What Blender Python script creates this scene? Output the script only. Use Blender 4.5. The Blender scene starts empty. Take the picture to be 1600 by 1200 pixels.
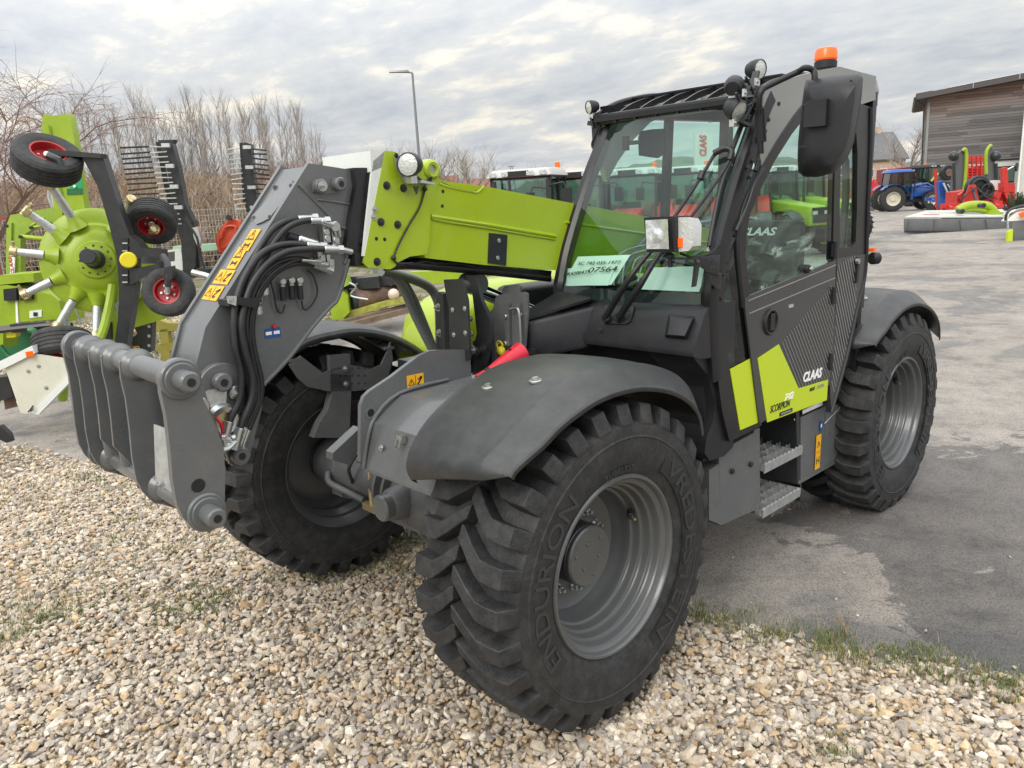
import bpy, bmesh, math, random
import numpy as np
from mathutils import Vector, Matrix
R=math.radians; PI=math.pi
random.seed(7); RNG=np.random.default_rng(7)
sc=bpy.context.scene; COL=sc.collection
# ---------------------------------------------------------------- camera (solved from the photograph)
CX,CY,CZ=2.0952858,2.7992281,1.9052305
FPX=1203.55; YAW=3.94863496
def axes(yaw,pitch,roll):
    f=Vector((math.cos(yaw)*math.cos(pitch),math.sin(yaw)*math.cos(pitch),-math.sin(pitch)))
    r=Vector((math.sin(yaw),-math.cos(yaw),0)); u=r.cross(f)
    return r*math.cos(roll)+u*math.sin(roll), -r*math.sin(roll)+u*math.cos(roll), f
CAM=Vector((CX,CY,CZ))
MR,MU,MF=axes(YAW,0.22107930533,-0.0367407759)     # camera axes in the machine's frame (it stands slightly tilted)
WR,WU,WF=axes(YAW,R(13.3),R(-3.3))                  # camera axes in the world
Am=Matrix((MR,MU,MF)); Aw=Matrix((WR,WU,WF))
ROT=Aw.transposed()@Am                              # machine -> world
MAT=Matrix.Translation(CAM)@ROT.to_4x4()@Matrix.Translation(-CAM)
AX={'x':0,'y':1,'z':2}
def mp(px,py,ax,v):
    d=MF+MR*((px-800)/FPX)-MU*((py-600)/FPX); i=AX[ax]
    return CAM+d*((v-CAM[i])/d[i])
def Y(v,*p): return [mp(a,b,'y',v) for a,b in p]
def X(v,*p): return [mp(a,b,'x',v) for a,b in p]
def Z(v,*p): return [mp(a,b,'z',v) for a,b in p]
GZ=-0.095
FH=Vector((math.cos(YAW),math.sin(YAW),0)); RH=Vector((math.sin(YAW),-math.cos(YAW),0)); UP=Vector((0,0,1))
def wray(px,py): return WF+WR*((px-800)/FPX)-WU*((py-600)/FPX)
def gp(px,py,z=GZ):
    d=wray(px,py); return CAM+d*((z-CZ)/d.z)
def vp(px,py,D):            # world point at horizontal distance D ahead of the viewer
    d=wray(px,py); return CAM+d*(D/d.dot(FH))
def V(D,*p): return [vp(a,b,D) for a,b in p]
# ---------------------------------------------------------------- materials
def mat(name,col,rough=.5,metal=0,bump=0,bscale=60,var=0,vscale=3,coat=0,spec=None,emit=None,rvar=0,dust=0):
    m=bpy.data.materials.new(name); m.use_nodes=True; nt=m.node_tree; N=nt.nodes; L=nt.links
    b=N['Principled BSDF']; b.inputs['Base Color'].default_value=(*col,1); b.inputs['Roughness'].default_value=rough
    b.inputs['Metallic'].default_value=metal; b.inputs['Coat Weight'].default_value=coat
    if spec is not None: b.inputs['Specular IOR Level'].default_value=spec
    tc=N.new('ShaderNodeTexCoord')
    src=None
    if var or rvar or dust:
        n=N.new('ShaderNodeTexNoise'); n.inputs['Scale'].default_value=vscale; n.inputs['Detail'].default_value=6
        n.inputs['Roughness'].default_value=.65
        L.new(tc.outputs['Object'],n.inputs['Vector'])
        if var:
            mx=N.new('ShaderNodeMix'); mx.data_type='RGBA'
            mx.inputs['A'].default_value=(*[c*(1-var) for c in col],1); mx.inputs['B'].default_value=(*[min(1,c*(1+var)) for c in col],1)
            mr=N.new('ShaderNodeMapRange'); mr.inputs['From Min'].default_value=.3; mr.inputs['From Max'].default_value=.7
            L.new(n.outputs['Fac'],mr.inputs['Value']); L.new(mr.outputs['Result'],mx.inputs['Factor']); src=mx.outputs['Result']
            L.new(src,b.inputs['Base Color'])
        if dust:
            n3=N.new('ShaderNodeTexNoise'); n3.inputs['Scale'].default_value=vscale*2.7; n3.inputs['Detail'].default_value=9; n3.inputs['Roughness'].default_value=.72
            L.new(tc.outputs['Object'],n3.inputs['Vector'])
            mr3=N.new('ShaderNodeMapRange'); mr3.inputs['From Min'].default_value=.42; mr3.inputs['From Max'].default_value=.8; mr3.inputs['To Max'].default_value=dust
            L.new(n3.outputs['Fac'],mr3.inputs['Value'])
            mx3=N.new('ShaderNodeMix'); mx3.data_type='RGBA'; mx3.inputs['B'].default_value=(.27,.255,.23,1)
            if src: L.new(src,mx3.inputs['A'])
            else: mx3.inputs['A'].default_value=(*col,1)
            L.new(mr3.outputs['Result'],mx3.inputs['Factor']); L.new(mx3.outputs['Result'],b.inputs['Base Color'])
        if rvar:
            mr2=N.new('ShaderNodeMapRange'); mr2.inputs['To Min'].default_value=max(0,rough-rvar); mr2.inputs['To Max'].default_value=min(1,rough+rvar)
            mr2.inputs['From Min'].default_value=.3; mr2.inputs['From Max'].default_value=.7
            L.new(n.outputs['Fac'],mr2.inputs['Value']); L.new(mr2.outputs['Result'],b.inputs['Roughness'])
    if bump:
        n2=N.new('ShaderNodeTexNoise'); n2.inputs['Scale'].default_value=bscale; n2.inputs['Detail'].default_value=4
        L.new(tc.outputs['Object'],n2.inputs['Vector'])
        bp=N.new('ShaderNodeBump'); bp.inputs['Strength'].default_value=bump; bp.inputs['Distance'].default_value=.01
        L.new(n2.outputs['Fac'],bp.inputs['Height']); L.new(bp.outputs['Normal'],b.inputs['Normal'])
    if emit:
        b.inputs['Emission Color'].default_value=(*emit[0],1); b.inputs['Emission Strength'].default_value=emit[1]
    return m
def glassmat(name,tint,ior=1.5,gl=.03,fr=1.0):
    m=bpy.data.materials.new(name); m.use_nodes=True; nt=m.node_tree; N=nt.nodes; L=nt.links; N.clear()
    o=N.new('ShaderNodeOutputMaterial'); t=N.new('ShaderNodeBsdfTransparent'); t.inputs[0].default_value=(*tint,1)
    g=N.new('ShaderNodeBsdfGlossy'); g.inputs['Roughness'].default_value=gl; g.inputs['Color'].default_value=(fr,fr,fr,1)
    f=N.new('ShaderNodeFresnel'); ge=N.new('ShaderNodeNewGeometry'); ir=N.new('ShaderNodeMix'); ir.inputs[2].default_value=ior; ir.inputs[3].default_value=1/ior; L.new(ge.outputs['Backfacing'],ir.inputs[0]); L.new(ir.outputs[0],f.inputs['IOR'])
    x=N.new('ShaderNodeMixShader'); L.new(f.outputs[0],x.inputs[0]); L.new(t.outputs[0],x.inputs[1]); L.new(g.outputs[0],x.inputs[2]); L.new(x.outputs[0],o.inputs[0])
    return m
M={}
M['grey']=mat('grey_enamel',(.105,.111,.115),.30,.0,bump=.03,bscale=220,var=.08,vscale=2.5,coat=.25,rvar=.08,dust=.17)
M['axle']=mat('axle_cast_paint',(.085,.09,.098),.5,0,bump=.25,bscale=60,var=.15,dust=.3)
M['black']=mat('black_plastic',(.014,.0145,.018),.45,0,bump=.03,bscale=260,var=.1,dust=.05,spec=.38)
M['fender']=mat('fender_plastic',(.028,.030,.032),.42,0,bump=.06,bscale=700,var=.12,vscale=4,rvar=.07,dust=.12)
M['blackgloss']=mat('black_gloss_paint',(.010,.010,.012),.30,0,coat=.0,var=.1,spec=.38,dust=.04)
M['blackmetal']=mat('black_metal_paint',(.020,.022,.025),.34,0,bump=.05,bscale=200,dust=.08)
M['panel']=mat('dark_door_panel',(.030,.030,.033),.33,0,coat=.2,dust=.04)
M['lime']=mat('lime_enamel',(.330,.445,.008),.30,0,bump=.02,bscale=30,var=.06,vscale=2,coat=.35,rvar=.07,dust=.07)
M['pipe']=mat('pipe_grey',(.19,.20,.20),.35,0,var=.06,coat=.2)
M['rakelime']=mat('implement_lime',(.27,.385,.012),.38,0,var=.12,vscale=4,dust=.12)
M['limedecal']=mat('lime_decal',(.50,.62,.012),.45)
M['limedull']=mat('lime_dull_paint',(.25,.37,.03),.5,0,var=.18,vscale=4,dust=.15)
M['green']=mat('green_paint',(.01,.33,.11),.4,var=.1)
M['silver']=mat('roof_silver',(.25,.25,.238),.28,.4,var=.06,coat=.3)
M['roofwhite']=mat('tractor_roof_white',(.42,.43,.42),.45,var=.08,dust=.3)
M['white']=mat('white_paint',(.68,.71,.68),.4,var=.05,dust=.15)
M['offwhite']=mat('cream_panel',(.58,.58,.48),.45,var=.06,dust=.2)
M['galv']=mat('galvanised_steel',(.55,.57,.57),.38,.75,bump=.15,bscale=60,var=.2,vscale=25)
M['steel']=mat('zinc_steel',(.5,.51,.5),.3,.9,var=.1,vscale=12)
M['chrome']=mat('chrome',(.8,.8,.8),.08,1)
M['brass']=mat('yellow_zinc',(.55,.45,.25),.35,.8,var=.2,vscale=15)
def rubbermat():
    m=mat('tyre_rubber',(.019,.020,.022),.62,0,bump=.3,bscale=110,var=.32,vscale=7,dust=.15,rvar=.08,spec=.4); return m
M['rubber']=rubbermat()
M['rubber2']=mat('tyre_lettering',(.030,.031,.033),.5,0,bump=.12,bscale=120)
M['rubber3']=mat('tyre_sidewall_panel',(.015,.0155,.018),.5,0,bump=.1,bscale=90)
M['hose']=mat('hose_rubber',(.016,.016,.018),.42,0,bump=.12,bscale=300,dust=.08)
M['hoseb']=mat('hose_blue_print',(.05,.05,.2),.5)
M['rim']=mat('rim_grey_paint',(.105,.11,.112),.34,.3,var=.1,coat=.2,dust=.08)
M['red']=mat('red_plastic',(.52,.010,.030),.38,var=.05)
M['redpaint']=mat('red_paint',(.50,.022,.016),.4,var=.12,dust=.1)
M['redrim']=mat('red_rim',(.33,.008,.012),.38,var=.1)
M['yellow']=mat('warning_yellow',(.80,.40,.01),.5)
M['yellowcap']=mat('yellow_cap',(.72,.6,.02),.4)
M['blue']=mat('blue_label',(.01,.07,.27),.45)
M['bluepaint']=mat('blue_paint',(.012,.07,.30),.35,var=.1,coat=.3)
M['ink']=mat('black_print',(.008,.008,.008),.6)
M['paper']=mat('paper',(.75,.78,.76),.8)
M['whiteprint']=mat('white_print',(.82,.82,.82),.5)
M['greyprint']=mat('grey_print',(.24,.245,.24),.5)
M['glass']=glassmat('cab_glass',(.72,.90,.83),1.40)
M['glassdark']=glassmat('tinted_glass',(.76,.88,.83),1.36)
M['glassfar']=mat('far_window_glass',(.10,.15,.14),.12,0,spec=.8)
M['lens']=mat('lamp_reflector',(.62,.64,.66),.22,.55,bump=.5,bscale=28,var=.35,vscale=22)
M['lensw']=mat('lamp_lens',(.6,.62,.6),.2,.3,bump=.4,bscale=90)
M['orange']=mat('orange_lens',(.75,.12,.01),.2,0,emit=((1,.13,.01),.25))
M['plasticwrap']=glassmat('plastic_film',(.92,.95,.94),1.55,.15)
M['seat']=mat('seat_fabric',(.03,.032,.033),.7,bump=.2,bscale=200)
M['rust']=mat('worn_brown_steel',(.16,.10,.07),.5,.3,var=.35,vscale=8)
M['olive']=mat('olive_paint',(.30,.26,.05),.5,var=.12)
M['timber']=mat('old_timber',(.17,.12,.08),.8,var=.35,vscale=6,bump=.4)
M['greenpaint']=mat('dark_green_paint',(.015,.13,.05),.4,var=.1)
M['bark']=mat('twig_bark',(.30,.268,.245),.85,var=.25,vscale=.6)
M['barkred']=mat('red_brush_bark',(.21,.145,.115),.85,var=.3,vscale=.3)
M['barktan']=mat('dry_reed',(.30,.215,.13),.9,var=.3,vscale=.3)
M['willow']=mat('willow_bark',(.26,.175,.15),.8,var=.25,vscale=.8)
M['evergreen']=mat('evergreen_leaf',(.035,.055,.025),.8,var=.3,vscale=.5)
# ---------------------------------------------------------------- mesh builder
class MB:
    def __init__(s): s.bm=bmesh.new(); s.mats=[]
    def mi(s,m):
        if m not in s.mats: s.mats.append(m)
        return s.mats.index(m)
    def merge(s,b,m):
        k=s.mi(m)
        for f in b.faces: f.material_index=k; f.smooth=True
        me=bpy.data.meshes.new('t'); b.to_mesh(me); b.free(); s.bm.from_mesh(me); bpy.data.meshes.remove(me)
    def raw(s,vs,fs,m):
        b=bmesh.new(); v=[b.verts.new(p) for p in vs]
        for f in fs:
            try: b.faces.new([v[i] for i in f])
            except ValueError: pass
        s.merge(b,m)
    def prism(s,pts,vec,m,bev=0,seg=2):
        if 'glass' in m.name and m.name!='far_window_glass':
            s.raw([tuple(p) for p in pts],[tuple(range(len(pts)))],m); return
        vec=Vector(vec); pts=[Vector(p) for p in pts]; b=bmesh.new()
        lo=[b.verts.new(p) for p in pts]; hi=[b.verts.new(p+vec) for p in pts]; n=len(pts)
        nn=Vector((0,0,0))
        for i in range(n): nn+=pts[i].cross(pts[(i+1)%n])
        fl=nn.dot(vec)>0
        b.faces.new(lo[::-1] if fl else lo); b.faces.new(hi if fl else hi[::-1])
        for i in range(n):
            j=(i+1)%n; q=[lo[i],lo[j],hi[j],hi[i]]
            b.faces.new(q if fl else q[::-1])
        if bev: bmesh.ops.bevel(b,geom=[e for e in b.edges if e.calc_face_angle(0)>.45],offset=bev,segments=seg,profile=.5,affect='EDGES',clamp_overlap=True)
        s.merge(b,m)
    def box(s,c,d,m,bev=0,rot=None):
        c=Vector(c); hx,hy,hz=[q/2 for q in d]
        pts=[Vector((-hx,-hy,-hz)),Vector((hx,-hy,-hz)),Vector((hx,hy,-hz)),Vector((-hx,hy,-hz))]; v=Vector((0,0,2*hz))
        if rot is not None: pts=[rot@p for p in pts]; v=rot@v
        s.prism([c+p for p in pts],v,m,bev)
    def bar(s,a,b_,w,h,m,up=(0,0,1),bev=0):
        a=Vector(a); b_=Vector(b_); d=(b_-a); t=d.normalized(); u=Vector(up); sd=t.cross(u)
        if sd.length<1e-4: sd=t.cross(Vector((1,0,0)))
        sd.normalize(); u=sd.cross(t)
        s.prism([a+sd*w/2+u*h/2,a-sd*w/2+u*h/2,a-sd*w/2-u*h/2,a+sd*w/2-u*h/2],d,m,bev)
    def loft(s,A,B,m,bev=0):
        b=bmesh.new(); lo=[b.verts.new(p) for p in A]; hi=[b.verts.new(p) for p in B]; n=len(A)
        b.faces.new(lo); b.faces.new(hi[::-1])
        for i in range(n):
            j=(i+1)%n; b.faces.new([lo[j],lo[i],hi[i],hi[j]])
        bmesh.ops.recalc_face_normals(b,faces=b.faces)
        if bev: bmesh.ops.bevel(b,geom=list(b.edges),offset=bev,segments=2,profile=.5,affect='EDGES',clamp_overlap=True)
        s.merge(b,m)
    def tube(s,pts,r,m,n=10,smooth=True,step=4,caps=True,radii=None):
        pts=[Vector(p) for p in pts]
        if smooth and len(pts)>2: pts,radii=catmull(pts,step,radii)
        N_=len(pts); rings=[]; b=bmesh.new(); prev=None
        for i,p in enumerate(pts):
            t=(pts[min(i+1,N_-1)]-pts[max(i-1,0)]).normalized()
            if prev is None:
                a=Vector((0,0,1)) if abs(t.z)<.9 else Vector((1,0,0)); u=t.cross(a).normalized()
            else: u=(prev-t*prev.dot(t)).normalized()
            prev=u; w=t.cross(u); rr=radii[i] if radii else r
            rings.append([b.verts.new(p+(u*math.cos(2*PI*k/n)+w*math.sin(2*PI*k/n))*rr) for k in range(n)])
        for i in range(N_-1):
            for k in range(n): b.faces.new([rings[i][k],rings[i][(k+1)%n],rings[i+1][(k+1)%n],rings[i+1][k]])
        if caps: b.faces.new(rings[0][::-1]); b.faces.new(rings[-1])
        s.merge(b,m)
    def lathe(s,prof,o,d,m,n=48,a0=0,a1=2*PI,cap=False):
        o=Vector(o); d=Vector(d).normalized(); a=Vector((0,0,1)) if abs(d.z)<.9 else Vector((1,0,0)); u=d.cross(a).normalized(); w=d.cross(u)
        full=abs(a1-a0-2*PI)<1e-6; K=n if full else n+1; b=bmesh.new(); rings=[]
        for r,h in prof:
            if r<1e-6: rings.append([b.verts.new(o+d*h)]*K); continue
            rings.append([b.verts.new(o+d*h+(u*math.cos(a0+(a1-a0)*k/n)+w*math.sin(a0+(a1-a0)*k/n))*r) for k in range(K)])
        for i in range(len(prof)-1):
            for k in range(n):
                k2=(k+1)%K; q=[rings[i][k],rings[i][k2],rings[i+1][k2],rings[i+1][k]]
                q=[v for j,v in enumerate(q) if v not in q[:j]]
                if len(q)>2:
                    try: b.faces.new(q)
                    except ValueError: pass
        bmesh.ops.recalc_face_normals(b,faces=b.faces)
        s.merge(b,m)
    def cyl(s,a,b_,r,m,n=20,bev=0,r2=None):
        a=Vector(a); b_=Vector(b_); L=(b_-a).length; r2=r if r2 is None else r2
        if bev: pr=[(0,0),(r-bev,0),(r,bev),(r2,L-bev),(r2-bev,L),(0,L)]
        else: pr=[(0,0),(r,0),(r2,L),(0,L)]
        s.lathe(pr,a,b_-a,m,n)
    def bolt(s,p,d,r=.012,m=None,h=None):
        p=Vector(p); d=Vector(d).normalized(); m=m or M['steel']; h=h or r*.8
        s.cyl(p,p+d*h*.35,r*1.45,m,14); s.cyl(p+d*h*.35,p+d*h,r,m,6); s.cyl(p+d*h,p+d*h*1.6,r*.5,m,8)
    def sphere(s,c,r,m,sc3=(1,1,1),sub=2):
        b=bmesh.new(); bmesh.ops.create_icosphere(b,subdivisions=sub,radius=r)
        for v in b.verts: v.co=Vector((v.co.x*sc3[0],v.co.y*sc3[1],v.co.z*sc3[2]))+Vector(c)
        s.merge(b,m)
    def grid(s,rows,m,thick=0,flip=False):
        b=bmesh.new(); vs=[[b.verts.new(p) for p in r] for r in rows]
        for i in range(len(rows)-1):
            for k in range(len(rows[0])-1):
                q=[vs[i][k],vs[i][k+1],vs[i+1][k+1],vs[i+1][k]]
                b.faces.new(q[::-1] if flip else q)
        if thick:
            bmesh.ops.recalc_face_normals(b,faces=b.faces)
            bmesh.ops.solidify(b,geom=b.faces[:],thickness=thick)
        s.merge(b,m)
    def build(s,name,parent=None,ang=38,sharp=True):
        me=bpy.data.meshes.new(name); s.bm.to_mesh(me); s.bm.free()
        for m in s.mats: me.materials.append(m)
        if sharp: me.set_sharp_from_angle(angle=R(ang))
        o=bpy.data.objects.new(name,me); COL.objects.link(o)
        if parent is not None: o.parent=parent
        return o
def catmull(pts,step,radii=None):
    P=[pts[0]]+pts+[pts[-1]]; out=[]; ro=[]
    for i in range(1,len(P)-2):
        for k in range(step):
            t=k/step; a,b,c,d=P[i-1],P[i],P[i+1],P[i+2]
            out.append(.5*((2*b)+(c-a)*t+(2*a-5*b+4*c-d)*t*t+(3*b-a-3*c+d)*t**3))
            if radii: ro.append(radii[i-1]*(1-t)+radii[i]*t)
    out.append(pts[-1]); 
    if radii: ro.append(radii[-1])
    return out,(ro if radii else None)
def tag(o,label=None,cat=None,group=None,kind=None):
    if label: o['label']=label
    if cat: o['category']=cat
    if group: o['group']=group
    if kind: o['kind']=kind
    return o
def empty(name,loc=(0,0,0),rz=0):
    o=bpy.data.objects.new(name,None); COL.objects.link(o); o.location=loc; o.rotation_euler=(0,0,rz); o.empty_display_size=.2; return o
def copy_tree(o,parent=None):
    c=o.copy(); COL.objects.link(c)
    if parent is not None: c.parent=parent
    for ch in o.children: copy_tree(ch,c)
    return c
def scatter_npmesh(name,verts,faces,mats,midx=None,colors=None,smooth=False):
    me=bpy.data.meshes.new(name); nv=len(verts); nf=len(faces); k=faces.shape[1]
    me.vertices.add(nv); me.vertices.foreach_set('co',verts.astype(np.float32).ravel())
    me.loops.add(nf*k); me.loops.foreach_set('vertex_index',faces.astype(np.int32).ravel())
    me.polygons.add(nf); me.polygons.foreach_set('loop_start',np.arange(0,nf*k,k,dtype=np.int32))
    try: me.polygons.foreach_set('loop_total',np.full(nf,k,dtype=np.int32))
    except Exception: pass
    for m in mats: me.materials.append(m)
    if midx is not None: me.polygons.foreach_set('material_index',midx.astype(np.int32))
    me.polygons.foreach_set('use_smooth',np.full(nf,smooth))
    if colors is not None:
        a=me.color_attributes.new('stone_col','FLOAT_COLOR','POINT'); a.data.foreach_set('color',colors.astype(np.float32).ravel())
    me.update(calc_edges=True); me.validate()
    o=bpy.data.objects.new(name,me); COL.objects.link(o); return o
def textverts(txt,size=1,shear=0,bold=0,space=1.0,ext=.001):
    cu=bpy.data.curves.new('t','FONT'); cu.body=txt; cu.size=size; cu.shear=shear; cu.offset=bold; cu.space_character=space
    cu.extrude=ext; cu.resolution_u=3
    o=bpy.data.objects.new('t',cu); COL.objects.link(o); bpy.context.view_layer.update()
    me=bpy.data.meshes.new_from_object(o.evaluated_get(bpy.context.evaluated_depsgraph_get()))
    tb_=bmesh.new(); tb_.from_mesh(me); bmesh.ops.triangulate(tb_,faces=tb_.faces[:]); tb_.to_mesh(me); tb_.free()
    vs=[v.co.copy() for v in me.vertices]; fs=[list(p.vertices) for p in me.polygons]
    bpy.data.objects.remove(o); bpy.data.curves.remove(cu); bpy.data.meshes.remove(me)
    return vs,fs
def put_text(mb,txt,origin,right,up,height,m,width=None,shear=0,bold=0,ext=.0012,space=1.0):
    vs,fs=textverts(txt,1,shear,bold,space,.001)
    x0=min(v.x for v in vs); x1=max(v.x for v in vs); y0=min(v.y for v in vs); y1=max(v.y for v in vs)
    sy=height/(y1-y0); sx=(width/(x1-x0)) if width else sy
    right=Vector(right).normalized(); up=Vector(up).normalized(); nn=right.cross(up); o=Vector(origin)
    mb.raw([o+right*((v.x-x0)*sx)+up*((v.y-y0)*sy)+nn*(v.z/.001*ext) for v in vs],fs,m)
def inset(pts,d,ax):        # inset a planar polygon lying in the plane normal to axis ax
    n=len(pts); i0,i1=[(1,2),(0,2),(0,1)][AX[ax]]
    A=sum(pts[i][i0]*pts[(i+1)%n][i1]-pts[(i+1)%n][i0]*pts[i][i1] for i in range(n)); sg=1 if A>0 else -1
    out=[]
    for i in range(n):
        p0,p1,p2=pts[i-1],pts[i],pts[(i+1)%n]
        e1=Vector((p1[i0]-p0[i0],p1[i1]-p0[i1])).normalized(); e2=Vector((p2[i0]-p1[i0],p2[i1]-p1[i1])).normalized()
        n1=Vector((-e1.y,e1.x))*sg; n2=Vector((-e2.y,e2.x))*sg; b=(n1+n2); 
        if b.length<1e-5: b=n1.copy()
        b.normalize(); k=d/max(.35,b.dot(n1)); q=Vector(p1); q[i0]+=b.x*k; q[i1]+=b.y*k; out.append(q)
    return out
def warn(mb,c,right,up,w,h,m='yellow',kind=0,n=None):     # warning sticker with pictograms
    right=Vector(right).normalized(); up=Vector(up).normalized(); n=n or right.cross(up); c=Vector(c)
    P=lambda x,y,z=0: c+right*x*w/2+up*y*h/2+n*z
    mb.prism([P(-1,-1),P(1,-1),P(1,1),P(-1,1)],n*.0015,M[m])
    def tri(cx,cy,s,asp):
        for (a,b_) in (((-1,-.8),(1,-.8)),((1,-.8),(0,1)),((0,1),(-1,-.8))):
            mb.bar(P(cx+a[0]*s,cy+a[1]*s*asp,.0022),P(cx+b_[0]*s,cy+b_[1]*s*asp,.0022),min(w,h)*.038,.001,M['ink'],up=n)
        mb.bar(P(cx,cy-s*asp*.3,.0022),P(cx,cy+s*asp*.4,.0022),min(w,h)*.045,.001,M['ink'],up=n)
    if w>h:
        tri(-.5,0,.36,w/h*.9 if w/h<1.9 else 1.7); 
        for (x0,y0,x1,y1) in ((.2,-.5,.8,.5),(.3,.2,.75,.6),(.25,-.6,.6,-.5)): mb.bar(P(x0,y0,.0022),P(x1,y1,.0022),min(w,h)*.1,.001,M['ink'],up=n)
        mb.bar(P(0,-.9,.0022),P(0,.9,.0022),min(w,h)*.03,.001,M['ink'],up=n)
    else:
        tri(0,.45,.62,w/h*.95)
        for (x0,y0,x1,y1) in ((-.5,-.3,-.5,-.7),(.5,-.3,.5,-.7),(-.5,-.5,.5,-.5)): mb.bar(P(x0,y0,.0022),P(x1,y1,.0022),min(w,h)*.1,.001,M['ink'],up=n)
        mb.bar(P(-.9,0,.0022),P(.9,0,.0022),min(w,h)*.03,.001,M['ink'],up=n)
# ================================================================= TELEHANDLER
TH=bpy.data.objects.new('telehandler',None); COL.objects.link(TH); TH.matrix_world=MAT; TH.empty_display_size=.3
tag(TH,'grey and lime telescopic handler with black cab parked half on gravel, the nearest machine','telehandler')
WB=2.805; AZ=.60
def make_wheel():
    t=MB(); n=72
    prof=[(.345,-.195),(.352,-.21),(.40,-.232),(.46,-.241),(.492,-.240),(.497,-.244),(.503,-.240),(.530,-.240),(.545,-.238),(.549,-.226),(.553,-.20),(.566,-.12),(.57,0)]
    prof=prof+[(r,-h) for r,h in prof[::-1][1:]]
    t.lathe(prof,(0,0,0),(0,1,0),M['rubber'],96)
    # lugs
    NL=28; RT=.627; pitch=2*PI/NL
    def lug(sgn,a0):
        # stations along the lug: (h, s_centre, halfwidth)
        st=[(.238,0,.036),(.214,0,.033),(.16,.0,.033),(.115,.004,.032),(.065,.040,.030),(.012,.085,.028),(-.006,.098,.024)]
        top=[];bot=[]
        for h,s_,w in st:
            rt=RT-.012*(abs(h)/.235)**3; rb=.54 if abs(h)<.22 else .53
            for q,(wd,rr,lst) in enumerate(((w,rt,top),(w+.010,rb,bot))):
                for e in (-1,1):
                    a=a0+(s_+e*wd)/.6; hh=h*sgn
                    if lst is bot and h>.22: hh=.232*sgn; 
                    if lst is top and h>.22: rr=.549; hh=.2425*sgn
                    lst.append(Vector((rr*math.cos(a),hh,rr*math.sin(a))))
        vs=top+bot; k=len(top); fs=[]
        for i in range(len(st)-1):
            a,b_,c,d=2*i,2*i+1,2*i+3,2*i+2
            fs.append([a,b_,c,d]); fs.append([k+a,k+d,k+c,k+b_]); fs.append([a,d,k+d,k+a]); fs.append([b_,k+b_,k+c,c])
        fs.append([0,k,k+1,1]); e=k-2; fs.append([e,e+1,k+e+1,k+e])
        b=bmesh.new(); v=[b.verts.new(p) for p in vs]
        for f in fs: b.faces.new([v[i] for i in f])
        bmesh.ops.recalc_face_normals(b,faces=b.faces)
        bmesh.ops.bevel(b,geom=[e for e in b.edges if e.calc_face_angle(0)>.6],offset=.003,segments=1,affect='EDGES',clamp_overlap=True)
        t.merge(b,M['rubber'])
    for i in range(NL):
        lug(1,i*pitch); lug(-1,(i+.5)*pitch)
    for i in range(NL*2):   # small ribs on the shoulder between the lugs
        pass
    tyre=t.build('wheel',None,30)
    l=MB()
    def ringtext(txt,r0,hgt,amid,span,m,flip=1,side=1,yy=.2415,bold=.0,shear=0):
        vs,fs=textverts(txt,1,shear,bold,1.0,.001)
        x0=min(v.x for v in vs); x1=max(v.x for v in vs); y0=min(v.y for v in vs); y1=max(v.y for v in vs)
        out=[]
        for v in vs:
            u=(v.x-x0)/(x1-x0); w=(v.y-y0)/(y1-y0); a=amid+span*(.5-u); rr=r0+hgt*w
            # visual angle a is anticlockwise from image right when looked at from outside (+Y); image right is -X
            out.append(Vector((-rr*math.cos(a),yy+(.0015 if v.z>0 else -.004),rr*math.sin(a))))
        l.raw(out,fs,m)
    def ringpanel(r0,r1,amid,span,m,yy=.2405):
        rows=[]
        for k in range(25):
            a=amid+span*(.5-k/24); rows.append([Vector((-r*math.cos(a),yy+ (0 if .42<r<.485 else -.004),r*math.sin(a))) for r in (r0,(r0+r1)/2,r1)])
        l.grid(rows,m)
    ringpanel(.392,.488,R(172),R(96),M['rubber3'],.2405); ringtext('ENDURION',.405,.070,R(172),R(84),M['rubber2'],yy=.2425)
    ringpanel(.392,.488,R(-2),R(118),M['rubber3'],.2405); ringtext('VREDESTEIN',.405,.070,R(-2),R(108),M['rubber2'],yy=.2425)
    ringtext('TUBELESS',.372,.020,R(95),R(26),M['rubber2'],yy=.2355,bold=0)
    
    l.build('lettering',tyre,25)
    r=MB()
    outer=[(.352,.200),(.352,.213),(.347,.219),(.338,.219),(.333,.212),(.330,.196),(.322,.190),(.313,.186),(.309,.178),(.309,.160),(.305,.152),(.295,.148),(.292,.140),(.292,.122),(.288,.114),(.278,.110),(.275,.102),(.275,.084),(.271,.076),(.262,.072),(.259,.064),(.259,.045),(.250,.02),(.235,-.005),(.20,-.02),(.15,-.025),(.10,-.025),(.10,-.04)]
    r.lathe(outer,(0,0,0),(0,1,0),M['rim'],80)
    inner=[(.10,-.04),(.19,-.045),(.26,-.02),(.285,-.05),(.285,-.10),(.31,-.13),(.31,-.17),(.335,-.20),(.350,-.215),(.356,-.205),(.356,-.19)]
    r.lathe(inner,(0,0,0),(0,1,0),M['rim'],80)
    for k in range(10):
        a=2*PI*(k+.3)/10; p=Vector((.160*math.cos(a),-.026,.160*math.sin(a))); r.bolt(p,(0,1,0),.014,M['steel'],.03)
    # valve with its dark rubber boot
    a=R(28); p=Vector((-.268*math.cos(a),.09,.268*math.sin(a)))
    r.cyl(p,p+Vector((.03*math.cos(a),.02,-.03*math.sin(a))),.016,M['black'],16,.003); r.cyl(p+Vector((.025*math.cos(a),.02,-.025*math.sin(a))),p+Vector((.035*math.cos(a),.045,-.035*math.sin(a))),.005,M['brass'],10)
    r.build('rim',tyre,35)
    h=MB(); h.cyl((0,-.06,0),(0,.060,0),.122,M['blackmetal'],48,.004); h.cyl((0,.060,0),(0,.082,0),.121,M['rim'],48,.006)
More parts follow.
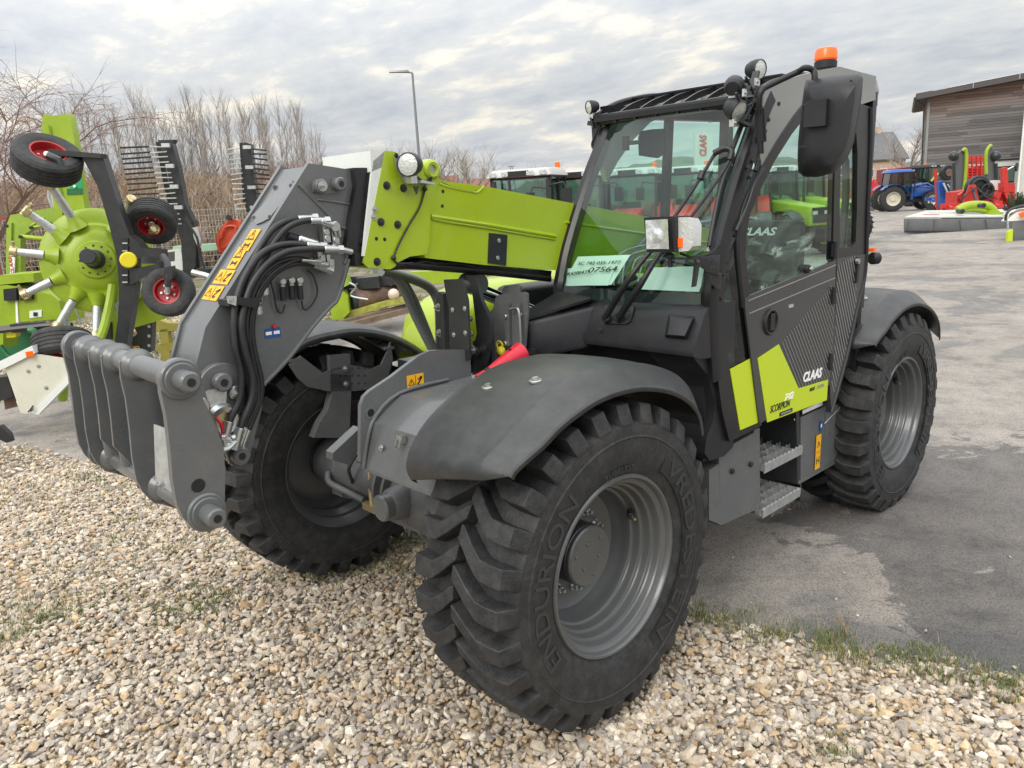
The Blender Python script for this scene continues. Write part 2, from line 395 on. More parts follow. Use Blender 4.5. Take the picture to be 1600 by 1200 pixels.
    for k in range(6):
        a=2*PI*(k+.2)/6; rr=.055 if k%2 else .085; p=Vector((rr*math.cos(a),.082,rr*math.sin(a))); h.cyl(p-Vector((0,.001,0)),p+Vector((0,.004,0)),.009,M['rim'],12,.003)
    h.cyl((.07,.081,.07),(.07,.0835,.07),.018,M['rim'],20,.001)
    h.build('hub',tyre,35)
    return tyre
W0=make_wheel()
def place_wheel(w,x,y,rz,spin,steer=0):
    w.parent=TH; w.location=(x,y,AZ); w.rotation_mode='ZYX'; w.rotation_euler=(0,0,rz+steer)
    return w
W1=copy_tree(W0); W2=copy_tree(W0); W3=copy_tree(W0)
place_wheel(W0,0,.93,0,0); place_wheel(W1,-WB,.93,0,0); place_wheel(W2,0,-.93,PI,0); place_wheel(W3,-WB,-.93,PI,0)
W0.rotation_euler=(0,R(-3),0); W1.rotation_euler=(0,R(9),0)
# ---------------- fenders
def make_fender():
    Ci=[(.575,.99),(.592,1.035),(.585,1.075),(.560,1.12),(.50,1.185),(.389,1.253),(.196,1.326),(.03,1.343),(-.12,1.338),(-.30,1.290),(-.47,1.20),(-.58,1.11),(-.64,1.0)]
    Co=[(.583,1.080),(.590,1.11),(.570,1.145),(.512,1.176),(.428,1.220),(.305,1.283),(.143,1.337),(0,1.350),(-.144,1.34),(-.304,1.308),(-.478,1.241),(-.59,1.15),(-.65,1.03)]
    Lp=[(.562,1.112),(.556,1.120),(.542,1.131),(.50,1.150),(.42,1.180),(.31,1.232),(.15,1.275),(.0,1.284),(-.14,1.270),(-.30,1.226),(-.42,1.165),(-.50,1.09),(-.53,1.0)]
    I_,_=catmull([Vector((a,0,b)) for a,b in Ci],5); C,_=catmull([Vector((a,0,b)) for a,b in Co],5); L_,_=catmull([Vector((a,0,b)) for a,b in Lp],5)
    rows=[]
    for i0,c,l in zip(I_,C,L_):
        def q(y,t,dr=0):
            u=max(0,min(1,(y-.68)/.385)); p=i0.lerp(c,u) if t==0 else c.lerp(l,t); rad=Vector((p.x,0,p.z-.6)).normalized(); return Vector((p.x,y,p.z))-rad*(dr-.010*math.sin(PI*u)*(t==0))
        rows.append([q(.652,0,.05),q(.657,0,.025),q(.668,0,.009),q(.69,0,.001),q(.72,0,0),q(.80,0),q(.90,0),q(.985,0),q(1.035,0,.002),q(1.058,0),q(1.066,0),q(1.070,.02),q(1.11,.42),q(1.150,.84),q(1.168,1.0,.0),q(1.174,1.0,.006),q(1.174,1.0,.022)])
    f=MB(); f.grid(rows,M['fender'])
    o=f.build('fender',TH,18)
    m=o.modifiers.new('thickness','SOLIDIFY'); m.thickness=.006; m.offset=-1
    for (x,y) in ((.30,.80),(.22,.96)):
        b=MB()
        z=1.292 if x>.26 else 1.322; 
        b.cyl((x,y,z-.004),(x+.001,y,z+.006),.024,M['steel'],20,.002); b.cyl((x,y,z+.005),(x+.002,y,z+.014),.012,M['steel'],6); b.build('bolt',o)
    return o
F0=make_fender()
F1=copy_tree(F0); F1.location=(-WB,0,0)
F2=copy_tree(F0); F2.location=(0,0,0); F2.scale=(1,-1,1)
F3=copy_tree(F0); F3.location=(-WB,0,0); F3.scale=(1,-1,1)
for f in (F1,F2,F3): f.parent=TH
# fender bracket seen on the far front wheel (bolted plates with a row of holes)
b=MB()
yb=-.72
def fp(x,y): return mp(x,y,'y',-.645)
pl=[fp(452,570),(fp(470,556)),fp(505,583),fp(525,575),fp(545,570),fp(565,573),fp(580,577),fp(596,570),fp(606,548),fp(610,535),(fp(614,560)),fp(606,590),fp(585,607),fp(555,611),fp(510,611),fp(480,604),fp(465,590)]
b.prism(pl,(0,-.012,0),M['grey'],.003)
b.prism([fp(515,556),fp(547,553),fp(549,612),fp(517,612)],(0,-.03,0),M['grey'],.004)
b.prism([fp(520,610),fp(549,610),fp(547,660),fp(545,684),fp(490,684),fp(500,660),fp(513,640)],(0,-.05,0),M['grey'],.006)
for q in ((540,576),(541,600)): b.bolt(fp(*q)+Vector((0,.001,0)),(0,1,0),.013,M['steel'])
for r_ in range(3):
    for c_ in range(5):
        p=fp(530+c_*10,575+r_*12); b.cyl(p,p+Vector((0,.0015,0)),.0045,M['ink'],10)
b.build('fender_bracket',TH)
b=MB()
b.bar(fp(462,563),Vector((fp(462,563).x-.02,-1.0,1.24)),.06,.012,M['grey'],bev=.002); b.build('fender_stay',TH); b=MB()
b.bar(fp(609,545),Vector((fp(609,545).x-.02,-1.0,1.26)),.06,.012,M['grey'],bev=.002)
b.build('fender_stay',TH)
# ---------------- axles
b=MB(); g=M['axle']
b.tube([(0,-.62,.60),(0,-.45,.60),(0,-.3,.605),(0,-.16,.60),(0,-.05,.60),(0,.1,.60),(0,.3,.605),(0,.5,.60),(0,.66,.60)],.08,g,20,True,4,radii=[.13,.12,.115,.125,.165,.175,.15,.13,.15])
b.lathe([(0,.24),(.06,.24),(.075,.22),(.085,.15),(.12,.12),(.14,.0)],(0,.02,.62),(1,0,0),g,28)
b.cyl((.20,.02,.62),(.285,.02,.62),.062,M['grey'],28,.006)
for k in range(8):
    a=2*PI*k/8; b.bolt((.13,.02+.115*math.cos(a),.62+.115*math.sin(a)),(1,0,0),.011,g)
for yy in (-.2,-.13,.22,.30,.36,.42): b.lathe([(.12,-.012),(.178,-.010),(.182,0),(.178,.010),(.12,.012)],(0,yy,.6),(0,1,0),g,26)
b.box((.10,.30,.60),(.16,.16,.20),g,.03); b.box((.12,.38,.66),(.10,.10,.12),g,.02); b.box((.13,.27,.50),(.08,.10,.07),g,.015)
for yy in (.24,.34,.40): b.bolt((.185,yy,.62),(1,0,0),.011,g)
for s in (-1,1):
    b.box((0,s*.64,.60),(.22,.10,.26),g,.035); b.cyl((0,s*.66,.43),(0,s*.66,.77),.06,g,20,.01)
    b.cyl((0,s*.62,.6),(0,s*.86,.6),.13,g,28,.02)
    for k in range(4):
        b.box((.03+.015*k,s*(.25+.07*k),.60),(.02,.02,.2),g,.006)
b.box((.05,-.02,.50),(.16,.26,.06),g,.015); b.box((.02,.22,.53),(.2,.05,.14),g,.012)
b.tube([(.10,-.40,.50),(.12,-.5,.52),(.16,-.62,.56),(.14,-.66,.60)],.018,g,10)
b.tube([(.12,-.40,.75),(.16,-.42,.68),(.13,-.45,.60),(.1,-.50,.57)],.009,M['hose'],8)
for z in (.43,.77): b.cyl((0,-.66,z),(0,-.66,z+.03),.045,g,6)
b.build('front_axle',TH)
b=MB()
for dy in (-.33,-.27):
    for dx in (.09,): b.cyl((.1,dy,.50),(.1,dy,.74),.013,M['brass'],12)
b.box((.09,-.30,.49),(.09,.13,.035),M['brass'],.008)
b.build('axle_clamp',TH)
b=MB(); b.tube([(-WB,-.66,.6),(-WB,-.3,.6),(-WB,0,.6),(-WB,.3,.6),(-WB,.66,.6)],.1,g,18,True,4,radii=[.12,.09,.16,.09,.12]); b.build('rear_axle',TH)
# ---------------- main frame at the front
b=MB(); g=M['grey']
PLT=Y(.20,(690,547),(672,548),(655,556),(640,567),(610,590),(578,611),(569,620),(564,634),(563,722),(571,728),(577,727),(600,700),(690,640))
PLT=PLT[:-2]+[Vector((.30,.20,.90)),Vector((-.14,.20,.90)),Vector((-.14,.20,1.30))]
hole=mp(579,645,'y',.20)
b.prism(PLT,(0,-.022,0),g,.004)
b.lathe([(.016,-.003),(.026,-.003),(.027,.003),(.017,.0035),(.016,-.003)],hole,(0,1,0),g,20); b.cyl(hole+Vector((0,-.03,0)),hole+Vector((0,.0015,0)),.017,M['ink'],20)
b.box((-.9,0,.95),(1.6,.38,.26),M['blackmetal'],.01); b.box((-2.2,0,.85),(1.7,.40,.30),M['blackmetal'],.01)
warn(b,mp(649,596,'y',.2015),(-1,0,0),(0,0,1),.088,.062)
b.build('front_frame',TH)
b=MB()
xf=.42
AC=[(.461,.203,.90),(.403,.203,1.079),(.262,.203,1.170),(-.35,.203,1.19),(-.35,.203,.90)]
b.prism([Vector(p) for p in AC],(0,.45,0),g,.010)
b.tube([Vector((.468,.205,.90)),Vector((.41,.205,1.08)),Vector((.268,.205,1.178)),Vector((.0,.205,1.19))],.008,g,8)
for p in ((.437,.30,1.0),): b.bolt(p,(.94,0,.3),.009,M['steel'])
b.box((.43,.43,1.06),(.02,.035,.03),M['steel'],.004); b.tube([(.44,.415,1.06),(.45,.415,1.03),(.45,.44,1.03),(.44,.44,1.06)],.004,M['steel'],6,False)
b.prism([Vector((.463,.21,.90)),Vector((.463,.65,.90)),Vector((.463,.65,.888)),Vector((.463,.21,.888))],(-.5,0,0),g,.003)
b.build('axle_cover',TH)
b=MB(); # foot bracket left of the frame
b.prism(Y(.02,(520,708),(563,668),(566,672),(565,695),(546,727),(520,719)),(0,-.055,0),g,.005)
b.build('frame_foot',TH)
# ---------------- boom head (grey) with its hoses
HD=[(482,255),(522,261),(565,268),(571,275),(553,362),(547,380),(546,400),(527,465),(512,484),(490,506),(450,557),(412,598),(409,640),(396,690),(389,716),(378,728),(364,728),(352,716),(340,690),(318,650),(300,630),(303,585),(321,512)]
HP=Y(.12,*HD)
b=MB()
b.prism([p.copy() for p in HP],(0,-.022,0),g,.005)
b.prism([p+Vector((0,-.24,0)) for p in HP],(0,.022,0),g,.005)
b.prism([p+Vector((0,-.02,0)) for p in inset(HP,.010,'y')],(0,-.20,0),g)
# raised cover on the face
def face(px,py,off=.0): # point on the front face plane between near edge px
    a=mp(482,255,'y',.12); c=mp(321,512,'y',.12); n=(c-a).cross(Vector((0,1,0))).normalized()
    if n.x<0: n=-n
    d=MF+MR*((px-800)/FPX)-MU*((py-600)/FPX); t=(a+n*off-CAM).dot(n)/d.dot(n); return CAM+d*t, n
fo=-.010
cv=[face(452,281,fo)[0],face(459,283,fo)[0],face(457,298,fo)[0],face(442,318,fo)[0],face(428,335,fo)[0],face(424,341,fo)[0],face(412,348,fo)[0],face(402,352,fo)[0],face(398,345,fo)[0],face(396,338,fo)[0]]
fn=face(450,300)[1]
b.prism(cv,fn*.006,g,.0018)
for q in ((429,292),(455,290),(397,340),(422,339)): b.bolt(face(*q,off=fo+.004)[0],fn,.008,g,.006)
# embossed ribs on the side
for pth,r_ in (([(466,288),(490,312),(515,338),(527,352),(540,357),(556,358)],.007),([(494,312),(520,315),(558,321)],.005),([(547,367),(541,375),(542,400),(538,412)],.007),([(412,600),(450,560),(490,508),(515,480),(528,464),(545,405)],.010)):
    b.tube(Y(.121,*pth),r_,g,8)
# upper pivot cover with two pins
q=Y(.121,(488,300),(486,285),(496,276),(528,272),(536,280),(533,296),(525,302),(500,303)); b.prism(q,(0,.008,0),g,.002)
c=mp(497,291,'y',.129); b.cyl(c,c+Vector((0,.030,0)),.026,M['grey'],24,.003); b.bolt(c+Vector((0,.03,0)),(0,1,0),.014,M['steel'],.014)
c=mp(526,288,'y',.129); b.cyl(c,c+Vector((0,.035,0)),.026,M['grey'],24,.005); b.cyl(c+Vector((0,.035,0)),c+Vector((0,.0365,0)),.012,M['ink'],16)
head=b.build('boom_head',TH)
b=MB()
# pivot lobes and pins near the tool carrier
c=mp(345,606,'y',.13); b.cyl(c+Vector((0,-.02,0)),c+Vector((0,.022,0)),.092,g,36,.004)
b.prism(Y(.135,(318,608),(330,580),(352,573),(372,582),(390,600),(398,640),(392,690),(384,715),(370,728),(356,724),(348,700),(335,660)),(0,.02,0),g,.005)
c=mp(344,596,'y',.155); b.cyl(c,c+Vector((0,.035,0)),.034,g,24,.006); b.cyl(c+Vector((0,.03,0)),c+Vector((0,.037,0)),.014,M['ink'],14)
c=mp(366,613,'y',.155); b.cyl(c,c+Vector((0,.02,0)),.026,M['steel'],24,.003); b.bolt(c+Vector((0,.02,0)),(0,1,0),.013,M['steel'])
c=mp(372,710,'y',.155); b.cyl(c,c+Vector((0,.035,0)),.034,g,24,.006); b.cyl(c+Vector((0,.03,0)),c+Vector((0,.037,0)),.013,M['ink'],14)
c=mp(345,655,'y',.155); b.lathe([(.03,.0),(.03,.03),(.05,.035),(.062,.02),(.062,0)],c,(0,1,0),M['steel'],28); b.cyl(c,c+Vector((0,.02,0)),.03,M['brass'],20)
b.prism(Y(.158,(316,619),(322,610),(340,606),(354,608),(352,630),(332,642)),(0,.006,0),M['galv'],.001)
b.build('head_pivot',head)
# stickers on the front face
a0,_=face(386,395,fo); u1=(face(390,380,fo)[0]-face(378,400,fo)[0]).normalized(); rt=Vector((0,-1,0)); rt=-rt
def st(px,py,w,h,kind=0):
    b=MB(); warn(b,face(px,py,fo+.002)[0],Vector((0,1,0)),u1,w,h,n=fn); b.build('warning_sticker',head)
st(391,375,.075,.098); st(371,403,.075,.098); st(350,433,.125,.062); st(333,458,.125,.062)
# blue label and red cap
b=MB()
c=mp(426,520,'y',.1205); b.box(c,(.065,.002,.036),M['blue'])
for s in (-1,1): b.box(c+Vector((s*.016,.0012,.0)),(.024,.001,.012),M['whiteprint'])
b.build('blue_label',head); b=MB(); c=mp(428,510,'y',.122); b.cyl(c,c+Vector((0,.008,0)),.008,M['red'],12); b.build('red_cap',head)
# hoses
def hose(name,pxs,y0,r,parent,m='hose',ys=None,ends=True):
    b=MB(); pts=[mp(px,py,'y',(ys[i] if ys else y0)) for i,(px,py) in enumerate(pxs)]
    b.tube(pts,r,M[m],10,True,5); 
    if ends:
        for (p,q) in ((pts[0],pts[1]),(pts[-1],pts[-2])):
            d=(q-p).normalized(); b.cyl(p-d*.012,p+d*.05,r*1.22,M['steel'],14,.002); b.cyl(p-d*.030,p-d*.008,r*1.5,M['steel'],6)
    return b.build(name,parent)
hl=[
 ([(484,341),(455,343),(430,355),(410,380),(390,420),(376,460),(367,500),(366,540),(376,580),(380,620),(372,650),(362,676)],.155,.0118),
 ([(503,345),(475,345),(447,357),(425,384),(404,420),(390,458),(376,500),(375,540),(386,585),(390,620),(378,652),(365,682)],.168,.0118),
 ([(497,385),(460,381),(430,385),(405,400),(384,430),(371,465),(366,500),(368,545),(377,585),(374,625),(360,655),(353,680)],.190,.0125),
 ([(524,390),(490,389),(450,393),(420,410),(396,440),(383,475),(378,510),(384,550),(395,590),(393,625),(378,662),(370,690)],.205,.0125),
 ([(500,412),(470,404),(440,408),(415,425),(400,450),(388,485),(386,520),(393,555),(400,590),(399,622),(385,658),(376,688)],.180,.009),
 ([(508,420),(485,411),(455,413),(428,428),(408,455),(396,490),(394,525),(400,560),(408,595),(406,625),(392,662),(380,692)],.165,.0115),
 ([(490,408),(465,406),(432,422),(410,446),(399,470),(392,500),(391,540),(398,575),(404,600),(402,630),(388,662),(378,690)],.186,.006)]
for i,(p,y_,r_) in enumerate(hl): hose('hose',p,y_,r_,head)
for (px,py,l) in ((507,362,.05),(524,362,.05),(500,405,.04),(514,412,.04),(508,372,.04),(522,375,.04)):
    b=MB(); c=mp(px,py,'y',.142); b.box(c,(.030,.03,l*.8),M['steel'],.004); b.cyl(c+Vector((0,-.02,0)),c+Vector((0,.022,0)),.013,M['steel'],14,.002); b.cyl(c+Vector((0,0,-.035)),c+Vector((0,0,.035)),.013,M['steel'],6); b.build('coupling',head)
b=MB()
b.cyl(mp(500,345,'y',.17),mp(520,352,'y',.17),.014,M['steel'],14,.003); c=mp(523,354,'y',.17); b.cyl(c,c+Vector((0,.012,0)),.02,M['steel'],16,.003); b.cyl(c,mp(526,372,'y',.15),.013,M['steel'],12)
b.cyl(mp(518,386,'y',.20),mp(550,394,'y',.20),.012,M['steel'],14,.003); b.cyl(mp(495,386,'y',.19),mp(527,390,'y',.19),.015,M['steel'],6)
b.cyl(mp(464,373,'y',.16),mp(494,383,'y',.16),.020,M['chrome'],20,.003); b.cyl(mp(448,369,'y',.15),mp(466,375,'y',.155),.018,M['black'],16,.003); b.build('hose_fitting',head)
for (px,py) in ((441,440),(455,438),(468,438)):
    b=MB(); c=mp(px,py,'y',.14); b.cyl(c+Vector((0,-.02,0)),c+Vector((0,.012,0)),.013,M['steel'],14,.003); b.cyl(c+Vector((0,.0,.0)),c+Vector((0,.0,-.02)),.01,M['steel'],10)
    b.cyl(mp(px,py+8,'y',.142),mp(px+2,py+30,'y',.142),.011,M['black'],12,.002); b.build('valve',head)
for (px,py) in ((413,455),(403,468),(403,485)):
    b=MB(); c=mp(px,py,'y',.15); b.cyl(c+Vector((0,-.03,0)),c+Vector((0,.0,0)),.02,M['galv'],14,.004); b.cyl(c+Vector((0,0,.014)),c+Vector((0,0,-.016)),.017,M['galv'],14,.004); b.build('plug',head)
for pth in ([(421,432),(428,460),(433,484),(441,488),(445,476)],[(471,470),(474,482),(480,483),(490,472),(496,455),(490,432),(480,422)]): hose('cable',pth,.138,.0035,head,'black',ends=False)
b=MB(); c1=mp(373,470,'y',.15); b.prism(Y(.225,(369,463),(402,468),(401,482),(369,475)),(0,-.012,0),M['black'],.002); b.prism(Y(.226,(356,463),(370,463),(369,478),(358,474)),(0,-.012,0),M['galv'],.002); b.box(mp(375,470,'y',.17),(.12,.09,.02),M['black'],.004)
b.bolt(mp(362,469,'y',.227),(0,1,0),.006,M['steel'])
b.build('hose_clamp',head)
b=MB(); b.tube([mp(338,653,'y',.2),mp(346,664,'y',.21),mp(348,680,'y',.2)],.006,M['red'],8); 
for p,q in (((344,682),(360,690)),((360,686),(378,680)),((350,697),(366,690)),((348,680),(352,697))): b.cyl(mp(*p,'y',.20),mp(*q,'y',.20),.014,M['steel'],14,.003)
b.tube([mp(348,703,'y',.22),mp(358,700,'y',.22),mp(368,690,'y',.22)],.008,M['galv'],8)
b.build('coupling_block',head)
# ---------------- tool carrier
XT,ZT=mp(281,592,'y',.5).x,mp(281,592,'y',.5).z; XB,ZB=mp(322,800,'y',.5).x,mp(322,800,'y',.5).z
b=MB()
CP=Y(.50,(250,588),(262,575),(280,570),(300,578),(312,600),(318,625),(335,660),(350,700),(352,740),(351,802),(345,822),(327,832),(305,828),(287,810),(277,790),(270,750),(266,700),(260,650),(252,615))
b.prism(CP,(0,-.028,0),g,.004)
for (x,z,r_) in ((XT,ZT,.062),(XB,ZB,.062)):
    b.cyl((x,.475,z),(x,.512,z),r_,g,36,.005); b.cyl((x,.51,z),(x,.518,z),.05,g,30,.003)
    b.cyl((x,.51,z),(x,.585,z),.0315,g,30,.006); b.cyl((x,.585,z),(x,.5865,z),.013,M['ink'],14)
c=mp(310,759,'y',.5); b.lathe([(.021,.0),(.024,.0015),(.0245,.0)],c,(0,1,0),g,24); b.cyl(c+Vector((0,-.02,0)),c+Vector((0,.0012,0)),.0215,M['ink'],24)
carr=b.build('tool_carrier',TH)
b=MB()
b.cyl((XT,.48,ZT),(XT,-.50,ZT),.0365,g,36,.004); b.build('upper_tube',carr,60)
b=MB(); b.cyl((XB,.48,ZB),(XB,-.50,ZB),.0365,g,36,.004); b.build('lower_tube',carr,60)
for sx in (.36,): pass
# ribs: y from the pixel where each meets the upper tube
def ysolve(px):
    lo,hi=-.55,.5
    for _ in range(40):
        m_=(lo+hi)/2; P_=Vector((XT+.03,m_,ZT)); d=P_-CAM; x=800+FPX*d.dot(MR)/d.dot(MF)
        if x>px: hi=m_
        else: lo=m_
    return (lo+hi)/2
RB=[Vector((p.x,0,p.z)) for p in CP]
cxm=(XT+XB)/2
rib=[(.05,.045),(.062,-.0),(.050,-.08),(.050,-.17),(.062,-.26),(.075,-.34),(.06,-.42)]
def ribpoly(y,wide=.15):
    fr=[]; n=14
    for k in range(n+1):
        t=k/n; z=ZT+.055+(ZB-.055-ZT-.055)*t; x=XT+(XB-XT)*t
        bow=.052-.055*math.sin(PI*t)**1.0*(1 if t<.5 else .9)
        fr.append(Vector((x+bow+.0,y,z)))
    bk=[]
    for k in range(n+1):
        t=1-k/n; z=ZT+.055+(ZB-.055-ZT-.055)*t; x=XT+(XB-XT)*t
        bk.append(Vector((x-.052-wide*math.sin(PI*t)**.8*.55,y,z)))
    return fr+bk
for px in (201,172,152,128):
    y=ysolve(px); b=MB(); short=px in (172,152)
    rp_=[Vector((p.x,y,p.z)) for p in CP if not short or p.z>ZB+.12]
    if short: rp_=[Vector((p.x,y,p.z)) for p in CP[:8] if p.z>ZB+.12]+[Vector((XB-.03,y,ZB+.10)),Vector((XB+.035,y,ZB+.045))]+[Vector((p.x,y,p.z)) for p in CP[14:] if p.z>ZB+.12]
    b.prism(rp_,(0,-.014,0),g,.0025)
    for (x,z) in (((XT,ZT),) if short else ((XT,ZT),(XB,ZB))): b.lathe([(.036,-.030),(.043,-.026),(.050,-.012),(.056,-.002),(.056,.004),(.047,.012),(.042,.026),(.036,.030)],(x,y-.006,z),(0,1,0),g,32)
    b.build('carrier_rib',carr)
b=MB(); b.prism([Vector((p.x,-.485,p.z)) for p in CP],(0,-.022,0),g,.003)
for (x,z) in ((XT,ZT),(XB,ZB)): b.cyl((x,-.47,z),(x,-.512,z),.060,g,32,.004); b.cyl((x,-.51,z),(x,-.53,z),.03,g,24,.004)
b.build('carrier_side_plate',carr)
b=MB(); b.prism([mp(240,663,'y',.34),mp(272,675,'y',.46),mp(272,772,'y',.46),mp(258,763,'y',.42),mp(243,750,'y',.35)],(-.004,-.002,0),M['galv'],.001)
for q_ in ((251,757),(262,762)): b.bolt(mp(*q_,'y',.40)+Vector((.003,0,0)),(1,0,0),.007,M['steel'])
b.build('cover_plate',carr)
b=MB()
b.box((XT-.09,.0,(ZT+ZB)/2),(.03,.62,.30),M['blackmetal'],.004)
for y in (-.13,.13,-.2,.2): b.prism([Vector((XT-.05,y,ZT-.04)),Vector((XT-.18,y,ZT-.10)),Vector((XT-.22,y,ZB+.02)),Vector((XB-.03,y,ZB-.02))],(0,.02,0),g,.003)
b.cyl((XT-.15,-.24,ZT-.16),(XT-.15,.24,ZT-.16),.035,M['steel'],20,.004); b.cyl((XT-.17,-.24,ZB+.06),(XT-.17,.24,ZB+.06),.035,M['steel'],20,.004)
b.cyl((XT-.11,-.05,ZT-.12),(XT-.13,-.05,ZB+.1),.05,M['steel'],20,.004)
for y in (-.3,-.05,.2): b.cyl((XB-.05,y,ZB-.06),(XB+.01,y,ZB-.02),.03,M['blackmetal'],14,.004)
for y in (-.30,-.12): b.tube([(XB+.02,y,ZB+.03),(XT+.0,y+.01,ZB+.13),(XT-.06,y+.015,ZB+.2)],.02,g,14,radii=[.026,.02,.012])
b.build('locking_mechanism',carr)
# ---------------- lime boom
lm=M['lime']; yb=.17
BP=[(602,236),(618,237),(622,243),(640,248),(656,253),(662,258),(668,272),(684,270),(687,281),(700,284),(752,290),(882,315)]
BPb=[(862,422),(757,414),(690,406),(665,403),(662,399),(655,399),(640,401),(622,410),(617,417),(609,421),(575,418),(568,411)]
top=Y(yb,*BP); bot=Y(yb,*BPb)
t_end=Vector((-3.15,yb,1.62)); b_end=Vector((-3.15,yb,1.36))
b=MB()
poly=top+[t_end,b_end]+bot
b.prism(poly,(0,-2*yb,0),lm,.007)
# raised head plate
hp=Y(yb+.010,(602,236),(618,237),(622,243),(640,248),(656,253),(662,258),(668,272),(684,272),(686,283),(679,300),(673,330),(671,380),(667,397),(655,399),(640,401),(622,410),(617,417),(609,421),(575,418),(568,411),(583,330))
b.prism(hp,(0,-.008,0),lm,.002)
c=mp(672,265,'y',yb); b.lathe([(.016,0),(.018,.022),(.030,.024),(.040,.016),(.043,.0),(.043,-.34),(.016,-.34)],c,(0,1,0),lm,32); b.cyl(c+Vector((0,-.05,0)),c+Vector((0,.012,0)),.0165,M['steel'],20)
b.tube(Y(yb+.002,(673,338),(700,342),(760,351),(868,369)),.010,lm,8,False)
b.tube(Y(yb+.002,(675,342),(700,347),(760,356),(867,374)),.006,lm,8,False)
b.tube(Y(yb-.004,(686,287),(703,293),(738,300),(746,300),(755,292)),.008,lm,8)
b.prism([p+Vector((0,0,0)) for p in Y(yb,(690,284),(740,291),(744,297),(738,299),(704,292))],(0,.004,0),lm,.001)
b.tube([Vector((top[-1].x,yb+.0,top[-1].z-.10)),Vector((-3.0,yb,1.56))],.008,lm,8,False)
for q in ((604,290),(630,294),(595,347),(621,351),(589,409)):
    p=mp(*q,'y',yb+.010); b.cyl(p-Vector((0,.01,0)),p+Vector((0,.0008,0)),.0165,M['ink'],20); b.bolt(p,(0,1,0),.011,M['blackmetal'],.012)
for q in ((588,373),(601,374),(692,299),(691,322)):
    p=mp(*q,'y',yb+.010 if q[0]<650 else yb); b.cyl(p-Vector((0,.01,0)),p+Vector((0,.0012,0)),.0075,M['ink'],14)
boom=b.build('boom',TH)
b=MB(); pp=Y(yb+.006,(765,364),(793,367),(791,415),(763,411)); b.prism(pp,(0,-.006,0),M['black'],.001)
for q in ((780,376),(778,403)): p=mp(*q,'y',yb+.008); b.cyl(p-Vector((0,.004,0)),p+Vector((0,.002,0)),.010,M['steel'],14,.001)
b.build('slide_pad',boom)
# galvanised collar and black slide behind the grey head
xc=.335
def ring(b,x0,x1,yo,z0,z1,yi,zi0,zi1,m,bev=.002):
    b.box(((x0+x1)/2,0,(z1+zi1)/2),(x1-x0,2*yo,z1-zi1),m,bev); b.box(((x0+x1)/2,0,(z0+zi0)/2),(x1-x0,2*yo,zi0-z0),m,bev)
    for s in (-1,1): b.box(((x0+x1)/2,s*(yo+yi)/2,(zi0+zi1)/2),(x1-x0,yo-yi,zi1-zi0-.001),m,bev)
zt=2.155
b=MB()
A=Y(.178,(583,252),(602,235),(588,403),(567,400),(572,350))
b.prism(A,(0,-.012,0),M['white'],.002); b.prism([p+Vector((0,-.344,0)) for p in A],(0,-.012,0),M['white'],.002)
pT=mp(602,234,'y',.178); pF=mp(583,250,'y',.178)
b.prism([Vector((pT.x,.178,pT.z)),Vector((pF.x+.01,.178,pF.z+.035)),Vector((pF.x+.012,.178,pF.z-.045)),Vector((pT.x,.178,pT.z-.06))],(0,-.356,0),M['white'],.003)
for q in ((586,327),(584,339)): b.bolt(mp(*q,'y',.179),(0,1,0),.009,M['steel'])
b.build('boom_collar',boom)
b=MB()
q_=Y(.150,(553,262),(583,262),(574,330),(567,400),(548,398),(540,392),(548,340),(557,290))
b.prism(q_,(0,-.30,0),M['black'],.003)
b.prism(Y(.158,(578,263),(584,264),(569,380),(563,380)),(0,-.31,0),M['black'],.002)
b.box(mp(556,405,'y',.12),(.06,.08,.05),M['black'],.004)
b.build('slide_block',boom)
# work light on the boom
def worklight(parent,c,d,r=.042,body='black',L=.055,name='work_light',stem=True):
    b=MB(); c=Vector(c); d=Vector(d).normalized()
    b.lathe([(0,-L),(r*.55,-L),(r*.85,-L*.75),(r,-L*.35),(r,0),(r*.93,.004),(r*.9,0)],c,d,M[body],32)
    for k in range(5): b.lathe([(r*.6+r*.07*k,-L*.95+L*.13*k),(r*.66+r*.07*k,-L*.98+L*.13*k),(r*.66+r*.07*k,-L*.92+L*.13*k)],c,d,M[body],32)
    b.lathe([(0,.006),(r*.5,.005),(r*.9,0),(r*.9,-.01)],c,d,M['lensw'],32)
    if stem:
        b.box(c-d*L*.4+Vector((0,0,-r*1.25)),(.03,.03,.03),M['galv'],.003)
        b.cyl(c-d*L*.4+Vector((0,0,-r*1.6)),c-d*L*.4+Vector((0,0,-r*.8)),.008,M['steel'],8)
    return b.build(name,parent)
wl=mp(637,257,'y',.25); worklight(boom,wl,(.85,.45,-.05),.047,L=.08)
b=MB(); b.prism(Y(.186,(615,241),(636,246),(650,283),(642,287),(632,286),(618,262)),(0,.005,0),M['galv'],.001); b.prism(Y(.186,(640,283),(661,287),(661,290),(640,287)),(0,.08,0),M['galv'],.001); b.bolt(mp(619,243,'y',.19),(0,1,0),.007,M['blackmetal'])
b.bolt(mp(650,291,'y',.24),(0,0,-1),.009,M['blackmetal'],.02)
b.build('lamp_bracket',boom)
hose('cable',[(648,272),(660,283),(672,284),(673,276),(664,290),(663,300),(655,325),(640,350),(624,380),(616,400),(617,408),(625,412),(645,411)],.187,.0042,boom,'black',ends=False)
b=MB()
for q in ((664,295),(615,403)): b.sphere(mp(*q,'y',.19),.011,M['black'])
b.build('cable_clip',boom)
